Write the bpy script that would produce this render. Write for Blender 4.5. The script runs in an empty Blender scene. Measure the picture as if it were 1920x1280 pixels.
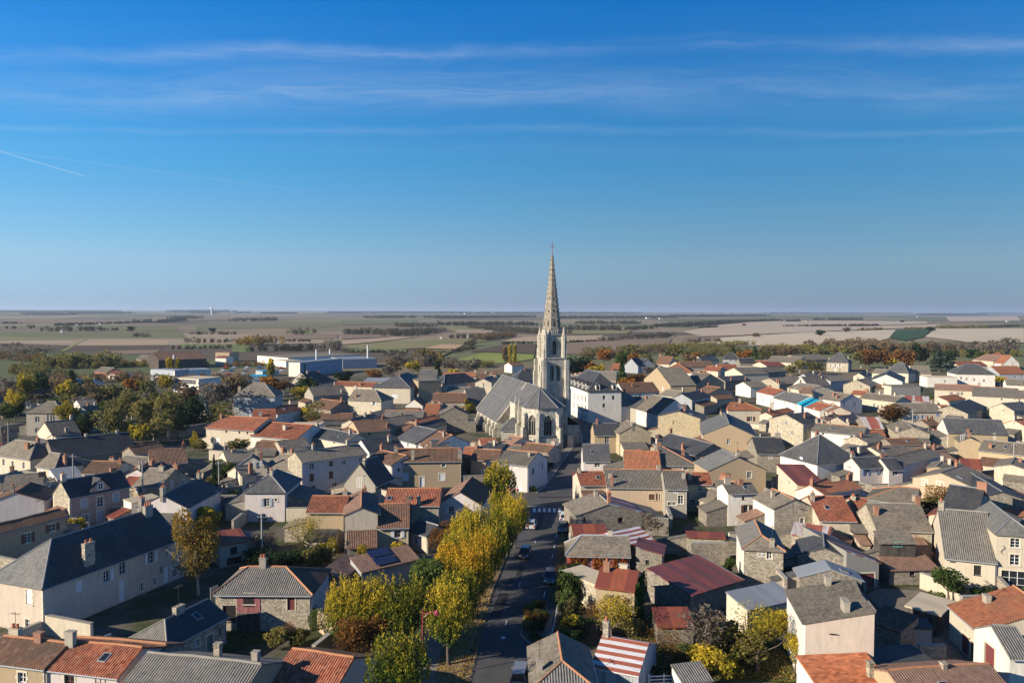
import bpy, math, random
import numpy as np
from math import sin, cos, pi, radians, atan2, hypot
S = bpy.context.scene
C = S.collection
R = random.Random(7)

# ------------------------------------------------------------------ camera
H_CAM = 39.0
cam_d = bpy.data.cameras.new('camera'); cam = bpy.data.objects.new('camera', cam_d); C.objects.link(cam)
cam_d.sensor_width = 36.0; cam_d.lens = 36.0 * 1492 / 1920
cam_d.clip_start = 0.5; cam_d.clip_end = 90000
cam.location = (0, 0, H_CAM)
cam.rotation_mode = 'XYZ'
cam.rotation_euler = (radians(90 - 2.245), radians(-0.19), 0)
S.camera = cam

# ------------------------------------------------------------------ sky, sun, exposure
SUN_AZ, SUN_EL = radians(25), radians(22.5)           # azimuth: behind the camera's left shoulder
SUN_DIR = (-cos(SUN_AZ) * cos(SUN_EL), -sin(SUN_AZ) * cos(SUN_EL), sin(SUN_EL))
W = bpy.data.worlds.new('World'); S.world = W; W.use_nodes = True


class G:
    """short hand for building node trees"""
    def __init__(s, nt): s.nt = nt; nt.nodes.clear()
    def n(s, t, ins=None, out=0, **props):
        nd = s.nt.nodes.new(t)
        for k, v in props.items(): setattr(nd, k, v)
        for k, v in (ins or {}).items():
            sk = nd.inputs[k]
            if isinstance(v, bpy.types.NodeSocket): s.nt.links.new(v, sk)
            else: sk.default_value = v
        return nd.outputs[out] if len(nd.outputs) else nd
    def m(s, op, a, b=0.0, c=0.0, clamp=False): return s.n('ShaderNodeMath', {0: a, 1: b, 2: c}, operation=op, use_clamp=clamp)
    def mix(s, f, a, b, bt='MIX'):
        a = (*a, 1) if isinstance(a, tuple) and len(a) == 3 else a
        b = (*b, 1) if isinstance(b, tuple) and len(b) == 3 else b
        return s.n('ShaderNodeMix', {0: f, 6: a, 7: b}, out=2, data_type='RGBA', blend_type=bt)
    def ramp(s, f, stops):
        nd = s.nt.nodes.new('ShaderNodeValToRGB'); s.nt.links.new(f, nd.inputs[0])
        el = nd.color_ramp.elements
        while len(el) < len(stops): el.new(0.5)
        for e, (p, c) in zip(el, stops):
            e.position = p; e.color = (*c, 1) if isinstance(c, tuple) else (c, c, c, 1)
        return nd.outputs[0]
    def noise(s, v, sc, det=3, rough=.55, dim='3D', dist=0.0):
        return s.n('ShaderNodeTexNoise', {'Vector': v, 'Scale': sc, 'Detail': det, 'Roughness': rough, 'Distortion': dist}, noise_dimensions=dim)
    def vmul(s, v, k): return s.n('ShaderNodeVectorMath', {0: v, 1: k}, operation='MULTIPLY')
    def xyz(s, v):
        nd = s.nt.nodes.new('ShaderNodeSeparateXYZ'); s.nt.links.new(v, nd.inputs[0]); return nd.outputs
    def comb(s, x, y, z=0.0): return s.n('ShaderNodeCombineXYZ', {0: x, 1: y, 2: z})


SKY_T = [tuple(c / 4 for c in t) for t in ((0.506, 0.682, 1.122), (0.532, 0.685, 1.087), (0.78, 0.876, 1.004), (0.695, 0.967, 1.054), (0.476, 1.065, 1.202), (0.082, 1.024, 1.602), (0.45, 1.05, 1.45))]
g = G(W.node_tree)
sky = g.n('ShaderNodeTexSky', sky_type='NISHITA', sun_disc=False, sun_elevation=SUN_EL,
          sun_rotation=-atan2(SUN_DIR[0], SUN_DIR[1]), altitude=0, air_density=1.0, dust_density=0.0, ozone_density=6.0)
inc = g.n('ShaderNodeTexCoord', out=0)
dx, dy, dz = g.xyz(inc)
zc = g.m('MAXIMUM', dz, 0.012)
px, py = g.m('DIVIDE', dx, zc), g.m('DIVIDE', dy, zc)
wob = g.noise(g.comb(g.m('MULTIPLY', px, .6), g.m('MULTIPLY', py, .35)), 1.0, 5, .6)
pyw = g.m('ADD', py, g.m('MULTIPLY', g.m('SUBTRACT', wob, .5), .75))


def band(centre, half, slope):
    d = g.m('ABSOLUTE', g.m('SUBTRACT', g.m('ADD', pyw, g.m('MULTIPLY', px, slope)), centre))
    return g.m('SUBTRACT', 1.0, g.m('DIVIDE', d, half), clamp=True)


fib = g.noise(g.comb(g.m('MULTIPLY', px, 1.3), g.m('MULTIPLY', pyw, 4.0)), 1.0, 8, .72, dist=.9)
fib2 = g.noise(g.comb(g.m('MULTIPLY', px, .42), g.m('MULTIPLY', pyw, .9), 3.0), 1.0, 5, .6)
veil = None
for cc, hh, sl, st in ((3.10, .15, .04, .46), (3.70, .62, .02, .45), (4.45, .17, .00, .26), (2.86, .5, .02, .05), (4.95, .5, -.03, .07)):
    b = g.m('MULTIPLY', g.m('POWER', band(cc, hh, sl), 1.3), st)
    veil = b if veil is None else g.m('ADD', veil, b)
cl = g.m('MULTIPLY', g.m('MULTIPLY', veil, g.ramp(fib, [(.30, .1), (.74, 1.0)])), g.ramp(fib2, [(.30, .25), (.62, 1.0)]))
# two narrow aircraft trails low in the west
for (x0, y0, x1, y1, w, st) in ((-3.27, 5.08, -3.23, 6.05, .022, .5), (-3.30, 5.06, -1.71, 6.80, .035, .16)):
    L = hypot(x1 - x0, y1 - y0); ux, uy = (x1 - x0) / L, (y1 - y0) / L
    rx, ry = g.m('SUBTRACT', px, x0), g.m('SUBTRACT', py, y0)
    t = g.m('ADD', g.m('MULTIPLY', rx, ux), g.m('MULTIPLY', ry, uy))
    d = g.m('ABSOLUTE', g.m('SUBTRACT', g.m('MULTIPLY', rx, uy), g.m('MULTIPLY', ry, ux)))
    on = g.m('MULTIPLY', g.m('GREATER_THAN', t, -1.0), g.m('LESS_THAN', t, L))
    cl = g.m('ADD', cl, g.m('MULTIPLY', on, g.m('MULTIPLY', g.m('SUBTRACT', 1.0, g.m('DIVIDE', d, w), clamp=True), st)))
up = g.m('GREATER_THAN', dz, .02)
cl = g.m('MULTIPLY', cl, up)
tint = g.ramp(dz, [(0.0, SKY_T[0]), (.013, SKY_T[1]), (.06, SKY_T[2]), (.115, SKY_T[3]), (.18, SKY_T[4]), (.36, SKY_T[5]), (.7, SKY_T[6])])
sat = g.mix(1.0, sky, g.vmul(tint, (4.0, 4.0, 4.0)), 'MULTIPLY')      # clear, polarised autumn sky; unseen top lifted toward neutral to add fill
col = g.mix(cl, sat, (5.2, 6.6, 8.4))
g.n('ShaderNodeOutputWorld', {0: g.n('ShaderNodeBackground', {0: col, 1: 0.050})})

sun_d = bpy.data.lights.new('sun', 'SUN'); sun = bpy.data.objects.new('sun', sun_d); C.objects.link(sun)
sun_d.energy = 4.6; sun_d.angle = radians(.53); sun_d.color = (1.0, .89, .72)
sun.location = (-200, -100, 200)
import mathutils
sun.rotation_euler = mathutils.Vector(SUN_DIR).to_track_quat('Z', 'Y').to_euler()

vs = S.view_settings
S.display_settings.display_device = 'sRGB'
vs.view_transform = 'Standard'; vs.look = 'None'; vs.exposure = 1.0; vs.gamma = 1.0; vs.use_curve_mapping = False
HAZE_D = 6.0e-5
S.cycles.max_bounces = 4; S.cycles.diffuse_bounces = 3; S.cycles.glossy_bounces = 2
S.cycles.transmission_bounces = 2; S.cycles.volume_bounces = 0; S.cycles.transparent_max_bounces = 4
S.cycles.use_denoising = True
S.cycles.sample_clamp_indirect = 4.0


# ------------------------------------------------------------------ helpers
class MB:
    """collects polygons with metre UVs and links them as one mesh object"""
    def __init__(s): s.v, s.f, s.uv, s.mi = [], [], [], []
    def poly(s, pts, uv=None, mi=0):
        k = len(s.v); s.v += [tuple(p) for p in pts]; s.f.append(tuple(range(k, k + len(pts))))
        s.uv += uv if uv else auto_uv(pts); s.mi.append(mi)
    def box(s, x0, x1, y0, y1, z0, z1, mi=0, top=True, bottom=True):
        a, b, c, d = (x0, y0), (x1, y0), (x1, y1), (x0, y1)
        for p, q in ((a, b), (b, c), (c, d), (d, a)):
            s.poly([(*p, z0), (*q, z0), (*q, z1), (*p, z1)], mi=mi)
        if top: s.poly([(*a, z1), (*b, z1), (*c, z1), (*d, z1)], mi=mi)
        if bottom: s.poly([(*d, z0), (*c, z0), (*b, z0), (*a, z0)], mi=mi)
    def prism(s, pts, z0, z1, mi=0):
        n = len(pts)
        for i in range(n):
            p, q = pts[i], pts[(i + 1) % n]
            s.poly([(*p, z0), (*q, z0), (*q, z1), (*p, z1)], mi=mi)
        s.poly([(*p, z1) for p in pts], mi=mi); s.poly([(*p, z0) for p in reversed(pts)], mi=mi)
    def frustum(s, cx, cy, r0, r1, z0, z1, n=8, mi=0, ph=0.0, cap=True):
        a = [(cx + r0 * cos(ph + 2 * pi * i / n), cy + r0 * sin(ph + 2 * pi * i / n), z0) for i in range(n)]
        b = [(cx + r1 * cos(ph + 2 * pi * i / n), cy + r1 * sin(ph + 2 * pi * i / n), z1) for i in range(n)]
        for i in range(n):
            j = (i + 1) % n
            s.poly([a[i], a[j], b[j], b[i]] if r1 > 1e-4 else [a[i], a[j], b[i]], mi=mi)
        if cap and r1 > 1e-4: s.poly(b, mi=mi)
    def tube(s, p, q, r, n=6, mi=0, r1=None):
        p, q = mathutils.Vector(p), mathutils.Vector(q); d = (q - p)
        if d.length < 1e-5: return
        u = d.orthogonal().normalized(); w = d.cross(u).normalized(); r1 = r if r1 is None else r1
        A = [p + (u * cos(2 * pi * i / n) + w * sin(2 * pi * i / n)) * r for i in range(n)]
        B = [q + (u * cos(2 * pi * i / n) + w * sin(2 * pi * i / n)) * r1 for i in range(n)]
        for i in range(n): s.poly([A[i], A[(i + 1) % n], B[(i + 1) % n], B[i]], mi=mi)
        s.poly(list(reversed(A)), mi=mi); s.poly(B, mi=mi)
    def mesh(s, name, *mats, smooth=False):
        me = bpy.data.meshes.new(name); me.from_pydata(s.v, [], s.f)
        uvl = me.uv_layers.new(name='UVMap'); uvl.data.foreach_set('uv', [c for t in s.uv for c in t])
        for m in mats: me.materials.append(m)
        if len(mats) > 1: me.polygons.foreach_set('material_index', s.mi)
        if smooth: me.polygons.foreach_set('use_smooth', [True] * len(s.f))
        me.update(); return me
    def build(s, name, mats, parent=None, loc=None, rz=0.0, smooth=False):
        mats = mats if isinstance(mats, (list, tuple)) else [mats]
        return put(name, s.mesh(name, *mats, smooth=smooth), parent, loc, rz)


def auto_uv(pts):
    a, b, c = (mathutils.Vector(p) for p in pts[:3]); n = (b - a).cross(c - a)
    if n.length < 1e-9: return [(0, 0)] * len(pts)
    n.normalize()
    if abs(n.z) > .95: return [(p[0], p[1]) for p in pts]
    t = mathutils.Vector((-n.y, n.x, 0)).normalized()
    if abs(n.z) < .05: return [(p[0] * t.x + p[1] * t.y, p[2]) for p in pts]
    w = n.cross(t)
    return [(p[0] * t.x + p[1] * t.y, p[0] * w.x + p[1] * w.y + p[2] * w.z) for p in pts]


def put(name, me, parent=None, loc=None, rz=0.0):
    o = bpy.data.objects.new(name, me); C.objects.link(o)
    if parent: o.parent = parent
    if loc: o.location = loc
    if rz: o.rotation_euler = (0, 0, rz)
    return o


def tag(o, label, cat, group=None, kind=None):
    if label: o['label'] = label
    if cat: o['category'] = cat
    if group: o['group'] = group
    if kind: o['kind'] = kind
    return o


def thing(name, label, cat, loc=(0, 0, 0), rz=0.0, group=None):
    o = put(name, None, None, loc, rz)
    return tag(o, label, cat, group)


def struct(o): o['kind'] = 'structure'; return o
def stuff(o): o['kind'] = 'stuff'; return o


# ------------------------------------------------------------------ materials
M = {}


def new_mat(name):
    m = bpy.data.materials.new(name); m.use_nodes = True; M[name] = m
    return m, G(m.node_tree)


def finish(g, col, rough=.85, spec=.25, bump=None, bs=.5, bd=.05, **kw):
    ins = {'Base Color': col, 'Roughness': rough, 'Specular IOR Level': spec}; ins.update(kw)
    if bump is not None: ins['Normal'] = g.n('ShaderNodeBump', {'Strength': bs, 'Distance': bd, 'Height': bump})
    if isinstance(col, tuple): ins['Base Color'] = (*col, 1)
    g.n('ShaderNodeOutputMaterial', {0: g.n('ShaderNodeBsdfPrincipled', ins)})


def plain(name, col, rough=.7, spec=.3, var=.15, **kw):
    m, g = new_mat(name)
    p = g.n('ShaderNodeNewGeometry', out=0)
    nz = g.noise(p, 1.3, 4)
    f = g.m('ADD', 1 - var, g.m('MULTIPLY', nz, 2 * var))
    finish(g, g.mix(1.0, col, g.comb(f, f, f), 'MULTIPLY'), rough, spec, **kw)
    return m


def obj_var(g, col, amt):
    """house to house variation"""
    r = g.n('ShaderNodeObjectInfo', out=5)
    f = g.m('ADD', 1 - amt, g.m('MULTIPLY', r, 2 * amt))
    return g.mix(1.0, col, g.comb(f, f, f), 'MULTIPLY')


def roof_tile(name, cols, dirt, dirt_amt=.5, P=.27, depth=.07, rough=.88):
    """rows of round tiles running down the slope (UV in metres: u along the eave, v up the slope)"""
    m, g = new_mat(name)
    u, v, _ = g.xyz(g.n('ShaderNodeUVMap', out=0))
    pos = g.n('ShaderNodeNewGeometry', out=0)
    uc = g.m('DIVIDE', u, P); iu = g.m('FLOOR', uc); iv = g.m('FLOOR', g.m('DIVIDE', v, .40))
    rnd = g.n('ShaderNodeTexWhiteNoise', {'Vector': g.comb(iu, iv)}, noise_dimensions='2D')
    rnd2 = g.n('ShaderNodeTexWhiteNoise', {'Vector': g.comb(iu, 3.0)}, noise_dimensions='2D')
    k = len(cols)
    c = g.ramp(g.m('ADD', g.m('MULTIPLY', rnd, .7), g.m('MULTIPLY', rnd2, .3)), [((i + .5) / k, cols[i]) for i in range(k)])
    big = g.noise(pos, .35, 5, .65); fine = g.noise(pos, 2.6, 4, .7)
    d = g.m('MULTIPLY', g.ramp(g.m('ADD', g.m('MULTIPLY', big, .6), g.m('MULTIPLY', fine, .4)), [(.42, 0.0), (.62, 1.0)]), dirt_amt)
    c = g.mix(d, c, dirt)
    lich = g.ramp(g.noise(pos, 5.5, 3, .7), [(.62, 0.0), (.72, .5)])
    c = g.mix(lich, c, tuple(min(1, x * 1.7 + .05) for x in dirt))
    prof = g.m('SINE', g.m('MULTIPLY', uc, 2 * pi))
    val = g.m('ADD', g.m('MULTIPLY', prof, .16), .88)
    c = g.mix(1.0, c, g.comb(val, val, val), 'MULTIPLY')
    step = g.m('FRACT', g.m('DIVIDE', v, .40))
    hgt = g.m('ADD', g.m('MULTIPLY', prof, .5), g.m('ADD', g.m('MULTIPLY', step, -.22), g.m('MULTIPLY', rnd, .18)))
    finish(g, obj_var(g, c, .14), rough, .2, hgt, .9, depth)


def roof_slate(name, col, var=.35, rough=.58, P=.3, lich_amt=.35):
    m, g = new_mat(name)
    u, v, _ = g.xyz(g.n('ShaderNodeUVMap', out=0)); pos = g.n('ShaderNodeNewGeometry', out=0)
    iv = g.m('FLOOR', g.m('DIVIDE', v, .22)); uo = g.m('ADD', g.m('DIVIDE', u, P), g.m('MULTIPLY', iv, .5)); iu = g.m('FLOOR', uo)
    rnd = g.n('ShaderNodeTexWhiteNoise', {'Vector': g.comb(iu, iv)}, noise_dimensions='2D')
    big = g.noise(pos, .3, 5, .6)
    f = g.m('ADD', 1 - var, g.m('ADD', g.m('MULTIPLY', rnd, var), g.m('MULTIPLY', big, var)))
    c = g.mix(1.0, col, g.comb(f, f, f), 'MULTIPLY')
    strk = g.noise(g.comb(g.m('MULTIPLY', u, 1.3), g.m('MULTIPLY', v, .22)), 1.0, 5, .7)
    kk = g.m('ADD', .55, g.m('MULTIPLY', strk, .9)); c = g.mix(1.0, c, g.comb(kk, kk, kk), 'MULTIPLY')
    lich = g.m('MULTIPLY', g.ramp(g.m('ADD', g.m('MULTIPLY', g.noise(pos, 2.2, 6, .8), .6), g.m('MULTIPLY', big, .4)), [(.48, 0.0), (.64, 1.0)]), lich_amt)
    c = g.mix(lich, c, (.17, .15, .11))
    moss = g.m('MULTIPLY', g.ramp(g.noise(pos, .9, 6, .8), [(.56, 0.0), (.7, 1.0)]), lich_amt)
    c = g.mix(moss, c, tuple(x * .45 for x in col))
    st = g.m('FRACT', g.m('DIVIDE', v, .22))
    hgt = g.m('ADD', g.m('MULTIPLY', rnd, .4), g.m('MULTIPLY', st, -.6))
    finish(g, obj_var(g, c, .16), g.m('ADD', rough, g.m('MULTIPLY', rnd, .15)), .25, hgt, .6, .03)


def roof_metal(name, cols, width=.9, across=False, rough=.55, rust=(.20, .055, .025), rust_amt=.3):
    m, g = new_mat(name)
    u, v, _ = g.xyz(g.n('ShaderNodeUVMap', out=0)); pos = g.n('ShaderNodeNewGeometry', out=0)
    if across: u, v = v, u
    iu = g.m('FLOOR', g.m('DIVIDE', u, width))
    k = len(cols)
    if across: r1 = g.m('DIVIDE', g.m('ADD', g.m('FLOORED_MODULO', iu, float(k)), .5), float(k))
    else: r1 = g.n('ShaderNodeTexWhiteNoise', {'Vector': g.comb(iu, 2.0)}, noise_dimensions='2D')
    nd = g.ramp(r1, [(i / k, cols[i]) for i in range(k)]); nd.node.color_ramp.interpolation = 'CONSTANT'
    st = g.noise(g.comb(g.m('MULTIPLY', u, 2.2), g.m('MULTIPLY', v, .35)), 1.0, 5, .7)
    c = g.mix(g.m('MULTIPLY', g.ramp(st, [(.45, 0.0), (.65, 1.0)]), rust_amt), nd, rust)
    prof = g.m('SINE', g.m('MULTIPLY', u, 2 * pi / .16))
    finish(g, obj_var(g, c, .08), rough, .35, prof, .6, .02)


def wall_mat(name, col, kind='render', var=.27, stain=(.19, .165, .13), stain_amt=.5):
    m, g = new_mat(name)
    uv = g.n('ShaderNodeUVMap', out=0); u, v, _ = g.xyz(uv); pos = g.n('ShaderNodeNewGeometry', out=0)
    big = g.noise(pos, .45, 5, .65); fine = g.noise(pos, 6.0, 4, .7)
    f = g.m('ADD', 1 - var, g.m('ADD', g.m('MULTIPLY', big, var * 1.4), g.m('MULTIPLY', fine, var * .6)))
    hgt = fine; bs, bd = .35, .02
    c = col
    if kind == 'rubble':
        sv = g.comb(g.m('MULTIPLY', u, 3.3), g.m('MULTIPLY', v, 5.2))
        warp = g.n('ShaderNodeVectorMath', {0: sv, 1: g.vmul(g.n('ShaderNodeTexNoise', {'Vector': sv, 'Scale': 1.2}, out=1), (.5, .5, 0))}, operation='ADD')
        vo = g.nt.nodes.new('ShaderNodeTexVoronoi'); vo.voronoi_dimensions = '2D'; vo.inputs['Scale'].default_value = 1.0
        g.nt.links.new(warp, vo.inputs['Vector'])
        ve = g.nt.nodes.new('ShaderNodeTexVoronoi'); ve.voronoi_dimensions = '2D'; ve.feature = 'DISTANCE_TO_EDGE'; ve.inputs['Scale'].default_value = 1.0
        g.nt.links.new(warp, ve.inputs['Vector'])
        cr = g.xyz(vo.outputs['Color'])
        k = g.m('ADD', .55, g.m('MULTIPLY', cr[0], .8))
        stone = g.mix(1.0, col, g.comb(k, g.m('MULTIPLY', k, g.m('ADD', .92, g.m('MULTIPLY', cr[1], .10))), g.m('MULTIPLY', k, g.m('ADD', .84, g.m('MULTIPLY', cr[2], .2)))), 'MULTIPLY')
        edge = g.ramp(ve.outputs[0], [(0.0, 0.0), (.12, 1.0)])
        c = g.mix(edge, tuple(x * .75 for x in col), stone)
        hgt = g.m('ADD', edge, g.m('MULTIPLY', fine, .4)); bs, bd = .7, .05
    elif kind == 'ashlar':
        br = g.n('ShaderNodeTexBrick', {'Vector': uv, 'Color1': (*[x * .8 for x in col], 1), 'Color2': (*[min(1, x * 1.15) for x in col], 1),
                 'Mortar': (*[x * .55 for x in col], 1), 'Scale': 1.0, 'Mortar Size': .012, 'Brick Width': .62, 'Row Height': .33, 'Bias': 0.0})
        c = br; bs, bd = .5, .03
    elif kind == 'brick':
        c = g.n('ShaderNodeTexBrick', {'Vector': uv, 'Color1': (*[x * .8 for x in col], 1), 'Color2': (*[min(1, x * 1.2) for x in col], 1),
                'Mortar': (.25, .19, .15, 1), 'Scale': 1.0, 'Mortar Size': .012, 'Brick Width': .24, 'Row Height': .075})
    elif kind == 'boards':
        fr = g.m('FRACT', g.m('DIVIDE', u, .16)); hgt = g.m('GREATER_THAN', fr, .1); bs, bd = .6, .02
        rb = g.n('ShaderNodeTexWhiteNoise', {'Vector': g.comb(g.m('FLOOR', g.m('DIVIDE', u, .16)), 0.0)}, noise_dimensions='2D')
        kk = g.m('ADD', .7, g.m('MULTIPLY', rb, .6)); c = g.mix(1.0, col, g.comb(kk, kk, kk), 'MULTIPLY')
    streak = g.noise(g.comb(g.m('MULTIPLY', u, 1.6), g.m('MULTIPLY', v, .28)), 1.0, 5, .7)
    sa = g.m('MULTIPLY', g.ramp(g.m('ADD', g.m('MULTIPLY', streak, .65), g.m('MULTIPLY', big, .35)), [(.47, 0.0), (.68, 1.0)]), stain_amt)
    low = g.ramp(g.m('ADD', v, g.m('MULTIPLY', big, 1.2)), [(.35, .4), (1.0, 0.0)])
    c = g.mix(1.0, c, g.comb(f, f, f), 'MULTIPLY')
    c = g.mix(sa, c, stain); c = g.mix(low, c, stain)
    finish(g, obj_var(g, c, .09), .9, .15, hgt, bs, bd)


wall_mat('cream', (.50, .435, .335)); wall_mat('white', (.64, .60, .53), stain_amt=.5); wall_mat('ochre', (.37, .285, .18))
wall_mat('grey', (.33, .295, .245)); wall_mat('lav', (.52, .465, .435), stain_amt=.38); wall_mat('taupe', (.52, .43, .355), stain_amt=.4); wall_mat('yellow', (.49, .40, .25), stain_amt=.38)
wall_mat('peach', (.48, .36, .25), stain_amt=.38); wall_mat('tan', (.36, .29, .20)); wall_mat('redwall', (.40, .09, .07))
wall_mat('pink', (.46, .29, .23), 'brick'); wall_mat('bluegrey', (.30, .32, .34)); wall_mat('concrete', (.26, .25, .23), stain_amt=.5)
wall_mat('stone', (.41, .365, .285), 'rubble'); wall_mat('stoned', (.255, .23, .19), 'rubble'); wall_mat('ashlar', (.44, .385, .29), 'ashlar', stain_amt=.45)
wall_mat('church', (.45, .415, .345), 'ashlar', stain=(.12, .11, .095), stain_amt=.85); wall_mat('ochrestone', (.39, .32, .21), 'ashlar', stain_amt=.4)
wall_mat('spire', (.285, .25, .20), 'ashlar', stain=(.12, .10, .08), stain_amt=.5)
wall_mat('pinkboards', (.28, .09, .10), 'boards'); wall_mat('brick', (.30, .115, .06), 'brick', stain_amt=.35)
wall_mat('darkboards', (.06, .05, .045), 'boards'); wall_mat('sheetwall', (.30, .31, .32), 'boards', stain_amt=.4)
roof_tile('red', [(.27, .07, .035), (.33, .10, .05), (.40, .16, .09), (.20, .055, .03)], (.12, .065, .045), .65)
roof_tile('orange', [(.38, .13, .06), (.44, .17, .08), (.31, .10, .05)], (.17, .11, .075), .55)
roof_tile('brown', [(.17, .085, .05), (.22, .11, .065), (.13, .075, .05), (.26, .15, .095)], (.085, .07, .055), .65)
roof_tile('greytile', [(.16, .14, .115), (.20, .18, .15), (.12, .11, .095), (.24, .20, .16)], (.09, .085, .07), .6)
roof_tile('rosy', [(.27, .15, .10), (.33, .20, .14), (.22, .12, .085)], (.16, .12, .09), .5)
roof_tile('corrugated', [(.19, .175, .155), (.23, .21, .185), (.16, .15, .13)], (.10, .095, .085), .5, depth=.08)
roof_slate('slate', (.066, .067, .070), .45); roof_slate('darkslate', (.038, .040, .044), .45, lich_amt=.22)  # the dark slate also serves as shaded copy of a slate slope
roof_slate('fib', (.150, .128, .100), .6, .85, .4, .75); roof_slate('paleslate_lit', (.125, .122, .115), .4, .55, lich_amt=.5)  # the pale slate is the sunlit copy, light put into its colour
roof_slate('orangeflat', (.46, .15, .065), .7, .85, .5, .15); roof_slate('churchslate', (.088, .088, .088), .35, .6, lich_amt=.35)
roof_metal('rust', [(.20, .05, .026), (.165, .042, .026), (.24, .066, .03)], rust=(.11, .045, .03), rust_amt=.7)
roof_metal('maroon', [(.17, .045, .04), (.14, .04, .04), (.20, .055, .04), (.15, .045, .045), (.11, .05, .05), (.27, .22, .22), (.18, .05, .04)], .6, rust=(.09, .04, .035), rust_amt=.7)
roof_metal('stripe', [(.28, .08, .045), (.50, .50, .52), (.25, .07, .04), (.53, .53, .55)], .5, True, rust_amt=.3)
roof_metal('stripe_down', [(.46, .43, .41), (.27, .10, .06), (.40, .37, .36), (.44, .42, .42), (.25, .08, .05)], .9, rust_amt=.75)
roof_metal('pale', [(.52, .51, .46), (.48, .47, .43)], rust_amt=.08, rust=(.3, .27, .2)); roof_metal('zincroof', [(.23, .25, .27), (.20, .22, .24)], rust_amt=.1)
roof_metal('turquoise', [(.005, .27, .40), (.006, .30, .43)], rust_amt=.03)
plain('zinc', (.30, .31, .32), .5, .4); plain('lead', (.17, .175, .18), .6, .35); plain('pvc', (.74, .74, .72), .5, .4, .05); plain('pot', (.40, .13, .06), .8)
plain('trim', (.55, .49, .38), .9, .2, .2); plain('timber', (.13, .075, .045), .8); plain('dark', (.018, .016, .015), .9)
plain('sh_white', (.60, .60, .60), .6); plain('sh_blue', (.14, .22, .42), .6); plain('sh_brown', (.12, .055, .04), .7)
plain('sh_green', (.10, .17, .13), .7); plain('sh_grey', (.33, .36, .40), .7); plain('sh_maroon', (.15, .04, .04), .7); plain('sh_teal', (.10, .42, .38), .6)
plain('iron', (.045, .04, .04), .5, .5); plain('lamp_red', (.28, .035, .06), .45, .5, .05); plain('concrete_post', (.30, .28, .25), .9)
plain('ridge_orange', (.36, .17, .09), .9, .2, .3); plain('ridge_grey', (.24, .22, .19), .9, .2, .3); plain('wood_pale', (.40, .33, .24), .8)
m, g = new_mat('glass'); finish(g, (.016, .02, .026), .08, .55)
m, g = new_mat('solar'); finish(g, (.02, .03, .075), .15, .6)

# ------------------------------------------------------------------ leaves and trees
def leaf_mat(name, cols, trans=.35):
    m, g = new_mat(name)
    at = g.n('ShaderNodeAttribute', out=2, attribute_name='tone')
    at = g.m('ADD', at, g.m('MULTIPLY', g.m('SUBTRACT', g.n('ShaderNodeObjectInfo', out=5), .5), .34), clamp=True)
    k = len(cols)
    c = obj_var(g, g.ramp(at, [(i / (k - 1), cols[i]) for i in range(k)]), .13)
    d = g.n('ShaderNodeBsdfDiffuse', {0: c}); t = g.n('ShaderNodeBsdfTranslucent', {0: c})
    g.n('ShaderNodeOutputMaterial', {0: g.n('ShaderNodeMixShader', {0: trans, 1: d, 2: t})})


leaf_mat('leaf_lime', [(.045, .075, .018), (.09, .125, .022), (.20, .19, .025), (.42, .31, .032), (.52, .36, .035)])
leaf_mat('leaf_gold', [(.07, .09, .018), (.20, .18, .022), (.42, .28, .026), (.54, .32, .03), (.56, .27, .03)])
leaf_mat('leaf_green', [(.045, .07, .022), (.08, .115, .032), (.13, .16, .045)], .45)
leaf_mat('leaf_dark', [(.018, .032, .015), (.034, .054, .024), (.058, .08, .032)])
leaf_mat('leaf_olive', [(.11, .11, .042), (.20, .18, .06), (.30, .24, .075)], .5)
leaf_mat('leaf_rust', [(.088, .050, .022), (.175, .088, .031), (.250, .119, .037), (.163, .125, .037)], .5)
leaf_mat('leaf_orange', [(.200, .088, .025), (.338, .150, .031), (.425, .213, .037)], .5)
leaf_mat('leaf_yellow', [(.150, .138, .025), (.375, .288, .031), (.525, .375, .037)])
leaf_mat('leaf_brown', [(.13, .095, .055), (.19, .135, .075), (.25, .175, .095)], .5)
leaf_mat('leaf_bare', [(.14, .115, .088), (.19, .158, .12), (.24, .20, .15)], .5)
leaf_mat('leaf_birch', [(.075, .069, .025), (.200, .138, .031), (.338, .200, .037)])
leaf_mat('leaf_bluegreen', [(.037, .053, .044), (.069, .090, .075), (.106, .125, .100)])
leaf_mat('leaf_creeper', [(.200, .037, .019), (.338, .075, .025), (.375, .150, .031), (.150, .112, .037)])
leaf_mat('leaf_ivy', [(.025, .056, .015), (.056, .106, .025), (.112, .150, .037)])
leaf_mat('leaf_litter', [(.176, .094, .033), (.330, .209, .066), (.462, .330, .110)], .1)
leaf_mat('leaf_wood', [(.06, .06, .04), (.10, .09, .06), (.15, .12, .07)], .5)
leaf_mat('leaf_grass', [(.033, .050, .013), (.061, .083, .020), (.099, .110, .028)], .2)
plain('bark', (.11, .085, .065), .95, .1, .3); plain('bark_pale', (.26, .24, .21), .95, .1, .3)


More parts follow.
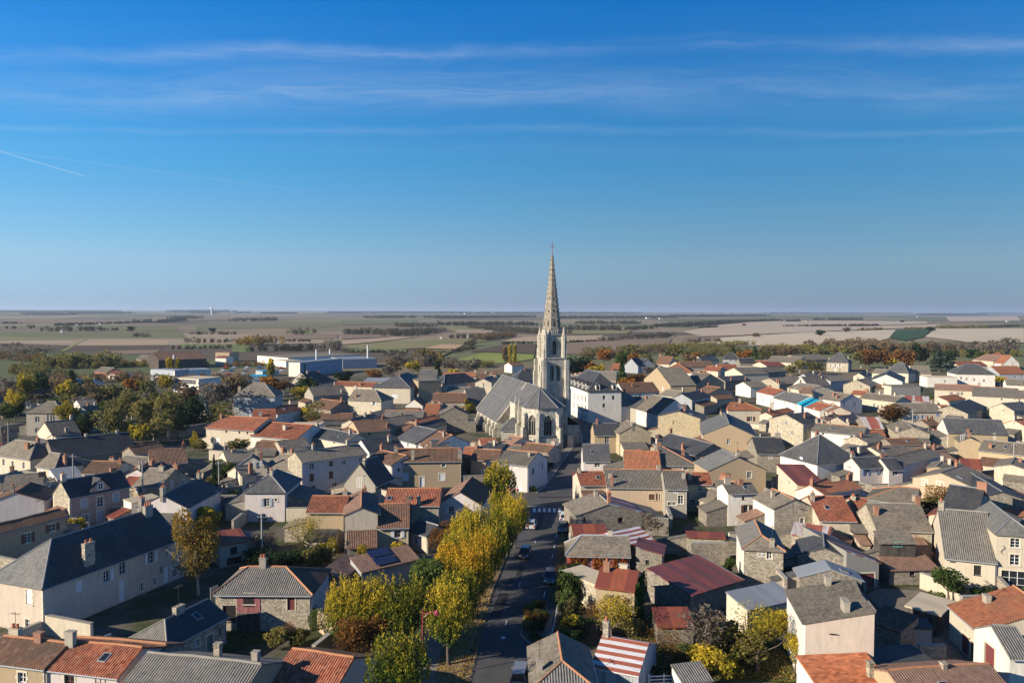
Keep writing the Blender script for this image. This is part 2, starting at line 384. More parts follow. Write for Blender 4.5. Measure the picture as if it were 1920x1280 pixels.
def cloud_mesh(name, pts, tone, size, mat, rng, flat=.0, upright=False):
    """one small bent leaf spray (a quad) per point"""
    n = len(pts)
    a = rng.normal(size=(n, 3)); a /= np.linalg.norm(a, axis=1)[:, None]
    b = rng.normal(size=(n, 3))
    if upright: a = a * .75 + np.array([0, 0, .8]); a /= np.linalg.norm(a, axis=1)[:, None]
    if flat: b[:, 2] *= (1 - flat); a[:, 2] *= (1 - flat); a /= np.linalg.norm(a, axis=1)[:, None]
    b -= (a * b).sum(1)[:, None] * a; b /= np.linalg.norm(b, axis=1)[:, None]
    s = size * rng.uniform(.6, 1.35, n)[:, None]
    w = s * rng.uniform(.45, .8, n)[:, None]
    v = np.empty((n, 4, 3)); v[:, 0] = pts - a * s * .5; v[:, 1] = pts + b * w * .5; v[:, 2] = pts + a * s * .5; v[:, 3] = pts - b * w * .5
    me = bpy.data.meshes.new(name)
    me.vertices.add(n * 4); me.vertices.foreach_set('co', v.reshape(-1))
    me.loops.add(n * 4); me.loops.foreach_set('vertex_index', np.arange(n * 4))
    me.polygons.add(n); me.polygons.foreach_set('loop_start', np.arange(n) * 4)
    try: me.polygons.foreach_set('loop_total', np.full(n, 4))
    except Exception: pass
    at = me.attributes.new('tone', 'FLOAT', 'FACE'); at.data.foreach_set('value', np.clip(tone, 0, 1))
    me.materials.append(M[mat]); me.update(calc_edges=True)
    return me


def crown(kind, seed, r, h, n, size, mat):
    """crown of half width r and height h standing on z = 0"""
    rng = np.random.default_rng(seed)
    nl = {'round': 15, 'pollard': 20, 'bare': 16, 'column': 10, 'cone': 1, 'cedar': 12, 'bush': 9, 'ball': 1}[kind]
    if kind == 'cone':
        t = rng.uniform(0, 1, n) ** .8; rad = r * (1 - t) * rng.uniform(.55, 1.05, n) * (1 + .18 * np.sin(t * 40 + seed)); an = rng.uniform(0, 2 * pi, n)
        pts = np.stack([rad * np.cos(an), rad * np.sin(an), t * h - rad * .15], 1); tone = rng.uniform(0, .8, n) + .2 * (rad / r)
        return cloud_mesh('crown', pts, tone, size, mat, rng)
    if kind == 'ball':
        d = rng.normal(size=(n, 3)); d /= np.linalg.norm(d, axis=1)[:, None]
        pts = d * np.array([r, r, h / 2]) * rng.uniform(.86, 1.0, n)[:, None] + np.array([0, 0, h / 2])
        return cloud_mesh('crown', pts, rng.uniform(.2, 1, n), size, mat, rng)
    lobes = []
    for i in range(nl):
        if kind == 'cedar':
            t = (i + .5) / nl; q = r * (1 - t * .8); an = rng.uniform(0, 2 * pi)
            lobes.append((q * .5 * cos(an), q * .5 * sin(an), h * (.12 + .85 * t), q * .75, h * .05)); continue
        an = 2.4 * i + rng.uniform(-.5, .5); t = rng.uniform(0, 1)
        zc = h * (.22 + .56 * t)
        prof = {'round': 1.0, 'pollard': .9, 'bare': 1.0, 'column': .55, 'bush': .9}[kind] * math.sqrt(max(.05, 1 - ((zc / h - .45) / .62) ** 2))
        q = r * prof * rng.uniform(.35, .72) if i > 2 else 0
        lobes.append((q * cos(an), q * sin(an), zc, r * rng.uniform(.34, .52), h * rng.uniform(.16, .26)))
    per = n // nl; P, T = [], []
    for (x, y, z, a, b) in lobes:
        d = rng.normal(size=(per, 3)); d /= np.linalg.norm(d, axis=1)[:, None]
        k = rng.uniform(.25, 1.0, per) ** (.45 if kind != 'bare' else .8)
        lt = rng.uniform(-.18, .18)
        P.append(np.stack([x + d[:, 0] * a * k, y + d[:, 1] * a * k, z + d[:, 2] * b * k], 1))
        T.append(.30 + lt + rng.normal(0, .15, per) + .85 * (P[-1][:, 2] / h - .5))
    P = np.concatenate(P); T = np.concatenate(T)
    if kind == 'pollard':                      # upright shoots standing out of the clipped head
        ns = 150; sh = []; st = []
        for _ in range(ns):
            an = rng.uniform(0, 2 * pi); t = rng.uniform(.25, .97); q = r * .92 * math.sqrt(max(.03, 1 - ((t - .42) / .60) ** 2))
            L = rng.uniform(.7, 1.7); k = np.linspace(0, 1, 13)
            x = q * cos(an) * (1 + .06 * k); y = q * sin(an) * (1 + .06 * k)
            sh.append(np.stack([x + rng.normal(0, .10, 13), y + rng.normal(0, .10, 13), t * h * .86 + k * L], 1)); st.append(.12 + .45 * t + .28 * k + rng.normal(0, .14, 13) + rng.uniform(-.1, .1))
        P = np.concatenate([P] + sh); T = np.concatenate([T] + st)
    P[:, 2] = np.maximum(P[:, 2], .02)
    return cloud_mesh('crown', P, T, size, mat, rng, flat=.5 if kind == 'cedar' else 0, upright=(kind == 'pollard'))


def trunk_mesh(seed, h, r, crown_r, crown_h, limbs=6, mat='bark', fine=False):
    rg = random.Random(seed); b = MB()
    pts = [(0, 0, -.2)]; k = 4
    for i in range(1, k + 1): pts.append((pts[-1][0] + rg.uniform(-.06, .06) * h / 3, pts[-1][1] + rg.uniform(-.06, .06) * h / 3, h * i / k))
    for i in range(k): b.tube(pts[i], pts[i + 1], r * (1.25 - .5 * i / k), 7, r1=r * (1.25 - .5 * (i + 1) / k))
    def limb(p, d, L, rr, lev):
        q = tuple(p[j] + d[j] * L for j in range(3)); b.tube(p, q, rr, 5 if lev else 6, r1=rr * .55)
        if lev > 0:
            for _ in range(3 if fine else 2):
                e = [d[0] + rg.uniform(-.7, .7), d[1] + rg.uniform(-.7, .7), d[2] + rg.uniform(-.25, .5)]
                nn = hypot(hypot(e[0], e[1]), e[2]); limb(q, [c / nn for c in e], L * rg.uniform(.55, .8), rr * .5, lev - 1)
    for i in range(limbs):
        an = 2 * pi * i / limbs + rg.uniform(-.4, .4); up = rg.uniform(.6, 1.5); nn = hypot(1, up)
        limb(pts[-1], (cos(an) / nn, sin(an) / nn, up / nn), hypot(crown_r, crown_h) * rg.uniform(.26, .36), r * .5, 3 if fine else 1)
    return b.mesh('trunk', M[mat])


TREE_KIND = {   # kind: crown form, leaf material, bark, trunk share of the height, leaf count, base leaf size
    'lime': ('pollard', 'leaf_lime', 'bark', .2, 7600, .23), 'gold': ('pollard', 'leaf_gold', 'bark', .2, 7600, .23),
    'green': ('round', 'leaf_green', 'bark', .2, 3000, .42), 'dark': ('round', 'leaf_dark', 'bark', .12, 3000, .42),
    'olive': ('round', 'leaf_olive', 'bark_pale', .2, 1700, .40), 'rust': ('round', 'leaf_rust', 'bark', .15, 3000, .36),
    'orange': ('round', 'leaf_orange', 'bark', .2, 2200, .42), 'yellow': ('round', 'leaf_yellow', 'bark', .2, 2600, .36),
    'brown': ('round', 'leaf_brown', 'bark', .2, 2000, .42), 'bare': ('bare', 'leaf_bare', 'bark_pale', .25, 1000, .42),
    'poplar': ('column', 'leaf_yellow', 'bark', .1, 1800, .42), 'cypress': ('cone', 'leaf_dark', 'bark', .04, 2400, .30),
    'conifer': ('cone', 'leaf_green', 'bark', .06, 2600, .42), 'cedar': ('cedar', 'leaf_bluegreen', 'bark', .1, 3200, .42),
    'birch': ('round', 'leaf_birch', 'bark_pale', .14, 5000, .28), 'bush': ('bush', 'leaf_green', 'bark', .02, 1500, .22),
    'ybush': ('bush', 'leaf_yellow', 'bark', .04, 1600, .22), 'obush': ('bush', 'leaf_olive', 'bark', .03, 1600, .24), 'rbush': ('bush', 'leaf_rust', 'bark', .03, 1600, .22),
    'ball': ('ball', 'leaf_green', 'bark', .25, 1600, .14), 'thin': ('bare', 'leaf_yellow', 'bark', .18, 1700, .22), 'thinrust': ('bare', 'leaf_rust', 'bark', .2, 1400, .22)}
_crowns = {}


def tree(label, kind, x, y, h, r, group=None, cat='tree', dist=None):
    form, leaf, bark, ts, n, size = TREE_KIND[kind]
    dist = dist or hypot(x, y)
    far = 0 if dist < 150 else (1 if dist < 330 else 2)
    var = R.randrange(3)
    key = (kind, var, far)
    if key not in _crowns:
        nn = int(n * (1, .55, .26)[far]); sz = size * (1, 1.45, 2.3)[far]
        H0 = 8.0 if form not in ('bush', 'ball') else 2.5; r0 = 3.0 if form not in ('bush', 'ball') else 1.3
        if form == 'column': r0 = 1.6
        if form == 'cone': r0 = 1.6
        cm = crown(form, sum(map(ord, kind)) * 7 + var * 31, r0, H0 * (1 - ts), nn, sz, leaf)
        tm = trunk_mesh(var * 5 + len(kind), H0 * ts * 1.35, .17 if form not in ('bush', 'ball') else .06, r0, H0 * (1 - ts), 5, bark)
        _crowns[key] = (cm, tm, H0, r0, ts)
    cm, tm, H0, r0, ts = _crowns[key]
    t = thing('tree' if cat == 'tree' else 'shrub', label, cat, (x, y, 0), 0, group)
    rz = R.uniform(0, 6.28)
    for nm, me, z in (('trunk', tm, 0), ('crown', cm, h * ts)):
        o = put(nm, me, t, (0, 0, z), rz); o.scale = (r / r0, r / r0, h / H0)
    return t


plain('panel_blue', (.16, .25, .34), .35, .5)
# ------------------------------------------------------------------ windows, doors, shutters
_wm = {}


def cached(key, fn):
    if key not in _wm: _wm[key] = fn()
    return _wm[key]


def frame_mesh(w, h, nx, nz, mat):
    b = MB(); f = .07; y0, y1 = .13, .19
    b.box(-w / 2, -w / 2 + f, y0, y1, -h / 2, h / 2); b.box(w / 2 - f, w / 2, y0, y1, -h / 2, h / 2)
    b.box(-w / 2 + f, w / 2 - f, y0, y1, h / 2 - f, h / 2); b.box(-w / 2 + f, w / 2 - f, y0, y1, -h / 2, -h / 2 + f)
    for i in range(1, nx):
        x = -w / 2 + w * i / nx; b.box(x - .035, x + .035, y0 + .005, y1 - .005, -h / 2 + f, h / 2 - f)
    for i in range(1, nz):
        z = -h / 2 + h * i / nz; b.box(-w / 2 + f, w / 2 - f, y0 + .01, y1 - .01, z - .02, z + .02)
    return b.mesh('window', M[mat])


def pane_mesh(w, h):
    b = MB(); b.poly([(-w / 2, .165, -h / 2), (w / 2, .165, -h / 2), (w / 2, .165, h / 2), (-w / 2, .165, h / 2)]); return b.mesh('pane', M['glass'])


def surround_mesh(w, h, sill=True, q=False):
    b = MB(); t = .16; y0, y1 = -.035, .10
    b.box(-w / 2 - t, w / 2 + t, y0, y1, h / 2, h / 2 + t + .04)
    if sill: b.box(-w / 2 - t - .03, w / 2 + t + .03, y0 - .06, y1, -h / 2 - .13, -h / 2)
    for sg in (-1, 1):
        if q:                                  # toothed stone jambs
            k = max(3, int(h / .36)); dz = h / k
            for i in range(k):
                tt = .30 if i % 2 else .15
                x0, x1 = sorted((sg * w / 2, sg * (w / 2 + tt))); b.box(x0, x1, y0, y1, -h / 2 + i * dz + .006, -h / 2 + (i + 1) * dz - .006)
        else:
            x0, x1 = sorted((sg * w / 2, sg * (w / 2 + t))); b.box(x0, x1, y0, y1, -h / 2, h / 2)
    return b.mesh('window_surround', M['trim'])


def shutter_mesh(w, h, mat):
    b = MB(); b.box(-w / 2, w / 2, -.02, .03, -h / 2, h / 2)
    for z in (-h * .3, h * .3): b.box(-w / 2 + .03, w / 2 - .03, -.045, -.02, z - .05, z + .05)
    k = max(2, int(w / .14))
    for i in range(1, k): x = -w / 2 + w * i / k; b.box(x - .012, x + .012, -.027, -.02, -h / 2 + .03, h / 2 - .03)
    return b.mesh('shutter', M[mat])


def door_mesh(w, h, mat, glazed=False):
    b = MB(); b.box(-w / 2, w / 2, .12, .18, -h / 2, h / 2)
    for sg in (-.5, .5):
        b.box(sg * w / 2 - w * .17, sg * w / 2 + w * .17, .105, .12, -h * .42, -h * .06); b.box(sg * w / 2 - w * .17, sg * w / 2 + w * .17, .105, .12, .02 * h, h * .42)
    return b.mesh('door', M[mat])


STY = {'w': (1.0, 1.35), 's': (1.0, 1.45), 'c': (1.05, 1.5), 'd': (1.0, 2.15), 'g': (2.5, 2.3), 'v': (.55, .55), 't': (1.1, 2.1),
       'k': (1.0, 1.1), 'b': (2.6, 2.3), 'u': (1.7, 1.2), 'p': (.9, .8), 'f': (.9, 1.5), 'r': (1.0, 1.35), 'q': (4.6, 2.3), 'x': (1.0, 1.0), 'z': (.6, 1.2)}
FACES = ((-1, -1, 1, 0), (1, -1, 0, 1), (1, 1, -1, 0), (-1, 1, 0, -1))


def dims(o):
    w, h = STY[o[3]]
    if len(o) > 4: w, h = o[4], o[5]
    return w, h


def put_window(root, o, L, D, wall_h, opts, near, proud=False):
    face, u, z, st = o[:4]; w, h = dims(o)
    sx, sy, dx, dy = FACES[face]; th = (0, pi / 2, pi, -pi / 2)[face]
    x, y = sx * L / 2 + dx * u, sy * D / 2 + dy * u
    if proud: x += dy * .16; y += -dx * .16
    loc = (x, y, z); sh = 'sh_' + opts.get('sh', 'white'); fm = opts.get('fm', 'pvc')
    if st in 'dg':
        d = put('door', cached(('d', w, h, sh), lambda: door_mesh(w, h, sh)), root, loc, th)
        if near: put('door_surround', cached(('ds', w, h), lambda: surround_mesh(w, h, False)), d)
        return
    if st in 'xz': put('wall_anchor', cached(st, lambda: _anchor(st)), root, loc, th); return
    if st == 'q':
        put('facade_panel', cached(('q', w, h), lambda: _panel(w, h)), root, loc, th); return
    if st == 'v' or st == 'k':
        b = cached(('k', w, h), lambda: _dark(w, h)); put('opening', b, root, loc, th); return
    if st == 'c':
        wd = put('window', cached(('f', w, h, 1, 1, fm), lambda: frame_mesh(w, h, 1, 1, fm)), root, loc, th)
        me = cached(('s', w / 2 - .02, h - .04, sh), lambda: shutter_mesh(w / 2 - .02, h - .04, sh))
        for sg in (-1, 1):
            s = put('shutter', me, root, (x + dx * sg * w / 4 - dy * .06, y + dy * sg * w / 4 + dx * .06, z), th)
    else:
        nz = 3 if h > 1.25 else 2
        if st == 'p': nz = 1
        nx = 2 if w < 2.2 else 3
        wd = put('window', cached(('f', w, h, nx, nz, fm), lambda: frame_mesh(w, h, nx, nz, fm)), root, loc, th)
        put('pane', cached(('p', w, h), lambda: pane_mesh(w, h)), wd)
        if st == 's' or st == 'r':
            me = cached(('s', w / 2, h, sh), lambda: shutter_mesh(w / 2, h, sh))
            for sg in (-1, 1):
                if st == 'r' and sg < 0: continue
                k = w / 2 + w / 4 + .06
                put('shutter', me, root, (x + dx * sg * k + dy * .075, y + dy * sg * k - dx * .075, z), th)
    if near and not proud and st != 'p':
        q = bool(opts.get('q'))
        put('window_surround', cached(('ss', w, h, q), lambda: surround_mesh(w, h, True, q)), wd)


def _anchor(st):
    b = MB()
    if st == 'x':
        for k in (-1, 1): b.tube((-.28 * k, -.05, -.5), (.28 * k, -.05, .5), .045, 5)
    else:
        P = [(.22 * sin(t * 2 * pi), -.05, .6 - 1.2 * t) for t in [i / 12 for i in range(13)]]
        for p, q in zip(P, P[1:]): b.tube(p, q, .045, 5)
    return b.mesh('wall_anchor', M['iron'])


def _panel(w, h):
    b = MB(); b.box(-w / 2 + .08, w / 2 - .08, -.05, .2, -h / 2 + .08, h / 2 - .08); return b.mesh('facade_panel', M['panel_blue'])


def _dark(w, h):
    b = MB(); b.poly([(-w / 2, .17, -h / 2), (w / 2, .17, -h / 2), (w / 2, .17, h / 2), (-w / 2, .17, h / 2)])
    b.box(-w / 2 - .06, w / 2 + .06, -.03, .0, -h / 2 - .1, -h / 2); return b.mesh('opening', M['dark'])


# ------------------------------------------------------------------ houses
def roof_z(kind, L, D, rise, hl, hr, x, y):
    if kind == 'f': return 0.0
    if kind == 'm': return rise * (y + D / 2) / D
    z = rise * (1 - abs(y) / (D / 2))
    if hl: z = min(z, rise * (x + L / 2) / hl)
    if hr: z = min(z, rise * (L / 2 - x) / hr)
    return z


def walls(b, L, D, h, rise, kind, hl, hr, ops, mis):
    tops = {0: (h, h), 1: (h, h), 2: (h, h), 3: (h, h)}
    for f in range(4):
        sx, sy, dx, dy = FACES[f]; Wf = L if f in (0, 2) else D; mi = mis.get(f, 0)
        ox, oy = sx * L / 2, sy * D / 2
        P = lambda u, z, dep=0.0: (ox + dx * u - dy * dep, oy + dy * u + dx * dep, z)
        top = h + rise if (kind == 'm' and f == 2) else h
        holes = []
        for o in ops:
            if o[0] != f or o[3] in 'xz': continue
            w, hh = dims(o)
            if o[2] + hh / 2 > top - .06: continue
            holes.append((o[1] - w / 2, o[1] + w / 2, o[2] - hh / 2, o[2] + hh / 2))
        us = sorted({0.0, Wf} | {min(max(e, 0), Wf) for q in holes for e in q[:2]}); zs = sorted({-.6, top} | {e for q in holes for e in q[2:]})
        if not holes: us, zs = [0.0, Wf], [-.6, top]
        for i in range(len(us) - 1):
            for j in range(len(zs) - 1):
                uc, zc = (us[i] + us[i + 1]) / 2, (zs[j] + zs[j + 1]) / 2
                if us[i + 1] - us[i] < 1e-4 or any(q[0] < uc < q[1] and q[2] < zc < q[3] for q in holes): continue
                a, c, e, d = us[i], us[i + 1], zs[j], zs[j + 1]
                b.poly([P(a, e), P(c, e), P(c, d), P(a, d)], [(a, e), (c, e), (c, d), (a, d)], mi)
        for (a, c, e, d) in holes:
            k = .24
            for (p, q) in (((a, e), (c, e)), ((c, e), (c, d)), ((c, d), (a, d)), ((a, d), (a, e))):
                b.poly([P(*p), P(*q), P(*q, k), P(*p, k)], [(0, 0), (.5, 0), (.5, .2), (0, .2)], mi)
            b.poly([P(a, e, k), P(c, e, k), P(c, d, k), P(a, d, k)], [(a, e), (c, e), (c, d), (a, d)], mi)
        if kind == 'm' and f in (1, 3):
            t = [P(0, h), P(Wf, h), P(Wf if f == 1 else 0, h + rise)]
            b.poly(t, [(0, h), (Wf, h), (Wf if f == 1 else 0, h + rise)], mi)
        if kind == 'g' and ((f == 1 and not hr) or (f == 3 and not hl)):
            b.poly([P(0, h), P(Wf, h), P(Wf / 2, h + rise)], [(0, h), (Wf, h), (Wf / 2, h + rise)], mi)


def roof(b, L, D, h, rise, kind, hl, hr, mis, seed, e=.32, gv=.10, T=.10):
    rg = random.Random(seed); p1, p2 = rg.uniform(0, 6), rg.uniform(0, 6); am = .045 if rg.random() < .75 else .015
    sag = lambda x, y: am * (sin(x * .55 + p1) + .6 * sin(x * 1.35 + p2)) * (1 - .4 * abs(y) / D * 2)
    if kind == 'f':
        x, y = L / 2 + .08, D / 2 + .08; b.box(-x, x, -y, y, h, h + .22, mi=0); return sag
    if kind == 'm':
        sl = rise / D; ys = [-D / 2 - e, D / 2 + .1]; x0, x1 = -L / 2 - gv, L / 2 + gv
        zf = lambda y: h + T + (y + D / 2) * sl
        strips = [([(x0, ys[0]), (x1, ys[0]), (x1, ys[1]), (x0, ys[1])], zf, 0)]
    else:
        s = rise / (D / 2); strips = []
        xl, xr = (-L / 2 - (e if hl else gv)), (L / 2 + (e if hr else gv))
        rl, rr = (-L / 2 + hl if hl else xl), (L / 2 - hr if hr else xr)
        if rl > rr: rl = rr = (rl + rr) / 2
        yo = D / 2 + e
        strips.append(([(xl, -yo), (xr, -yo), (rr, 0), (rl, 0)], lambda x, y: h + T + rise + s * y, 0))
        strips.append(([(xr, yo), (xl, yo), (rl, 0), (rr, 0)], lambda x, y: h + T + rise - s * y, 2))
    if kind == 'm':
        grid_slope(b, strips[0][0], lambda x, y: zf(y) + sag(x, y), mis.get(0, 0), T)
    else:
        for pts, zf, sl in strips: grid_slope(b, pts, (lambda zf: lambda x, y: zf(x, y) + (sag(x, y) if not (hl or hr) else 0))(zf), mis.get(sl, 0), T)
        z0 = h + T - s * e
        if hr: grid_slope(b, [(xr, -yo), (xr, yo), (rr, 0), (rr, 0)], lambda x, y: z0 + (rise + s * e) * (xr - x) / max(.01, xr - rr), mis.get(1, 0), T)
        if hl: grid_slope(b, [(xl, yo), (xl, -yo), (rl, 0), (rl, 0)], lambda x, y: z0 + (rise + s * e) * (x - xl) / max(.01, rl - xl), mis.get(3, 0), T)
    return sag


def grid_slope(b, q, zf, mi, T):
    (ax, ay), (bx, by), (cx, cy), (dx, dy) = q
    Lx = max(.1, hypot(bx - ax, by - ay)); tri = hypot(cx - dx, cy - dy) < 1e-4
    nx, ny = (max(1, int(Lx / 2.2)), 2) if not tri else (1, 1)
    ux, uy = (bx - ax) / Lx, (by - ay) / Lx
    def pt(i, j):
        s, t = i / nx, j / ny
        x = (ax + (bx - ax) * s) * (1 - t) + (dx + (cx - dx) * s) * t; y = (ay + (by - ay) * s) * (1 - t) + (dy + (cy - dy) * s) * t
        return (x, y, zf(x, y))
    base_z = zf(ax, ay)
    def uv(p):
        u = (p[0] - ax) * ux + (p[1] - ay) * uy; w = (p[0] - ax) * -uy + (p[1] - ay) * ux
        return (u, hypot(w, p[2] - base_z))
    for j in range(ny):
        for i in range(nx):
            P = [pt(i, j), pt(i + 1, j), pt(i + 1, j + 1), pt(i, j + 1)]
            if tri and j == ny - 1: P = P[:3]
            b.poly(P, [uv(p) for p in P], mi)
            lo = [(p[0], p[1], p[2] - 1.6 * T) for p in reversed(P)]; b.poly(lo, [uv(p) for p in lo], mi)
    for (edge, n) in (([pt(i, 0) for i in range(nx + 1)], nx), ([pt(nx, j) for j in range(ny + 1)], ny), ([pt(0, j) for j in range(ny, -1, -1)], ny)):
        for i in range(n):
            p, r = edge[i], edge[i + 1]
            b.poly([(p[0], p[1], p[2] - 1.6 * T), (r[0], r[1], r[2] - 1.6 * T), r, p], None, mi)


def ridge_line(b, p, q, r=.13):
    d = hypot(q[0] - p[0], q[1] - p[1])
    if d < .2: return
    k = max(1, int(d / 2.5)); nx, ny = -(q[1] - p[1]) / d, (q[0] - p[0]) / d
    for i in range(k):
        a = [p[j] + (q[j] - p[j]) * i / k for j in range(3)]; c = [p[j] + (q[j] - p[j]) * (i + 1) / k for j in range(3)]
        pr = [(-1, -.06), (-.6, .07), (0, .11), (.6, .07), (1, -.06)]
        for (o0, z0), (o1, z1) in zip(pr, pr[1:]):
            b.poly([(a[0] + nx * o1 * r, a[1] + ny * o1 * r, a[2] + z1), (a[0] + nx * o0 * r, a[1] + ny * o0 * r, a[2] + z0), (c[0] + nx * o0 * r, c[1] + ny * o0 * r, c[2] + z0), (c[0] + nx * o1 * r, c[1] + ny * o1 * r, c[2] + z1)])


RIDGE = {'red': 'ridge_orange', 'orange': 'ridge_orange', 'brown': 'ridge_orange', 'rosy': 'ridge_orange', 'greytile': 'ridge_orange', 'corrugated': 'ridge_grey',
         'slate': 'lead', 'darkslate': 'lead', 'fib': 'ridge_grey', 'paleslate_lit': 'lead'}


def chimney(root, x, y, z, w, d, hh, kind, pots, rz=0.0):
    mat = {'b': 'brick', 's': 'stone', 'r': 'grey', 'c': 'cream', 'o': 'brick', 'd': 'stoned'}[kind]
    b = MB(); b.box(-w / 2, w / 2, -d / 2, d / 2, -1.2, hh); b.box(-w / 2 - .06, w / 2 + .06, -d / 2 - .06, d / 2 + .06, hh, hh + .12)
    b.box(-w / 2 - .04, w / 2 + .04, -d / 2 - .04, d / 2 + .04, hh - .28, hh - .18)
    c = b.build('chimney', M[mat], root, (x, y, z), rz)
    me = cached('pot', lambda: _pot())
    for i in range(pots):
        put('chimney_pot', me, c, ((i + .5) / pots * (w - .1) - (w - .1) / 2, 0, hh + .12))


def _pot():
    b = MB(); b.frustum(0, 0, .15, .12, 0, .42, 8); b.frustum(0, 0, .15, .15, .36, .42, 8); return b.mesh('chimney_pot', M['pot'])


OCC = []; KEEP = []


def free(x, y, rot, L, D):
    """is the rectangle clear of every building, road and garden?"""
    c_, s_ = cos(rot), sin(rot); gx = np.linspace(-L / 2, L / 2, max(3, int(L / .8))); gy = np.linspace(-D / 2, D / 2, max(3, int(D / .8)))
    X, Y = np.meshgrid(gx, gy); P = np.stack([x + X * c_ - Y * s_, y + X * s_ + Y * c_], -1).reshape(-1, 2)
    for (ox, oy, r_, l_, d_) in OCC:
        if hypot(ox - x, oy - y) > (l_ + d_ + L + D) / 1.6: continue
        q = P - (ox, oy); u = q[:, 0] * cos(r_) + q[:, 1] * sin(r_); v = -q[:, 0] * sin(r_) + q[:, 1] * cos(r_)
        if np.any((np.abs(u) < l_ / 2 - .05) & (np.abs(v) < d_ / 2 - .05)): return False
    for poly in KEEP:
        ins = np.zeros(len(P), bool)
        for i in range(len(poly)):
            (x1, y1), (x2, y2) = poly[i], poly[i - 1]
            if y1 == y2: continue
            ins ^= ((y1 > P[:, 1]) != (y2 > P[:, 1])) & (P[:, 0] < (x2 - x1) * (P[:, 1] - y1) / (y2 - y1) + x1)
        if ins.any(): return False
    return True


def extras(row, root, idx, ops):
    """lean-tos, yard walls and small openings that crowd the back plots"""
    nm, cat, label, cx, cy, rot, L, D, h, rise, hl, hr, kind, wm, rm, o = row; rg = random.Random(idx * 7 + 1); dist = hypot(cx, cy)
    if dist < 106 or dist > 345 or cat in ('canopy', 'church', 'factory', 'turret') or kind == 'f': return
    cr, sr = cos(rot), sin(rot); used = {w[0] for w in ops}; blocked = set(used)
    order = [1, 2, 3] + [0] * (dist > 135); rg.shuffle(order)
    for f in order:
        if f in used and f != 2 and rg.random() < .8: continue
        sx, sy, dx, dy = FACES[f]; Wf = L if f in (0, 2) else D; th = (0, pi / 2, pi, -pi / 2)[f]
        for t_ in range(4):
            ln = Wf * rg.uniform(.4, .95); dp = rg.uniform(2.2, 5.2); hh = min(h * .66, rg.uniform(2.1, 3.4))
            if f in used: hh = min(hh, 2.2)
            if hh < 1.7: break
            u = rg.uniform(ln / 2, Wf - ln / 2); lx, ly = sx * L / 2 + dx * u + dy * dp / 2, sy * D / 2 + dy * u - dx * dp / 2
            wx, wy = cx + lx * cr - ly * sr, cy + lx * sr + ly * cr
            gx, gy = cx + (lx + dy * .3) * cr - (ly - dx * .3) * sr, cy + (lx + dy * .3) * sr + (ly - dx * .3) * cr
            if not free(gx, gy, rot + th, ln, dp): continue
            if any(w[0] == f and abs(w[1] - u) < ln / 2 + .7 for w in ops): continue
            ri = dp * math.tan(radians(rg.uniform(12, 21)))
            if hh + ri > h - .1: ri = max(.15, h - .1 - hh)
            rm2 = rg.choice(['brown', 'greytile', 'fib', 'fib', 'rosy', 'brown', 'rust', 'corrugated', 'slate', 'orange', 'greytile'])
            wm2 = rg.choice(['stone', 'stoned', wm, 'grey', 'cream', 'stoned'])
            b = MB(); walls(b, ln, dp - .02, hh, ri, 'm', 0, 0, [], {}); lo = b.build('lean_to', M[wm2], root, (lx, ly, 0), th)
            b = MB(); roof(b, ln, dp - .02, hh, ri, 'm', 0, 0, {}, idx * 5 + f); b.build('lean_to_roof', M[rm2], lo)
            OCC.append((wx, wy, rot + th, ln, dp)); blocked.add(f); break
    for f in (0, 1, 3, 2):                         # yard walls running on from a corner
        if rg.random() < .45: continue
        sx, sy, dx, dy = FACES[f]; ln = rg.uniform(3.5, 9); k = rg.choice((-1, 1)); Wf = L if f in (0, 2) else D
        off = ln / 2 + .1 if k > 0 else -(ln / 2 + .1); u = (Wf if k > 0 else 0) + off; th = (0, pi / 2, pi, -pi / 2)[f]
        lx, ly = sx * L / 2 + dx * u - dy * .3, sy * D / 2 + dy * u + dx * .3
        wx, wy = cx + lx * cr - ly * sr, cy + lx * sr + ly * cr
        if not free(wx, wy, rot + th, ln, .4): continue
        hh = rg.uniform(1.6, 2.7); b = MB(); b.box(-ln / 2, ln / 2, -.2, .2, -.5, hh); w = b.build('yard_wall', M[rg.choice(['stone', 'stoned', 'stoned', 'grey', 'cream'])], root, (lx, ly, 0), th)
        b = MB(); b.box(-ln / 2 - .05, ln / 2 + .05, -.27, .27, hh, hh + .09); b.build('coping', M['ridge_grey'], w); OCC.append((wx, wy, rot + th, ln, .4))
    if any(k in label for k in ('blank', 'plain', 'bare', 'barn', 'unbroken')) or h < 3.1: return
    tot = len(ops)
    for f in range(4):
        if f in blocked or f == 2: continue
        Wf = L if f in (0, 2) else D; n = 0 if rg.random() < .25 else rg.randint(1, max(1, int(Wf / 3.2)))
        for i in range(n):
            st = rg.choice('wwfvvsckp' if tot < 4 else 'vvpfk'); w_, h_ = STY[st]; w_ *= rg.uniform(.8, 1.05); w_, h_ = round(w_, 1), round(h_, 1)
            u = Wf * (i + .5) / n + rg.uniform(-.4, .4); z = min(h - h_ / 2 - .35, h - 1.35 + rg.uniform(-.3, .2))
            if u - w_ / 2 < .3 or u + w_ / 2 > Wf - .3 or z < h_ / 2 + .4: continue
            ops.append((f, round(u, 2), round(z, 2), st, w_, h_)); tot += 1


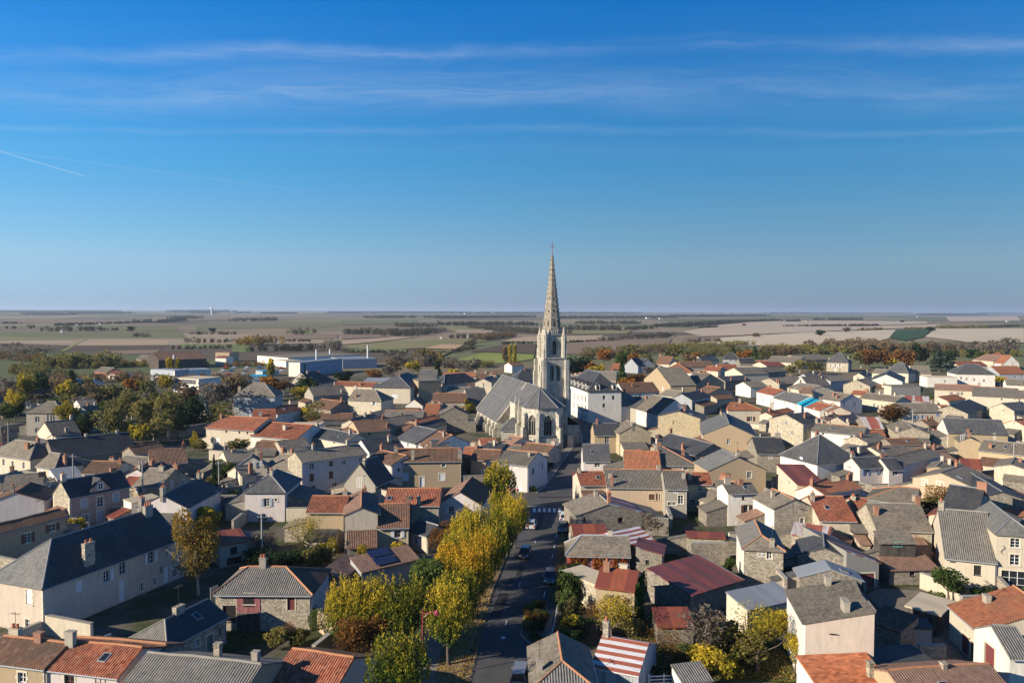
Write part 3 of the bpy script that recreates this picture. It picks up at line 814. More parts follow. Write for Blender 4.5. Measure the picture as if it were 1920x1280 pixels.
def house(row, idx):
    nm, cat, label, cx, cy, rot, L, D, h, rise, hl, hr, kind, wm, rm, o = row
    dist = hypot(cx, cy); near = dist < 185
    root = thing(nm, label, cat, (cx, cy, 0), rot, o.get('grp'))
    ops = list(o.get('w', [])); extras(row, root, idx, ops)
    if 'sh' not in o: o['sh'] = 'white' if o.get('w') else ('white', 'white', 'grey', 'brown', 'blue', 'white')[idx % 6]
    wmats = [wm]; mis = {}
    for f, m_ in o.get('wx', {}).items():
        if m_ not in wmats: wmats.append(m_)
        mis[f] = wmats.index(m_)
    b = MB(); walls(b, L, D, h, rise, kind, hl, hr, ops, mis)
    b.build('wall', [M[m_] for m_ in wmats], root)
    rmats = [rm]; rmi = {}
    for f, m_ in o.get('rx', {}).items():
        if m_ not in rmats: rmats.append(m_)
        rmi[f] = rmats.index(m_)
    b = MB(); sag = roof(b, L, D, h, rise, kind, hl, hr, rmi, idx)
    ro = b.build('roof', [M[m_] for m_ in rmats], root)
    T = .10
    if kind == 'g' and RIDGE.get(rm):
        b = MB(); rl, rr = -L / 2 + hl, L / 2 - hr
        if rl > rr: rl = rr = (rl + rr) / 2
        zz = h + rise + T + .03; s_ = rise / (D / 2); e = .32; flat = hl or hr
        n_ = max(1, int((rr - rl) / 2.2))
        if rr - rl > .3:
            for i in range(n_):
                xa, xb = rl + (rr - rl) * i / n_, rl + (rr - rl) * (i + 1) / n_
                ridge_line(b, (xa, 0, zz + (0 if flat else sag(xa, 0))), (xb, 0, zz + (0 if flat else sag(xb, 0))))
        for hip, xr_, xe in ((hl, rl, -L / 2 - e), (hr, rr, L / 2 + e)):
            if hip:
                for sg in (-1, 1): ridge_line(b, (xr_, 0, zz), (xe, sg * (D / 2 + e), h + T - s_ * e + .03), .11)
        if b.f: b.build('ridge_cap', M[o.get('rc', RIDGE[rm])], ro)
        if dist < 260 and o.get('gut', 1):
            b = MB(); z0 = h + T - s_ * e - .16; b.tube((-L / 2 - .1, -D / 2 - e - .07, z0), (L / 2 + .1, -D / 2 - e - .07, z0), .075, 6)
            b.build('gutter', M['zinc'], root)
            if near:
                b = MB(); xx = L / 2 - .15; b.tube((xx, -D / 2 - e - .05, z0), (xx, -D / 2 - .07, z0 - .35), .045); b.tube((xx, -D / 2 - .07, z0 - .35), (xx, -D / 2 - .07, 0), .045)
                b.build('downpipe', M['zinc'], root)
    for w in ops:
        top = h + rise if (kind == 'm' and w[0] == 2) else h
        w_, h_ = dims(w)
        put_window(root, w, L, D, h, o, near, proud=(w[2] + h_ / 2 > top - .06))
    rg = random.Random(idx + 50); chs = list(o.get('ch', []))
    if not chs and kind == 'g' and dist < 480 and rg.random() < .7 and cat == 'house':
        for k in range(rg.choice((1, 1, 2))):
            x = rg.choice((-1, 1)) * (L / 2 - max(hl, hr, .5) - rg.uniform(0, .12) * L) * (1 if k == 0 else .2); y = rg.uniform(-.12, .12) * D
            x = min(max(x, -L / 2 + .4), L / 2 - .4); chs.append((x, y, h + roof_z(kind, L, D, rise, hl, hr, x, y) + .05, rg.choice((.6, .8, 1.1)), .55, rg.uniform(.6, 1.2), rg.choice('bsrcob'), rg.choice((0, 1, 1, 2))))
    for c in chs: chimney(root, *c)
    if chs and dist < 270 and rg.random() < .35: o.setdefault('ant', []).append((chs[0][0], chs[0][1], chs[0][2], rg.uniform(2.2, 3.2)))
    if kind == 'g' and 'sky' not in o and dist < 300 and rg.random() < .16 and rm not in ('rust', 'stripe', 'maroon'): o['sky'] = [(rg.uniform(-.3, .3) * L, -D * .25)]
    for (x, y) in o.get('sky', []):
        s_ = rise / (D / 2) if kind == 'g' else rise / D
        side = -1 if y < 0 or kind == 'm' else 1
        b = MB(); a = atan2(s_, 1) * (1 if side < 0 else -1)
        b.box(-.42, .42, -.55, .55, 0, .09, 0); b.box(-.34, .34, -.47, .47, .09, .10, 1)
        k = b.build('skylight', [M['zinc'], M['glass']], root, (x, y, h + T + roof_z(kind, L, D, rise, hl, hr, x, y) + .02)); k.rotation_euler = (a, 0, 0)
    if o.get('quoin') and near:
        me = {}
        for t_ in (0, 1):
            q = MB(); q.box(-.025, .34 if t_ else .18, -.025, .18 if t_ else .34, .006, .324, 0); me[t_] = q.mesh('quoin_stone', M['trim'])
        for (fx, fy, rz_) in ((-1, -1, 0), (1, -1, pi / 2), (1, 1, pi), (-1, 1, -pi / 2)):
            if o['quoin'] == 1 and fy > 0: continue
            for i in range(int((h - .2) / .33)):
                put('quoin_stone', me[i % 2], root, (fx * L / 2, fy * D / 2, .05 + i * .33), rz_)
    for (x, y, z, hh) in o.get('ant', []):
        b = MB(); b.tube((0, 0, 0), (0, 0, hh), .025, 5); b.tube((-.6, .1, hh - .15), (.6, -.1, hh - .15), .02, 4)
        for i in range(5): b.tube((-.5 + .25 * i, -.3, hh - .15), (-.5 + .25 * i, .3, hh - .15), .012, 4)
        b.build('tv_antenna', M['iron'], root, (x, y, z))
    return root

# ------------------------------------------------------------------ surveyed places, in metres
HH = ('house', 'house')
HOUSES = [
('mansion','house','long two storey stucco house with shade-toned slate mansard roof in the lower left corner',-56.23,105.6,1.211,22.09,9.1,5.9,3.82,5.0,0.0,'g','taupe','darkslate',{'q':1,'quoin':1,'rx':{3:'paleslate_lit'},'w':[(0,5.11,4.22,'c',0.9,1.4),(0,9.17,4.25,'r',1.0,1.5),(0,11.76,4.64,'w',1.1,1.9),(0,16.61,4.61,'s',1.1,1.7),(0,19.48,4.27,'w',0.6,1.0),(0,11.64,1.57,'d',1.0,2.9),(0,14.85,1.0,'w',0.7,1.1),(0,17.14,1.06,'w',0.6,1.1),(0,19.42,1.22,'d',0.9,2.2),(0,20.93,1.05,'w',0.9,1.1),(0,18.42,2.32,'x'),(0,19.19,5.63,'x'),(3,6.83,4.36,'c',1.0,1.8),(3,6.53,0.87,'w',0.8,1.5)],'ch':[(-4.02,-3.92,6.53,1.5,0.55,2.6,'s',2),(8.98,-0.64,9.28,1.4,0.55,1.3,'r',3)]}),  # hip coloured as sunlit slate, long slope as its shaded copy
('house','house','ochre house with dark brown tiled roof cut by the bottom left corner',-46.55,76.8,-0.2275,7.58,5.6,5.5,1.07,0.0,0.0,'g','ochre','brown',{'q':1,'quoin':1,'w':[(0,4.85,4.22,'w',0.9,1.0)]}),
('house','house','house with red ribbed tile roof and grey chimney at the bottom left edge',-39.04,75.7,-0.2198,7.88,6.4,5.4,1.23,0.0,0.0,'g','lav','red',{'fm':'sh_brown','w':[(0,2.5,4.52,'w',1.1,1.4),(0,5.85,4.77,'w',1.1,1.4)],'ch':[(-3.51,-0.65,6.48,0.9,0.55,1.3,'r',0)]}),
('barn','barn','broad low roof of grey corrugated sheets along the bottom edge',-28.63,72.95,-0.1996,11.7,11.0,4.4,2.11,0.0,0.0,'g','tan','corrugated',{'ch':[(0.04,2.3,5.73,0.6,0.55,1.2,'s',0),(4.36,1.66,5.98,0.6,0.55,0.8,'r',0)]}),
('annex','annex','low brown tiled annex tucked behind the red ribbed roof',-39.35,79.11,-0.1765,10.04,6.0,4.4,1.15,0.0,0.0,'g','stoned','brown',{}),
('house','house','hip roofed stone outbuilding with dark slates and iron cross tie',-37.24,88.06,1.2226,9.22,5.2,3.4,1.5,2.47,0.0,'g','stone','darkslate',{'rx':{3:'corrugated'},'sh':'green','rc':'ridge_grey','w':[(0,6.45,1.12,'d',1.0,2.0),(0,4.47,2.03,'w',0.6,0.7),(0,8.07,1.89,'x')],'ch':[(-0.08,0.0,5.0,1.3,0.55,0.7,'s',0)]}),
('house','house','ochre house with long brown tiled roof and brown shutters at left edge',-78.69,126.04,1.1379,13.68,4.0,4.6,0.77,0.0,0.0,'g','ochre','brown',{'sh':'brown','w':[(0,6.87,2.6,'s',1.0,1.5),(0,11.03,3.22,'s',1.1,1.2)]}),
('shed','shed','red tin roofed hut behind the tall birch',-44.34,122.65,0.6208,4.01,7.3,3.6,1.05,0.0,0.0,'g','grey','rust',{'w':[(0,2.02,2.41,'k',1.0,1.0),(0,2.11,0.81,'k',2.2,1.0)]}),
('house','house','rubble stone house with hipped corrugated roof and pink boarded loft',-30.02,99.73,-0.0065,11.59,9.1,4.6,1.75,2.5,4.32,'g','stone','corrugated',{'rx':{1:'brown'},'wx':{1:'lav'},'rc':'ridge_orange','sh':'maroon','fm':'sh_maroon','w':[(0,9.17,3.44,'d',0.9,1.7),(0,4.13,3.92,'w',1.2,1.2),(0,1.66,2.12,'k',1.6,2.0)]}),
('shed','shed','shed with red ribbed tile roof below the washing line',-18.44,76.78,-0.2801,6.73,9.0,3.6,1.73,0.0,0.0,'g','lav','red',{'rx':{2:'brown'}}),
('annex','annex','flat roofed white lean-to beside the red ribbed roof',-25.41,78.61,0.4826,1.76,5.0,2.6,0.0,0.0,0.0,'f','white','pale',{}),
('outbuilding','outbuilding','long lean-to with orange tiles and solar panels behind the lime trees',-17.89,111.73,0.7059,9.44,3.0,3.2,1.21,0.0,0.0,'m','bluegrey','rosy',{'solar':1}),
('outbuilding','outbuilding','small brown tiled lean-to left of the solar panels',-23.21,108.46,1.3606,7.13,2.5,3.2,0.91,0.0,0.0,'m','stoned','rosy',{}),
('house','house','tall cream stucco gable end with terrace balustrade',-24.94,131.31,1.7501,12.6,5.15,6.6,1.04,0.0,0.0,'g','cream','rosy',{'rx':{0:'darkslate'}}),
('house','house','yellow house with brown ribbed roof and white shutters behind the limes',-19.6,131.54,0.1244,5.03,11.8,4.4,2.26,0.0,0.0,'g','yellow','brown',{'w':[(0,3.25,3.3,'s',1.0,1.2)],'ch':[(2.17,0.0,6.76,0.7,0.55,1.3,'o',1)]}),
('house','house','stone house with broad red ribbed roof and two skylights',-16.83,137.27,0.0134,9.23,9.0,6.2,1.73,0.0,0.0,'g','stone','red',{'ch':[(1.15,-4.2,6.42,0.6,0.55,1.2,'s',1)],'sky':[(-4.0,-2.82),(-0.71,-2.87)]}),
('annex','annex','small dark roofed wing beside the yellow house',-13.63,129.28,-0.7029,4.86,4.8,3.0,1.07,0.0,0.0,'g','cream','darkslate',{'w':[(0,2.13,1.66,'s',0.9,1.1)]}),
('house','house','ochre house with bright red ribbed roof beside the tall gable',-30.47,133.04,0.013,6.09,8.2,6.0,1.57,0.0,0.0,'g','ochre','red',{}),
('house','house','rosy tiled house with its gable towards the first yellow lime',-8.17,143.0,1.4534,12.7,7.27,5.4,2.1,0.0,0.0,'g','lav','rosy',{'rx':{0:'brown'},'sh':'white','w':[(3,2.12,4.3,'s',1.0,1.3)]}),
('house','house','white house with pyramid roof of blue slate and open pale shutters',-45.38,150.59,1.5853,11.3,7.29,5.6,2.46,3.46,3.46,'g','lav','slate',{'sh':'grey','w':[(3,3.98,3.62,'s',1.0,1.5),(3,5.69,4.12,'w',0.5,0.5)]}),
('house','house','tall lavender grey house with mossy grey roof and brown shutters',-39.83,171.37,0.7053,15.24,6.8,7.4,1.59,0.0,0.0,'g','lav','fib',{'sh':'brown','wx':{3:'stone'},'w':[(0,2.17,6.29,'w',1.0,1.2),(0,6.62,6.31,'c',0.9,1.1),(0,9.69,6.22,'w',0.9,0.9),(0,2.16,3.91,'c',1.0,1.6),(0,6.61,3.88,'c',1.0,1.6),(0,2.5,1.12,'d',1.0,2.0),(0,7.44,1.12,'t',1.1,2.0),(0,13.74,6.31,'w',0.9,0.9)],'ch':[(-3.39,-0.02,9.07,0.6,0.55,1.1,'r',1),(4.91,0.0,9.09,0.8,0.55,1.1,'r',1)]}),
('house','house','small steep gabled house with pale sun-toned slates and dormer',-29.23,161.96,1.2787,8.0,6.89,4.2,4.11,0.0,0.0,'g','grey','paleslate_lit',{'rx':{0:'darkslate'},'w':[(3,3.37,4.5,'t',1.1,1.9)]}),  # left slope coloured as if sunlit, right slope as if in shade
('house','house','long two storey house with mossy brown tiles and pale quoins',-18.94,178.85,0.0904,14.88,9.9,5.8,1.9,0.0,0.0,'g','tan','brown',{'q':1,'w':[(0,2.75,5.02,'w',0.8,0.9),(0,10.98,4.91,'w',0.8,0.9),(0,2.6,2.37,'c',1.2,1.6),(0,6.24,1.22,'d',1.0,2.2),(0,10.63,2.25,'c',1.2,1.6)],'ch':[(-3.25,-4.28,6.16,0.7,0.55,1.8,'s',0),(-7.09,-1.43,7.25,0.8,0.55,1.1,'s',1),(7.09,-4.21,6.19,0.9,0.55,1.8,'s',1)]}),
('house','house','lower wing with brown tiles at the left end of the quoined house',-26.55,177.67,-0.7893,9.67,7.7,5.4,1.48,0.0,0.0,'g','lav','brown',{'ch':[(-4.48,0.0,6.98,0.6,0.55,1.1,'b',1)]}),
('house','house','brown tiled house with blue shutters beside the green lime',-5.44,182.65,-0.1634,6.23,8.3,5.2,1.59,0.0,0.0,'g','tan','brown',{'sh':'blue','q':1,'w':[(0,3.94,4.42,'c',1.0,1.6),(0,3.02,2.12,'c',0.9,1.7)],'ch':[(-2.77,0.0,6.89,0.6,0.55,1.1,'b',1)]}),
('house','house','narrow ochre house with orange tiles squeezed between two brown roofs',-9.91,187.85,-0.1296,2.3,7.6,5.0,1.46,0.0,0.0,'g','ochre','orange',{}),
('house','house','lavender corner house with grey tiles by the street crossing',2.4,174.9,-0.4551,7.62,10.2,5.9,1.96,0.0,0.0,'g','lav','greytile',{'w':[(0,5.59,0.77,'g',1.2,1.3)],'ch':[(2.51,-1.74,7.29,0.5,0.55,0.7,'s',0)]}),
('house','house','house with deep blue slate slope and tall chimney',-32.79,195.26,0.6764,9.66,8.2,5.0,2.37,0.0,0.0,'g','white','darkslate',{'ch':[(2.2,-1.5,6.6,1.0,0.6,1.3,'s',2)]}),
('house','house','long low cream house with black slate roof',-49.32,217.52,-0.7293,23.14,7.4,4.2,1.8,0.0,0.0,'g','cream','darkslate',{'w':[(0,10.0,3.2,'v'),(0,17.6,3.7,'v'),(0,2.6,3.4,'v')],'ch':[(-6.6,-0.2,6.0,0.6,0.6,1.1,'r',1),(8.6,-0.4,5.9,0.6,0.6,1.1,'r',1)]}),
('house','house','red tiled lower half of the white house row',-61.45,219.94,-0.4019,15.39,14.3,4.6,2.74,0.0,0.0,'g','white','red',{'ch':[(0.7,-3.3,6.2,0.9,0.6,1.1,'c',1)]}),
('house','house','white farmhouse with red tiled roof below the park wall',-75.88,225.32,-0.3392,16.1,13.0,5.9,2.5,1.5,0.0,'g','cream','red',{'w':[(0,4.0,2.6,'c',1.3,1.3),(0,8.8,2.3,'c',1.3,1.3),(0,6.9,5.2,'v'),(0,11.3,5.2,'v'),(0,13.9,5.2,'v'),(0,6.7,1.2,'d')],'ch':[(-6.9,-1.5,7.9,0.6,0.6,1.1,'b',1)]}),
('house','house','white flat roofed block behind the red roofs',-60.2,231.38,-0.0384,8.59,8.0,5.4,0.0,0.0,0.0,'f','white','pale',{}),
('house','house','white house with red tiles in front of the bushy green trees',-76.56,261.71,1.3052,14.42,7.0,5.5,1.41,0.0,0.0,'g','white','red',{'w':[(0,4.0,4.3,'v'),(0,10.1,3.3,'v')],'ch':[(6.3,0.0,7.0,0.6,0.6,1.1,'c',1)]}),
('house','house','white gabled house with pinkish red roof and white chimney stack',-76.91,246.45,0.2496,6.58,12.0,5.5,2.42,0.0,0.0,'g','white','red',{'ch':[(-1.0,-3.9,6.5,0.9,0.6,1.1,'c',0)]}),
('house','house','tall rubble stone house with brown roof and ivy on its shoulder',-59.97,264.16,2.3891,12.0,8.97,6.6,2.19,0.0,0.0,'g','stoned','brown',{'w':[(3,8.4,4.5,'f',0.8,1.6),(3,8.4,5.2,'f',0.8,1.6),(3,8.4,5.8,'f',0.8,1.6)],'ch':[(-5.7,0.0,8.9,0.6,0.6,1.1,'b',1)]}),
('outbuilding','outbuilding','ruinous stone wing with a sliver of brown roof',-56.75,257.74,0.1807,10.01,8.6,4.0,1.23,0.0,0.0,'g','stone','brown',{}),
('house','house','cream house with grey hipped roof and white shutters beside the big stone gable',-52.98,298.26,-0.2977,13.57,10.3,5.5,3.47,0.0,4.89,'g','cream','fib',{'w':[(0,10.7,4.5,'s',1.0,1.3),(1,2.4,4.3,'s',0.9,1.2),(1,5.8,4.2,'s',0.9,1.2),(0,9.9,1.2,'d')],'ch':[(-6.4,0.0,9.1,1.0,0.6,1.1,'c',1),(-4.1,-3.9,6.5,0.6,0.6,1.1,'b',1)]}),
('house','house','large cream townhouse with slate pyramid roof',-47.24,344.51,1.3859,28.5,15.82,6.7,4.57,7.51,7.51,'g','cream','slate',{'w':[(3,9.0,3.0,'c',2.6,1.7),(0,4.2,5.5,'f',0.8,1.5),(0,8.8,5.3,'f',0.8,1.5),(0,13.6,5.1,'f',0.8,1.5),(0,18.5,4.8,'f',0.8,1.5),(0,23.5,4.6,'f',0.8,1.5)]}),
('house','house','black slate roofed house with yellow end wall',-26.93,376.38,0.7972,21.06,8.9,5.0,3.73,4.23,4.23,'g','grey','darkslate',{'wx':{3:'yellow'},'sh':'blue','w':[(0,5.6,4.4,'c',0.8,1.1),(0,9.3,4.3,'c',0.8,1.1),(0,13.1,4.3,'c',0.8,1.1),(3,6.4,3.2,'c',1.2,1.5)],'ch':[(-10.2,0.0,5.4,0.8,0.6,1.8,'s',1)]}),
('manor','house','manor with steep black slate roof behind the park trees',-92.91,371.59,1.1246,16.85,13.9,5.0,5.05,0.0,6.6,'g','grey','darkslate',{'w':[(0,4.7,4.6,'w'),(0,8.5,4.5,'w'),(0,12.4,4.6,'w')],'ch':[(3.9,-0.0,8.6,1.0,0.6,1.1,'b',1),(-5.4,-1.0,9.4,0.9,0.6,1.1,'s',2)]}),
('house','house','long red tiled roof behind the mossy grey roofs',-70.75,363.06,-0.3776,20.62,7.5,4.5,1.44,0.0,0.0,'g','cream','red',{'ch':[(-9.8,-3.4,4.7,0.6,0.6,1.1,'s',1),(3.4,-3.0,4.9,1.2,0.6,1.1,'b',2)]}),
('house','house','mossy grey and ochre roofed house behind the yellow shrubs',-75.05,320.95,0.6133,14.61,9.6,5.0,3.0,0.0,0.0,'g','grey','fib',{'w':[(0,12.9,3.0,'w',1.6,1.0)],'ch':[(5.1,-4.0,5.6,1.0,0.6,1.1,'c',2)]}),
('workshop','workshop','grey sheet metal workshop roof behind the red tiles',-66.3,401.21,-0.1351,13.01,13.3,3.5,1.17,0.0,0.0,'g','concrete','zincroof',{}),
('house','house','house with a big blank slate hung end wall',-37.63,359.54,-0.126,8.26,6.7,7.0,4.78,0.0,0.0,'g','grey','slate',{}),
('house','house','tall tan block beside the slate hung wall',-39.48,346.68,-1.1701,25.05,10.0,9.0,0.0,0.0,0.0,'f','tan','fib',{}),
('house','house','orange tiled row house behind the black slate roof',-26.9,411.5,0.0398,16.73,8.3,5.0,1.59,0.0,0.0,'g','cream','orange',{'ch':[(8.0,0.0,6.7,1.0,0.6,1.1,'c',1)]}),
('house','house','dark brown roofed house left of the church nave',-12.09,389.85,-0.1455,7.95,16.6,5.0,3.19,0.0,0.0,'g','ochre','brown',{'w':[(0,2.6,4.1,'w'),(0,5.9,4.0,'w')]}),
('house','house','pale house with rounded gable just left of the nave roof',-10.03,386.47,2.1953,10.0,6.64,5.5,1.92,0.0,0.0,'g','cream','fib',{}),
('house','house','flat grey slate roof in front of the yellow end wall',-22.57,342.16,-0.0813,9.75,8.2,4.0,1.83,0.0,0.0,'g','stoned','fib',{}),
('house','house','slate roof with white chimney beside the nave buttresses',-14.84,315.55,0.2714,7.85,12.0,4.5,3.46,0.0,0.0,'g','stone','slate',{'ch':[(3.6,0.0,8.1,0.6,0.6,1.6,'c',1)]}),
('house','house','broad rust brown tiled roof below the black slate house',-23.77,304.28,0.0288,12.78,11.4,4.5,2.54,0.0,0.0,'g','stone','brown',{'w':[(0,11.5,3.8,'w')]}),
('house','house','pale gabled house with slate and brown tiles',-34.82,290.58,1.4718,9.0,6.37,4.5,2.31,0.0,0.0,'g','white','slate',{'rx':{0:'brown'}}),
('house','house','house with speckled orange red tiles near the church',-26.73,270.62,-0.0443,4.92,12.8,4.5,2.46,0.0,0.0,'g','stone','orange',{}),
('barn','barn','stone barn with pale verge and small dark loft openings',-18.97,258.69,1.6698,8.2,8.89,5.5,2.17,0.0,0.0,'g','stoned','greytile',{'w':[(3,2.6,3.2,'v',0.4,0.6),(3,3.2,3.2,'v',0.4,0.6),(3,5.5,3.3,'v',0.4,0.6),(3,6.2,3.3,'v',0.4,0.6),(3,4.1,5.6,'v',0.4,0.7)]}),
('house','house','lean tan house with new orange tiles left of the stone barn',-27.61,248.18,1.1278,14.47,3.6,4.5,0.66,0.0,0.0,'g','tan','orange',{}),
('house','house','grey mossy roof on a long stone building near the church',-34.63,257.4,-0.0755,12.89,6.0,5.0,1.34,0.0,0.0,'g','stoned','greytile',{'w':[(0,6.3,5.6,'v')]}),
('house','house','second grey mossy roof in the tangle left of the church',-36.4,245.95,0.8688,15.29,9.2,4.0,1.77,0.0,0.0,'g','stone','greytile',{}),
('house','house','curved cream roof with a thin brown ridge right of the stone house',-46.8,246.73,1.2958,15.57,5.5,4.5,1.22,0.0,0.0,'g','cream','fib',{}),
('house','house','ochre house with rust brown tiles and brick chimneys',-42.57,235.68,0.4727,9.42,11.6,3.8,2.23,0.0,0.0,'g','ochre','brown',{'w':[(0,3.2,3.1,'v')],'ch':[(4.4,0.0,6.1,0.6,0.6,1.1,'b',1),(4.4,-4.7,4.3,0.9,0.6,1.1,'o',2)]}),
('house','house','white row house with slates facing left of the church',-22.96,211.99,-0.8877,10.3,12.7,4.6,2.83,0.0,0.0,'g','white','slate',{'w':[(0,2.4,3.7,'f',0.8,1.3),(0,6.4,3.7,'f',0.8,1.3)],'ch':[(-4.8,0.0,7.5,1.2,0.6,1.1,'b',2),(-4.8,0.0,7.5,0.6,0.6,1.1,'r',1)]}),
('house','house','row house with rust brown tiles next to the slates',-17.29,205.08,-0.9643,8.15,12.1,4.4,2.69,0.0,0.0,'g','white','brown',{'w':[(0,1.8,4.0,'f',0.8,1.2),(0,5.4,4.2,'f',0.8,1.2)],'ch':[(1.7,-1.2,6.7,0.6,0.6,1.1,'s',1)]}),
('house','house','row house with purplish slates at the right end of the row',-18.31,201.71,0.1933,4.45,6.9,4.4,1.54,0.0,0.0,'g','white','slate',{}),
('shed','shed','sagging stone sheds with mossy brown tiles',-56.95,204.41,0.589,7.33,7.0,4.0,1.34,0.0,0.0,'g','stone','greytile',{}),
('shed','shed','tumbledown stone lean-to beside the sagging sheds',-62.62,205.3,0.1083,6.64,5.9,3.6,1.13,0.0,0.0,'g','stone','brown',{}),
('house','house','house with broad grey slate roof left of the lavender house',-46.71,173.89,-0.6704,12.47,9.4,4.6,2.09,0.0,0.0,'g','cream','fib',{'ch':[(-5.88,0.0,6.79,0.8,0.55,1.1,'b',1),(-2.56,-0.0,6.79,0.7,0.55,1.1,'b',1)]}),
('house','house','cream house with pointed white gable and white framed window',-56.61,172.79,1.7726,2.8,6.42,5.0,2.17,0.0,0.0,'g','cream','slate',{'w':[(3,4.37,5.57,'s',1.0,1.3)],'ch':[(-1.05,-1.93,5.96,0.7,0.55,1.8,'b',1)]}),
('villa','house','grey pavilion house with hipped roof and tall slotted white stair window',-143.76,247.55,0.0257,10.53,8.7,7.2,2.93,4.13,4.13,'g','grey','fib',{'w':[(0,3.3,5.0,'w',1.3,1.7),(0,3.2,1.7,'w',1.3,1.4),(0,6.5,3.7,'p',0.5,6.0),(0,7.5,3.7,'p',0.5,6.0),(0,8.3,3.7,'p',0.5,6.0)]}),
('house','house','gabled grey roof beside the pavilion house',-126.48,221.21,0.876,7.2,10.7,4.6,3.09,0.0,0.0,'g','cream','fib',{'ch':[(0.2,-4.7,5.1,0.8,0.6,1.1,'s',0),(3.2,0.0,7.8,0.6,0.6,1.1,'c',1)]}),
('annex','annex','small grey roof in front of the gabled grey roof',-123.47,218.25,1.0952,6.53,4.3,3.8,0.96,0.0,0.0,'g','cream','fib',{}),
('barn','barn','huge barn with a deep unbroken black slate roof',-102.47,191.97,0.7652,17.78,9.8,4.8,3.31,0.0,0.0,'g','stoned','darkslate',{'ch':[(-0.7,0.0,8.2,0.5,0.6,0.5,'c',0),(6.4,0.0,8.2,0.6,0.6,0.6,'s',0)]}),
('barn','barn','brown tiled wing joined to the right of the black roofed barn',-88.97,191.58,0.9572,7.78,5.8,4.6,1.54,0.0,0.0,'g','stoned','brown',{}),
('barn','barn','ruined barn with broken dark brown tiles and rounded stone gable',-78.71,180.73,0.4772,7.67,9.6,4.6,2.34,0.0,0.0,'g','stoned','brown',{'ch':[(3.5,0.0,7.0,0.6,0.6,1.1,'b',1)]}),
('shed','shed','low dark yard roof inside the black barn court',-86.53,184.23,-0.3658,8.41,7.5,3.4,1.22,0.0,0.0,'g','stoned','fib',{}),
('house','house','cream house with grey hipped roof and brick chimneys near left edge',-115.72,188.45,-0.4478,15.18,7.9,4.6,2.87,3.75,3.75,'g','cream','fib',{'rx':{1:'slate'},'q':1,'w':[(0,8.8,2.7,'w',0.9,1.5),(0,12.8,2.8,'w',0.9,1.5),(0,5.4,2.9,'w',0.9,1.5)],'ch':[(3.3,-1.8,6.3,1.2,0.6,1.2,'b',0),(4.1,0.3,7.3,0.6,0.6,1.1,'b',1)]}),
('house','house','small cream house with white eaves and finial ridge',-100.99,176.82,-0.4959,6.69,6.5,4.2,2.36,0.0,3.09,'g','cream','fib',{'rx':{1:'darkslate'},'w':[(0,1.8,3.3,'c',0.9,1.6),(0,4.9,3.0,'c',0.9,1.8)],'ch':[(2.8,-0.6,4.7,0.8,0.6,1.8,'b',1)]}),
('shed','shed','white corrugated lean-to with graffiti scrawl',-96.08,170.57,0.7567,5.0,6.0,3.0,1.28,0.0,0.0,'m','white','zincroof',{}),
('house','house','brown tiled cottage behind the pink brick house',-87.45,171.5,-0.0413,7.24,7.7,4.2,1.71,0.0,0.0,'g','cream','brown',{}),
('house','house','lavender gable right of the brown tiled cottage',-77.42,169.17,1.3325,8.0,5.35,4.2,1.3,0.0,0.0,'g','lav','darkslate',{}),
('house','house','pink brick house with white shutters and central dormer gable',-77.13,145.19,0.9982,11.18,5.4,5.9,2.43,0.0,0.0,'g','pink','darkslate',{'q':1,'quoin':2,'sh':'grey','wx':{3:'stone'},'dorm':1,'w':[(0,2.62,4.18,'c',1.0,1.5),(0,5.55,3.95,'t',1.1,1.9),(0,8.54,4.15,'c',1.0,1.6),(0,2.87,1.41,'w',0.9,1.5),(0,5.52,1.27,'d',1.2,2.3),(0,8.53,1.58,'w',0.9,1.4)],'ch':[(-5.16,0.0,8.43,0.8,0.55,1.1,'c',1),(4.06,0.0,8.43,1.2,0.55,0.7,'o',0)]}),
('house','house','ochre house with dark grey roof and shaded gable',-69.52,157.23,-0.2449,5.92,9.2,4.8,2.45,0.0,0.0,'g','ochre','fib',{'wx':{1:'tan'},'w':[(0,1.65,4.03,'s',1.0,1.3),(1,3.63,4.55,'w'),(1,6.89,3.99,'w')]}),
('house','house','house with blue black slate roof sloping to the birch',-60.35,144.22,1.5188,14.15,8.7,4.6,2.12,0.0,0.0,'g','lav','darkslate',{'w':[(0,6.3,4.13,'f',0.8,1.0),(0,9.68,4.06,'f',0.8,1.0),(0,12.32,4.2,'f',0.8,1.0)],'ch':[(-6.72,0.0,6.82,1.2,0.55,1.1,'r',2),(-6.72,3.86,4.94,1.2,0.55,1.1,'r',2),(6.72,-0.29,6.68,1.0,0.55,1.1,'s',2)]}),
('annex','annex','white parapet roof with clay pots behind the long mansion',-67.44,143.9,1.0012,5.48,2.4,4.4,0.25,0.0,0.0,'m','white','pale',{}),
('house','house','grey slate roof with blue ridge line near the pink house',-95.49,155.19,0.4272,6.6,7.4,4.6,1.8,0.0,0.0,'g','cream','fib',{'ch':[(2.95,-0.94,6.04,1.2,0.55,0.8,'b',0)]}),
('house','house','mossy grey roof near the left edge below the cream hipped house',-103.61,161.6,1.7204,9.82,2.5,4.4,0.56,0.0,0.0,'g','cream','fib',{}),
('house','house','lavender gable with crumbling brown tiles at left edge',-89.45,144.69,1.8381,8.7,9.04,4.6,1.65,0.0,0.0,'g','lav','brown',{'w':[(3,8.19,4.94,'v')]}),
('annex','annex','tiny stone gable beside the pink brick house',-88.27,151.14,1.9521,4.0,1.54,4.4,0.65,0.0,0.0,'g','stone','slate',{}),
('house','house','low cream house with dark grey roof by the cypress',-64.0,183.04,0.557,5.29,8.4,4.6,1.87,0.0,0.0,'g','cream','fib',{'w':[(0,1.6,3.7,'v')]}),
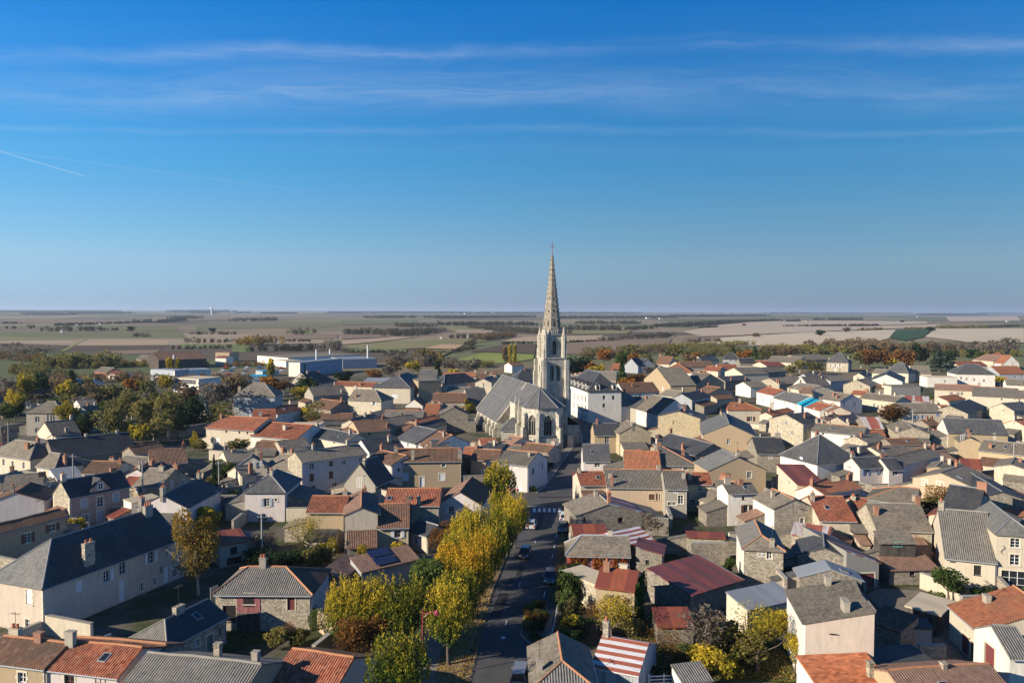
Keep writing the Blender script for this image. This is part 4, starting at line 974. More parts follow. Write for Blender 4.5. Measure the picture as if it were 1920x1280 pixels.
('house','house','cream wing with tall red brick chimney',-56.88,166.79,0.8296,3.33,6.0,4.5,1.46,0.0,0.0,'g','cream','fib',{'ch':[(0.45,-2.7,4.75,0.8,0.55,2.0,'b',1)]}),
('mansion','house','grey slate mansion with two rows of windows among park trees',-93.8,293.82,0.0306,14.79,11.1,7.5,4.34,5.27,5.27,'g','bluegrey','fib',{'w':[(0,2.5,5.5,'w'),(0,5.6,5.5,'w'),(0,9.0,5.5,'w'),(0,12.3,5.5,'w'),(0,2.5,2.4,'w'),(0,5.6,1.2,'d'),(0,9.0,2.4,'w')],'ch':[(-7.0,0.0,7.9,1.0,0.6,2.4,'s',1)]}),
('turret','turret','little turret with slate spire roof among park trees',-102.97,262.95,0.2281,3.63,5.0,7.0,4.0,1.78,1.78,'g','cream','slate',{}),
('house','house','white house half hidden by park trees',-152.54,283.59,0.8007,5.7,7.0,5.0,1.56,0.0,0.0,'g','white','fib',{}),
('house','house','red roofed house glimpsed through park trees',-136.59,285.62,0.5136,4.3,7.0,5.0,1.34,0.0,0.0,'g','white','red',{}),
('house','house','slate roof hidden behind the olive trees in the park',-135.97,254.85,1.4995,6.56,7.0,5.0,2.73,0.0,0.0,'g','bluegrey','slate',{}),
('house','house','white house with slate roof at the far left edge',-188.42,285.93,1.4042,6.29,8.0,5.0,3.13,0.0,0.0,'g','white','slate',{'w':[(0,3.5,4.6,'w')]}),
('house','house','dark house with brick chimney above the cream hipped house',-132.11,208.38,0.5715,3.24,4.6,4.5,1.67,0.0,0.0,'g','brick','darkslate',{'ch':[(-1.1,-2.0,4.8,0.6,0.6,2.0,'b',1)]}),
('house','house','tall white four storey institution with dormers behind the church',29.79,289.84,1.7561,28.0,12.07,11.1,5.83,5.73,5.73,'g','white','darkslate',{'dorms':'440,340;470,345;500,352;530,358;555,362;690,372;800,370','fm':'sh_grey','w':[(2,9.5,7.4,'k',1.2,1.9),(2,15.0,7.7,'k',1.2,1.9),(2,20.4,8.0,'k',1.2,1.9),(2,24.7,8.1,'k',1.2,1.9),(2,9.6,4.2,'k',1.2,1.9),(2,15.1,4.5,'k',1.2,1.9),(2,20.5,4.7,'k',1.2,1.9),(2,24.8,4.9,'k',1.2,1.9),(2,9.6,1.2,'f',1.0,2.2),(2,15.2,1.2,'f',1.0,1.5),(2,19.7,1.3,'f',1.0,1.5),(2,24.0,1.4,'f',1.0,1.5),(3,5.8,8.8,'f',1.0,1.4),(3,9.2,8.7,'f',1.0,1.4),(3,5.8,6.0,'f',1.0,1.4)]}),
('house','house','white house with grey pyramid roof and restaurant awning near the church',40.32,285.76,-1.2702,13.91,11.8,5.6,3.98,5.61,5.61,'g','white','fib',{'w':[(0,4.2,4.2,'f',0.8,1.2),(0,9.8,4.2,'f',0.8,1.2),(0,4.3,1.1,'d',1.0,2.0),(0,9.5,1.1,'d',1.0,2.0)]}),
('house','house','grey house with blue slates right of the pyramid roof',46.18,281.97,-1.0582,7.9,10.9,5.2,2.9,0.0,0.0,'g','grey','slate',{'w':[(0,2.5,3.6,'f',0.8,1.1)],'ch':[(3.6,-0.8,7.8,0.8,0.6,1.1,'b',1)]}),
('house','house','white row house stepping down the street with grey slates',51.18,267.06,-1.3028,16.69,12.4,5.4,4.5,0.0,0.0,'g','white','fib',{'w':[(0,4.7,4.2,'f',0.8,1.2),(0,11.0,3.6,'f',0.8,1.2),(0,13.8,3.5,'f',0.8,1.2),(0,4.8,1.2,'d')],'ch':[(5.7,-2.2,8.4,1.4,0.6,0.8,'o',0)]}),
('house','house','house with a broad blank ochre stone gable and iron tie',51.47,239.36,1.1592,9.0,12.55,7.4,1.8,0.0,0.0,'g','ochrestone','slate',{'w':[(3,4.6,5.7,'x')],'ch':[(-0.8,-1.0,9.0,1.5,0.6,0.9,'o',0)]}),
('house','house','ochre corner house with dark slate roof opposite the apse',26.1,221.21,0.0211,6.89,8.8,5.0,2.54,0.0,0.0,'g','ochre','darkslate',{'q':1,'sh':'white','w':[(0,3.4,3.5,'t',1.2,2.2)],'ch':[(-2.3,-0.3,7.5,0.6,0.6,1.0,'b',1)]}),
('house','house','bare ashlar gable house beside the corner house',32.86,218.47,1.6991,9.0,8.75,5.9,2.33,0.0,0.0,'g','ochrestone','fib',{'ch':[(-4.2,0.8,7.9,0.8,0.6,0.6,'r',0)]}),
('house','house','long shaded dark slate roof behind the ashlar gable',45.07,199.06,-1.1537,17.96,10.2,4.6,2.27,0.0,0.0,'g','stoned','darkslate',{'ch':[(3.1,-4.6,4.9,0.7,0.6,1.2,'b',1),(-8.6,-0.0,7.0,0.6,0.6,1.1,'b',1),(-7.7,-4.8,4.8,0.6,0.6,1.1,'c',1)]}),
('house','house','small slate roofed house with white quoined window at the street bend',20.22,190.5,-0.0351,6.31,9.3,3.7,3.14,0.0,0.0,'g','lav','slate',{'q':1,'w':[(0,3.3,2.9,'w',1.3,1.3)]}),
('shed','shed','dark flat roofed yard shed behind the red ribbed row',25.38,189.38,-0.1266,3.38,5.0,2.2,0.0,0.0,0.0,'f','stoned','fib',{}),
('house','house','house with orange red ribbed tile roof and dark eaves',29.82,181.58,-0.1164,7.88,12.9,4.2,2.61,0.0,0.0,'g','stone','orange',{}),
('house','house','grey tiled house with hip falling to the right and orange ridge',38.12,184.76,-0.0786,8.05,15.2,4.4,2.92,0.0,7.0,'g','stone','greytile',{'rc':'ridge_orange','w':[(0,5.47,3.78,'w',1.0,1.0),(0,4.88,3.92,'w',0.5,1.0)],'ch':[(-3.68,0.0,7.42,0.9,0.55,0.8,'b',0),(1.78,-1.21,5.44,0.7,0.55,1.2,'o',1)]}),
('house','house','red tiled end house of the row at the crossing',15.85,160.49,0.1064,5.28,8.6,4.6,1.65,0.0,0.0,'g','cream','red',{}),
('house','house','long peach house with grey ribbed tile roof in the crossing row',24.46,159.81,-0.0271,11.17,11.7,4.6,2.25,0.0,0.0,'g','peach','greytile',{'sh':'brown','w':[(0,8.96,2.74,'c',1.8,1.2),(0,9.87,2.75,'w',0.9,1.2)],'ch':[(-4.64,-5.52,4.83,0.5,0.55,1.6,'o',1),(5.23,0.0,6.95,0.7,0.55,0.8,'s',0),(-4.79,-2.93,5.82,0.6,0.55,0.7,'r',0)]}),
('house','house','tall grey house with grey tiles and white casements in the row',31.57,154.19,-0.0948,4.1,11.5,5.6,2.21,0.0,0.0,'g','grey','greytile',{'w':[(0,1.93,5.17,'w',0.8,1.0),(0,2.87,3.55,'t',1.0,1.6),(0,1.27,2.75,'u',1.6,0.6)],'ch':[(1.7,-2.51,6.94,0.6,0.55,0.9,'r',0)]}),
('house','house','yellow house with small red tiled roof in the row',36.87,156.79,-0.0647,4.47,7.4,5.5,1.42,0.0,0.0,'g','yellow','red',{'w':[(0,2.13,4.65,'w',0.9,1.0),(0,0.7,1.8,'f',1.0,1.2),(0,3.37,1.86,'f',1.0,1.5)],'ch':[(-1.88,-2.45,6.08,0.7,0.55,1.2,'r',0)]}),
('house','house','recessed beige house between the yellow and the white house',41.98,153.46,-0.8178,3.72,5.4,5.0,1.04,0.0,0.0,'g','cream','greytile',{}),
('house','house','white house with brown shutters closing the crossing row',41.79,146.18,0.1099,5.54,5.5,6.0,1.06,0.0,0.0,'g','white','greytile',{'sh':'brown','w':[(0,3.39,3.04,'s',0.9,1.5),(0,2.86,5.01,'v')]}),
('barn','barn','rubble gable shed with half of its roof in striped tin',16.14,140.07,1.7584,8.5,11.73,4.0,1.79,0.0,0.0,'g','stoned','fib',{'rx':{0:'stripe_down'},'w':[(3,1.42,3.27,'v',0.4,0.7),(3,7.87,2.85,'v',0.9,0.9)],'ch':[(1.78,0.67,5.69,0.5,0.55,1.1,'s',0),(-3.9,0.0,5.89,0.6,0.55,1.6,'b',1)]}),
('house','house','red walled house covered in scarlet creeper under a hipped grey roof',12.81,116.82,-0.0534,9.12,5.7,3.7,1.92,2.2,0.0,'g','redwall','fib',{'fm':'sh_grey','rc':'zinc','w':[(0,3.49,2.8,'f',0.9,2.0),(0,6.2,2.86,'f',0.9,2.0)]}),
('shed','shed','rust red tin roof behind the scarlet creeper house',12.37,126.92,0.0396,5.29,7.9,3.2,1.44,0.0,0.0,'g','stoned','rust',{}),
('shed','shed','open shed with white and red striped tin roof',17.54,123.45,0.577,6.44,6.9,3.4,1.26,0.0,0.0,'g','darkboards','stripe',{}),
('barn','barn','big stone shed under a long maroon tin roof',24.76,105.73,0.6238,10.3,7.61,3.0,1.34,0.0,0.0,'m','stoned','maroon',{}),
('shed','shed','upper bay of the maroon tin roof with dirty skylight strip',20.5,116.08,1.3168,5.0,3.73,4.0,0.79,0.0,0.0,'m','stoned','maroon',{}),
('house','house','ochre house with rust red sheet roof and ivy clad side',13.57,98.03,-0.3412,4.74,5.8,5.4,1.41,0.0,0.0,'g','ochre','rust',{}),
('outbuilding','outbuilding','low wall block smothered in green ivy beside the parked car',10.36,105.71,-0.9118,7.15,4.0,3.4,0.0,0.0,0.0,'f','stone','pale',{}),
('shed','shed','low rusty lean-to roof under the big stone shed',19.24,93.39,0.0082,4.19,3.4,2.2,0.85,0.0,0.0,'m','stoned','rust',{}),
('shed','shed','long garden wall shed capped with a rusty tin strip',30.99,125.66,-0.1193,5.86,1.8,3.2,0.32,0.0,0.0,'m','stone','rust',{}),
('house','house','white flanked stone house with grey roof and hung corrugated gable',36.35,115.59,1.3864,11.0,5.29,5.7,1.29,2.2,0.0,'g','stone','fib',{'wx':{2:'white'},'rx':{2:'corrugated',3:'fib',0:'fib',1:'fib'},'rc':'ridge_orange','w':[(3,2.42,5.16,'w',1.1,1.1),(3,3.42,4.93,'f',0.7,1.0)],'ch':[(-4.97,-1.2,6.11,0.6,0.55,0.9,'s',0)]}),
('outbuilding','outbuilding','cream outbuilding with plain blue grey sheet roof and green shutter',30.8,96.6,0.4653,7.88,3.6,3.6,0.9,0.0,0.0,'m','cream','zincroof',{'sh':'green','w':[(0,7.07,1.98,'c',1.0,1.7)]}),
('shed','shed','shed with bold red and white striped tin roof',12.02,82.32,-0.4089,4.86,7.8,2.9,1.58,0.0,0.0,'g','sheetwall','stripe',{'ch':[(-2.08,0.0,4.58,0.6,0.55,1.5,'s',1)]}),
('house','house','grey tiled house with corrugated gable and orange ridge at the bottom edge',4.99,78.18,1.5777,9.5,5.95,3.5,1.45,2.5,0.0,'g','sheetwall','fib',{'rx':{3:'corrugated'},'rc':'ridge_orange','ch':[(-1.99,2.21,3.97,0.6,0.55,1.0,'r',0)]}),
('shed','shed','small garden shed with ribbed grey sheet roof',18.35,79.44,0.2518,3.17,2.4,2.0,0.69,0.0,0.0,'m','white','corrugated',{}),
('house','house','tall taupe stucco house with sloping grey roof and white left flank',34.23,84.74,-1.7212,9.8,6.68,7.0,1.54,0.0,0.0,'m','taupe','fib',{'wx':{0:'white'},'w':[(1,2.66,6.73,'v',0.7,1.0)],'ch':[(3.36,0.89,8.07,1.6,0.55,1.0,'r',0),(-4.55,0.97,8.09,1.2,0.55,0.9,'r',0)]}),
('annex','annex','low annex with chequered bright orange tiles below the taupe house',32.58,77.05,0.1156,7.3,3.9,3.4,0.97,0.0,0.0,'m','white','orangeflat',{'ch':[(2.21,-1.3,3.66,0.5,0.55,1.3,'s',0)]}),
('shed','shed','black flat roofed shed beside the bright orange tiles',40.49,81.66,0.2116,6.15,4.2,2.8,0.37,0.0,0.0,'m','stoned','darkslate',{}),
('house','house','long brown tiled house along the bottom right edge',40.7,74.41,0.1465,10.52,9.0,3.6,1.64,0.0,0.0,'g','ochre','rosy',{'ch':[(0.33,-0.19,5.27,0.4,0.55,0.4,'s',0)]}),
('shed','shed','narrow rubble lean-to hugging the taupe house',44.29,91.02,-0.9802,4.06,3.6,3.0,0.9,0.0,0.0,'m','stoned','brown',{}),
('shed','shed','small blue shaded shed in the yard',46.71,90.96,-0.1557,3.4,1.9,2.8,0.27,0.0,0.0,'m','bluegrey','darkslate',{}),
('house','house','long orange brown tiled building with garage doors on the yard',58.67,88.7,-1.6871,7.62,14.0,4.2,2.55,0.0,0.0,'g','cream','orange',{'sh':'maroon','w':[(0,4.41,1.22,'g',2.0,2.2),(0,6.42,1.22,'g',2.0,2.2)],'ch':[(-1.82,-3.8,5.47,1.0,0.55,0.7,'r',0)]}),
('house','house','white gabled house with ribbed grey roof at the right edge',51.31,81.7,-0.0735,2.34,7.0,4.6,1.71,0.0,0.0,'g','white','corrugated',{'sh':'maroon','w':[(3,3.23,3.03,'g',2.0,2.2)]}),
('canopy','canopy','pale flat canopy with creeper over the yard gate',52.1,97.72,0.8293,6.48,3.7,2.6,0.19,0.0,0.0,'m','darkboards','pale',{}),
('house','house','cream house with steep dark ribbed roof in the right yard',67.51,118.05,-0.3686,6.37,15.4,4.2,5.0,0.0,0.0,'g','cream','corrugated',{'w':[(0,4.08,2.72,'k',0.9,1.4),(0,0.92,3.91,'v')],'ch':[(-2.84,0.0,9.3,0.7,0.55,1.1,'s',1)]}),
('house','house','tall cream house with curved slate hip and big glazed bay at right edge',71.78,115.26,1.2834,12.4,4.61,8.2,1.67,2.19,0.0,'g','cream','paleslate_lit',{'w':[(3,2.27,6.96,'w',1.2,1.3),(3,2.28,4.59,'w',1.2,1.5),(3,2.19,1.57,'b',3.0,2.9),(3,0.78,5.9,'z')]}),
('house','house','house with plain dark grey slate roof above the yard porch',61.84,127.85,-0.1007,8.32,9.9,5.0,2.86,0.0,0.0,'g','stone','fib',{'ch':[(-3.37,-2.24,6.67,0.7,0.55,1.2,'o',0),(3.81,-0.0,7.96,0.7,0.55,1.2,'o',0)]}),
('annex','annex','boarded loft with slate lean-to and turquoise window',56.71,116.52,-0.0289,5.18,2.0,5.2,0.98,0.0,0.0,'m','darkboards','fib',{'fm':'sh_teal','w':[(0,2.62,4.92,'w',1.3,0.8)]}),
('porch','porch','brown tiled porch roof over a low stone wall in the yard',57.58,114.88,0.0517,7.28,4.8,2.2,1.2,0.0,0.0,'m','stoned','rosy',{'w':[(0,3.34,1.66,'k',0.8,0.8)]}),
('shed','shed','shed with flaking white and rust tin roof below the red tiled house',48.86,127.71,-0.4933,5.56,6.5,3.4,1.06,0.0,0.0,'g','stone','stripe_down',{}),
('shed','shed','stone shed with blue grey roof and pale ridge below the flaking tin',46.0,115.84,1.2227,7.8,7.21,4.0,1.31,0.0,0.0,'g','stoned','slate',{}),
('barn','barn','blue and rust tin roof sloping towards the yard',48.83,117.22,1.6746,13.0,4.83,3.6,1.76,0.0,0.0,'m','concrete','stripe_down',{'sh':'maroon','w':[(3,3.11,1.12,'g',2.2,2.0)]}),
('shed','shed','small shed with pale blue tin roof and rust streaks',42.94,106.67,1.405,3.9,7.78,3.4,1.26,0.0,0.0,'g','stoned','zincroof',{}),
('house','house','house with bright red ribbed roof and skylight',54.25,136.34,-0.0603,5.92,12.7,4.6,2.44,0.0,0.0,'g','cream','red',{'w':[(0,4.56,4.21,'w',0.8,0.7)],'ch':[(-2.61,-1.39,6.6,0.6,0.55,1.2,'s',1)],'sky':[(-0.74,-3.24)]}),
('house','house','right end of the bright red ribbed roof with a low wall',60.39,137.73,-0.1209,2.74,8.3,4.8,1.59,0.0,0.0,'g','cream','red',{'w':[(0,0.74,4.54,'v',0.5,0.5)]}),
('shed','shed','ribbed lean-to below the bright red roof',57.07,128.27,-0.0964,2.95,2.2,3.4,0.63,0.0,0.0,'m','darkboards','corrugated',{}),
('house','house','stone house with grey tiles and orange verge left of the bright red roof',47.23,137.29,1.7133,8.0,7.05,5.8,1.43,0.0,0.0,'g','stone','fib',{'rx':{0:'slate'},'rc':'ridge_orange','wx':{2:'white'},'w':[(3,5.02,3.56,'w',0.7,0.9),(3,1.65,0.98,'b',2.6,1.1),(3,4.83,5.92,'v')],'ch':[(0.48,1.64,6.66,0.6,0.55,1.0,'s',1)]}),
('house','house','white walled house with tall slate pyramid roof and skylights',71.85,184.5,0.3508,12.08,12.5,5.0,5.24,5.94,5.94,'g','white','slate',{'w':[(0,9.5,2.6,'t',1.0,1.6),(3,7.3,4.8,'d',1.0,1.6)]}),
('house','house','long white house with speckled grey tiles behind the pyramid roof',93.62,225.31,-0.617,13.85,8.5,5.0,1.63,0.0,0.0,'g','white','greytile',{'wx':{1:'stone'},'w':[(0,3.2,4.5,'v'),(0,10.8,4.2,'v',0.6,0.8)],'ch':[(-6.6,0.0,6.7,0.7,0.6,1.3,'s',1),(-5.1,0.0,6.7,0.6,0.6,1.2,'s',1),(2.0,0.0,6.7,0.6,0.6,1.0,'s',1)]}),
('house','house','tall rubble house with white verge and slate slope',84.59,234.78,0.4753,9.0,13.08,6.6,2.12,0.0,0.0,'g','stone','slate',{'rx':{0:'darkslate'},'w':[(3,6.6,6.0,'w',0.8,0.8),(3,8.9,3.6,'w',0.8,1.2)],'ch':[(-0.1,-3.1,7.8,0.6,0.6,1.2,'o',1)]}),
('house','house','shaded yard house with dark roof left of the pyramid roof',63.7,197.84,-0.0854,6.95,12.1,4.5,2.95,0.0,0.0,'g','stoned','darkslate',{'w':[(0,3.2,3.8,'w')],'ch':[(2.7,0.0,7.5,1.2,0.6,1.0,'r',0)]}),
('house','house','white row house with pale grey slates left of the turquoise roof',109.28,303.81,-1.4715,18.56,10.0,5.0,2.44,0.0,0.0,'g','white','paleslate_lit',{'w':[(0,4.3,3.9,'f',0.8,1.2),(0,9.6,3.8,'f')],'ch':[(-5.5,-0.5,7.3,0.6,0.6,1.1,'s',1)]}),
('house','house','house with brilliant turquoise tarpaulin roof',111.15,289.36,-1.6173,9.86,10.8,4.8,2.18,0.0,0.0,'g','white','turquoise',{'w':[(0,2.1,4.2,'v'),(0,5.2,4.1,'f')],'ch':[(-4.6,0.0,7.1,0.7,0.6,1.0,'s',1),(4.6,0.0,7.1,1.2,0.6,1.0,'d',0)]}),
('house','house','white house with red tiles right of the turquoise roof',109.89,279.19,-1.4673,10.28,8.1,4.8,1.8,0.0,0.0,'g','white','red',{'w':[(0,2.8,4.0,'f'),(0,6.2,4.1,'d')]}),
('house','house','cream house with tan tiles two doors from the turquoise roof',112.37,274.76,-1.7134,9.76,7.3,4.8,1.63,0.0,0.0,'g','cream','rosy',{'rx':{2:'brown'},'w':[(0,5.9,2.7,'d')]}),
('house','house','lavender gable house with pale blue shutters',127.47,307.28,1.9408,10.9,10.71,5.0,2.38,0.0,0.0,'g','lav','fib',{'sh':'grey','w':[(3,2.2,3.8,'c',1.0,1.4),(3,7.2,3.5,'c',1.2,1.4)],'ch':[(0.9,2.7,6.3,0.7,0.6,1.0,'b',1),(-2.3,4.0,5.7,0.7,0.6,1.1,'b',1)]}),
('house','house','orange tiled roof left of the white red tiled house',88.95,265.51,0.8094,16.53,4.3,5.0,0.87,0.0,0.0,'g','cream','orange',{}),
('house','house','tan tiled roof on a stone house below the lavender gable',101.79,254.71,0.8335,12.84,4.7,4.4,1.05,0.0,0.0,'g','stone','rosy',{}),
('house','house','stone house with shaded blue slate slope below the lavender gable',104.66,248.46,0.6668,9.73,7.2,4.4,1.91,0.0,0.0,'g','stone','slate',{'ch':[(-4.5,-3.3,4.7,0.6,0.6,1.1,'c',1)]}),
('barn','barn','roof of flaking white and rust sheets beside the round tree',109.16,242.11,-0.1842,5.2,13.9,4.2,2.53,0.0,0.0,'g','stoned','stripe_down',{}),
('house','house','long cream house with grey brown roof behind the round tree',141.47,279.19,0.0979,15.07,10.6,4.4,2.36,0.0,0.0,'g','cream','fib',{'sh':'blue','w':[(0,5.2,2.5,'s',0.7,1.1),(0,7.9,2.7,'s',0.7,1.1),(0,13.3,3.5,'c')]}),
('house','house','cream house with grey roof above the round tree',145.68,309.87,-1.0747,16.0,8.3,4.8,1.68,0.0,0.0,'g','cream','fib',{'w':[(0,8.3,2.0,'f'),(0,6.5,2.4,'f')],'ch':[(-7.7,0.0,6.6,0.6,0.6,1.1,'b',1),(-1.8,-0.3,6.5,0.6,0.6,1.1,'c',1),(4.7,-0.2,6.5,0.6,0.6,1.1,'c',1)]}),
('shed','shed','orange and white flaking tin roof behind the long cream house',158.1,311.29,-0.4291,10.29,5.8,4.2,1.45,0.0,0.0,'m','cream','stripe_down',{}),
('house','house','large cream house with brown tiles above the orange lean roof',187.74,334.4,-0.4844,16.75,10.1,6.4,1.84,0.0,0.0,'g','cream','rosy',{'w':[(0,6.3,4.9,'w'),(0,8.8,4.9,'w'),(0,10.1,5.0,'w'),(0,6.2,1.2,'d')],'ch':[(8.0,-0.0,8.3,1.0,0.6,1.0,'s',0)]}),
('house','house','long cream building with dark grey tiles near the right edge',198.83,324.31,-0.5469,18.02,15.2,5.0,3.07,0.0,0.0,'g','cream','greytile',{'w':[(0,10.3,4.2,'v'),(0,14.7,4.8,'v')],'ch':[(8.0,-1.1,7.7,2.0,0.6,0.9,'c',0)]}),
('annex','annex','small orange lean roof against the large cream house',175.52,316.3,0.641,14.72,3.9,4.0,1.42,0.0,0.0,'m','cream','orange',{}),
('house','house','shaded stone house with dark grey tiles behind the white orange house',159.78,282.51,0.8201,26.14,11.3,4.4,2.28,0.0,0.0,'g','stone','darkslate',{'w':[(0,9.5,3.1,'w')]}),
('house','house','small white house with orange tiles and stone front',157.61,284.0,0.0659,9.54,6.6,4.2,1.33,0.0,0.0,'g','white','orange',{'wx':{0:'stone'},'w':[(0,1.4,2.8,'d')]}),
('house','house','stone gable house with slate roof and skylights at right',176.66,279.93,0.4247,11.0,8.94,4.8,2.18,0.0,0.0,'g','stone','slate',{'wx':{3:'ashlar'},'w':[(3,5.3,5.2,'v',0.9,0.9)]}),
('house','house','long ochre house with wide sunlit blue slate roof',131.76,226.85,-0.2377,15.06,11.2,5.0,3.23,0.0,0.0,'g','ochre','slate',{'wx':{3:'white'},'w':[(0,11.7,4.4,'f',0.7,1.6)],'ch':[(-2.4,-5.1,5.4,0.8,0.6,0.6,'b',0)]}),
('house','house','tall ochre stucco house with small grey roof in front of the blue slates',117.66,204.39,1.2281,7.0,4.63,6.0,1.03,0.0,0.0,'g','ochre','fib',{'w':[(3,0.6,7.0,'t',0.8,1.5)]}),
('house','house','long ochre rendered building with grey roof at right',121.43,193.77,-0.7866,9.98,9.4,5.2,1.9,0.0,0.0,'g','ochre','fib',{'ch':[(-2.8,-3.4,5.8,0.7,0.6,0.8,'b',1)]}),
('house','house','cream gabled house with orange tiles at the right edge',155.43,241.32,0.5315,9.0,7.02,4.8,1.56,0.0,0.0,'g','cream','orange',{'ch':[(-4.2,0.0,6.5,0.9,0.6,1.0,'c',1)]}),
('house','house','house with a plain sunlit cream gable at the right edge',110.6,174.23,0.9166,10.0,6.07,5.4,0.81,0.0,0.0,'g','cream','fib',{'ch':[(1.1,-1.2,6.0,1.0,0.6,0.6,'b',0)]}),
('house','house','little tan house with peeling chimney above the peach house',95.1,175.51,0.9415,8.0,3.88,4.8,0.48,0.0,0.0,'g','tan','fib',{'ch':[(2.6,-1.6,5.0,1.4,0.6,1.1,'c',0),(3.6,0.0,5.4,1.2,0.6,1.0,'c',0)]}),
('house','house','maroon red tiled roof above the peach house',102.97,177.59,-0.3778,3.85,7.7,4.6,1.4,0.0,0.0,'g','stoned','rust',{}),
('house','house','peach house with white windows and an autumn climber',89.41,160.16,0.7293,12.1,10.68,5.4,1.74,0.0,0.0,'g','peach','fib',{'w':[(3,2.32,4.83,'w',1.2,1.2),(3,5.21,4.51,'t',1.5,2.0),(3,8.5,4.53,'w',1.2,1.2)]}),
('house','house','long patchy black roof falling away behind the peach house',91.64,153.5,-1.8059,20.97,8.0,5.0,1.3,0.0,0.0,'g','stoned','darkslate',{}),
('house','house','dark slate roof with a stout orange brick chimney in front of the peach house',80.52,139.56,-0.6853,5.34,12.5,5.0,3.05,0.0,0.0,'g','stone','darkslate',{'ch':[(2.32,0.01,8.14,1.5,0.55,1.1,'o',0)]}),
('house','house','lavender house with blue shutters right of the pyramid roof',78.36,174.67,0.2239,7.17,5.6,5.2,1.62,0.0,0.0,'g','lav','darkslate',{'sh':'blue','w':[(0,1.5,4.2,'s',0.8,1.4),(0,5.0,4.2,'s',0.8,1.4)]}),
('house','house','narrow lavender house with dark roof and barred window',82.48,173.52,0.1505,3.23,6.2,5.0,1.79,0.0,0.0,'g','lav','darkslate',{'w':[(0,1.5,4.2,'w',1.2,1.1)]}),
('house','house','row of mauve houses with grey tiles and white shutters',91.5,181.69,0.683,19.28,6.0,5.4,1.21,0.0,0.0,'g','lav','greytile',{'w':[(0,1.6,4.1,'c',0.9,1.6),(0,5.0,4.2,'c',0.9,1.6),(0,9.8,4.1,'c',0.9,1.5)]}),
('house','house','flat greenish grey roof beside the clay brick chimney',91.11,192.82,0.388,9.8,7.7,5.0,1.25,0.0,0.0,'g','cream','greytile',{'ch':[(-3.4,-1.3,5.9,0.9,0.6,1.1,'o',1)]}),
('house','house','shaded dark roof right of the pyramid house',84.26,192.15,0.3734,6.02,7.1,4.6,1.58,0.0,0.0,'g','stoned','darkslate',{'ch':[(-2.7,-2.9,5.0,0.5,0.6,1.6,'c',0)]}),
('house','house','grey tiled roof behind the white speckled roof house',96.11,214.24,0.5844,10.13,6.9,4.4,1.26,0.0,0.0,'g','stone','greytile',{}),
('house','house','low brown tiled roof in the middle of the right quarter',103.42,210.36,0.0915,8.63,6.5,4.2,1.06,0.0,0.0,'g','stoned','brown',{}),
('house','house','stone gable house with grey roof and white flue near the round tree',114.97,229.99,1.3036,14.4,8.56,4.8,1.73,0.0,0.0,'g','stone','fib',{'ch':[(-6.5,4.0,5.0,0.6,0.6,1.2,'c',1)]}),
('house','house','dark timber house with red brown roof and dish',105.71,199.17,0.2499,5.76,4.2,4.4,0.76,0.0,0.0,'g','darkboards','brown',{'ch':[(-0.8,-1.8,4.6,0.6,0.6,1.1,'b',1)]}),
('house','house','pale blue gable under an orange verge right of the rusty roof',59.15,152.15,0.8281,8.0,5.3,4.8,1.41,0.0,0.0,'g','lav','orange',{'rc':'ridge_orange','ch':[(-3.65,-0.18,6.21,0.6,0.55,1.0,'b',1)]}),
('house','house','orange tiled roof behind the pale blue gable',61.89,152.96,0.5022,11.28,5.0,4.8,0.96,0.0,0.0,'g','lav','orange',{'ch':[(5.29,-0.0,5.86,1.2,0.55,1.0,'o',1)]}),
('house','house','wide grey hipped roof with a shadowed stone chimney',71.34,147.0,-0.5592,8.17,9.4,4.6,1.9,5.0,0.0,'g','stone','fib',{'rx':{3:'greytile'},'rc':'ridge_orange','ch':[(3.74,-3.73,5.09,0.9,0.55,0.9,'s',0)]}),
('house','house','cream house with rust streaked sheet roof and long blank wall',58.8,160.72,-0.0626,5.6,14.74,5.4,1.03,0.0,0.0,'m','cream','rust',{'rx':{3:'fib'},'w':[(3,4.21,3.79,'v'),(3,9.5,4.79,'v'),(3,0.7,0.77,'v')]}),
('house','house','white house with red tiles at the edge of the square',108.74,327.45,-1.405,14.35,9.1,5.2,1.84,0.0,0.0,'g','white','red',{'w':[(0,4.2,3.7,'f'),(0,6.0,2.2,'f'),(0,12.2,2.9,'f')]}),
('house','house','cream villa with orange hipped roof and brown shutters behind the bare tree',78.12,270.45,0.0265,11.11,8.2,5.9,1.83,2.0,3.9,'g','cream','orange',{'sh':'brown','w':[(0,0.9,3.2,'s',0.8,1.2),(0,3.2,1.2,'d',1.2,2.2),(0,7.7,2.8,'s',1.3,1.5)],'ch':[(-0.4,-0.3,7.7,0.6,0.6,1.4,'c',0)],'sky':[(-2.2,-1.95)]}),
('house','house','house with pale sun-toned slate slope facing left and long shaded flank',58.85,216.64,1.3593,24.0,13.34,6.8,2.97,0.0,0.0,'g','cream','paleslate_lit',{'wx':{3:'tan'},'rx':{0:'slate'}}),  # sun side slope coloured pale; shaded slope and gable given darker colours
('annex','annex','small bright orange lean roof below the pale sun-toned slate slope',53.82,210.33,0.9665,18.68,2.2,4.8,0.8,0.0,0.0,'m','stone','orange',{}),
('house','house','house with sunlit pale slates and a shaded taupe gable',46.83,169.92,1.6556,9.9,12.17,5.8,2.71,0.0,0.0,'g','tan','paleslate_lit',{'rx':{0:'darkslate'},'w':[(3,3.85,5.75,'v',0.7,1.0),(3,8.59,4.78,'w')],'ch':[(-4.6,0.0,8.61,0.6,0.55,1.3,'s',1),(-4.6,0.0,8.61,0.5,0.55,0.6,'c',1)]}),  # sunlit and shaded slopes painted in two tones of one slate
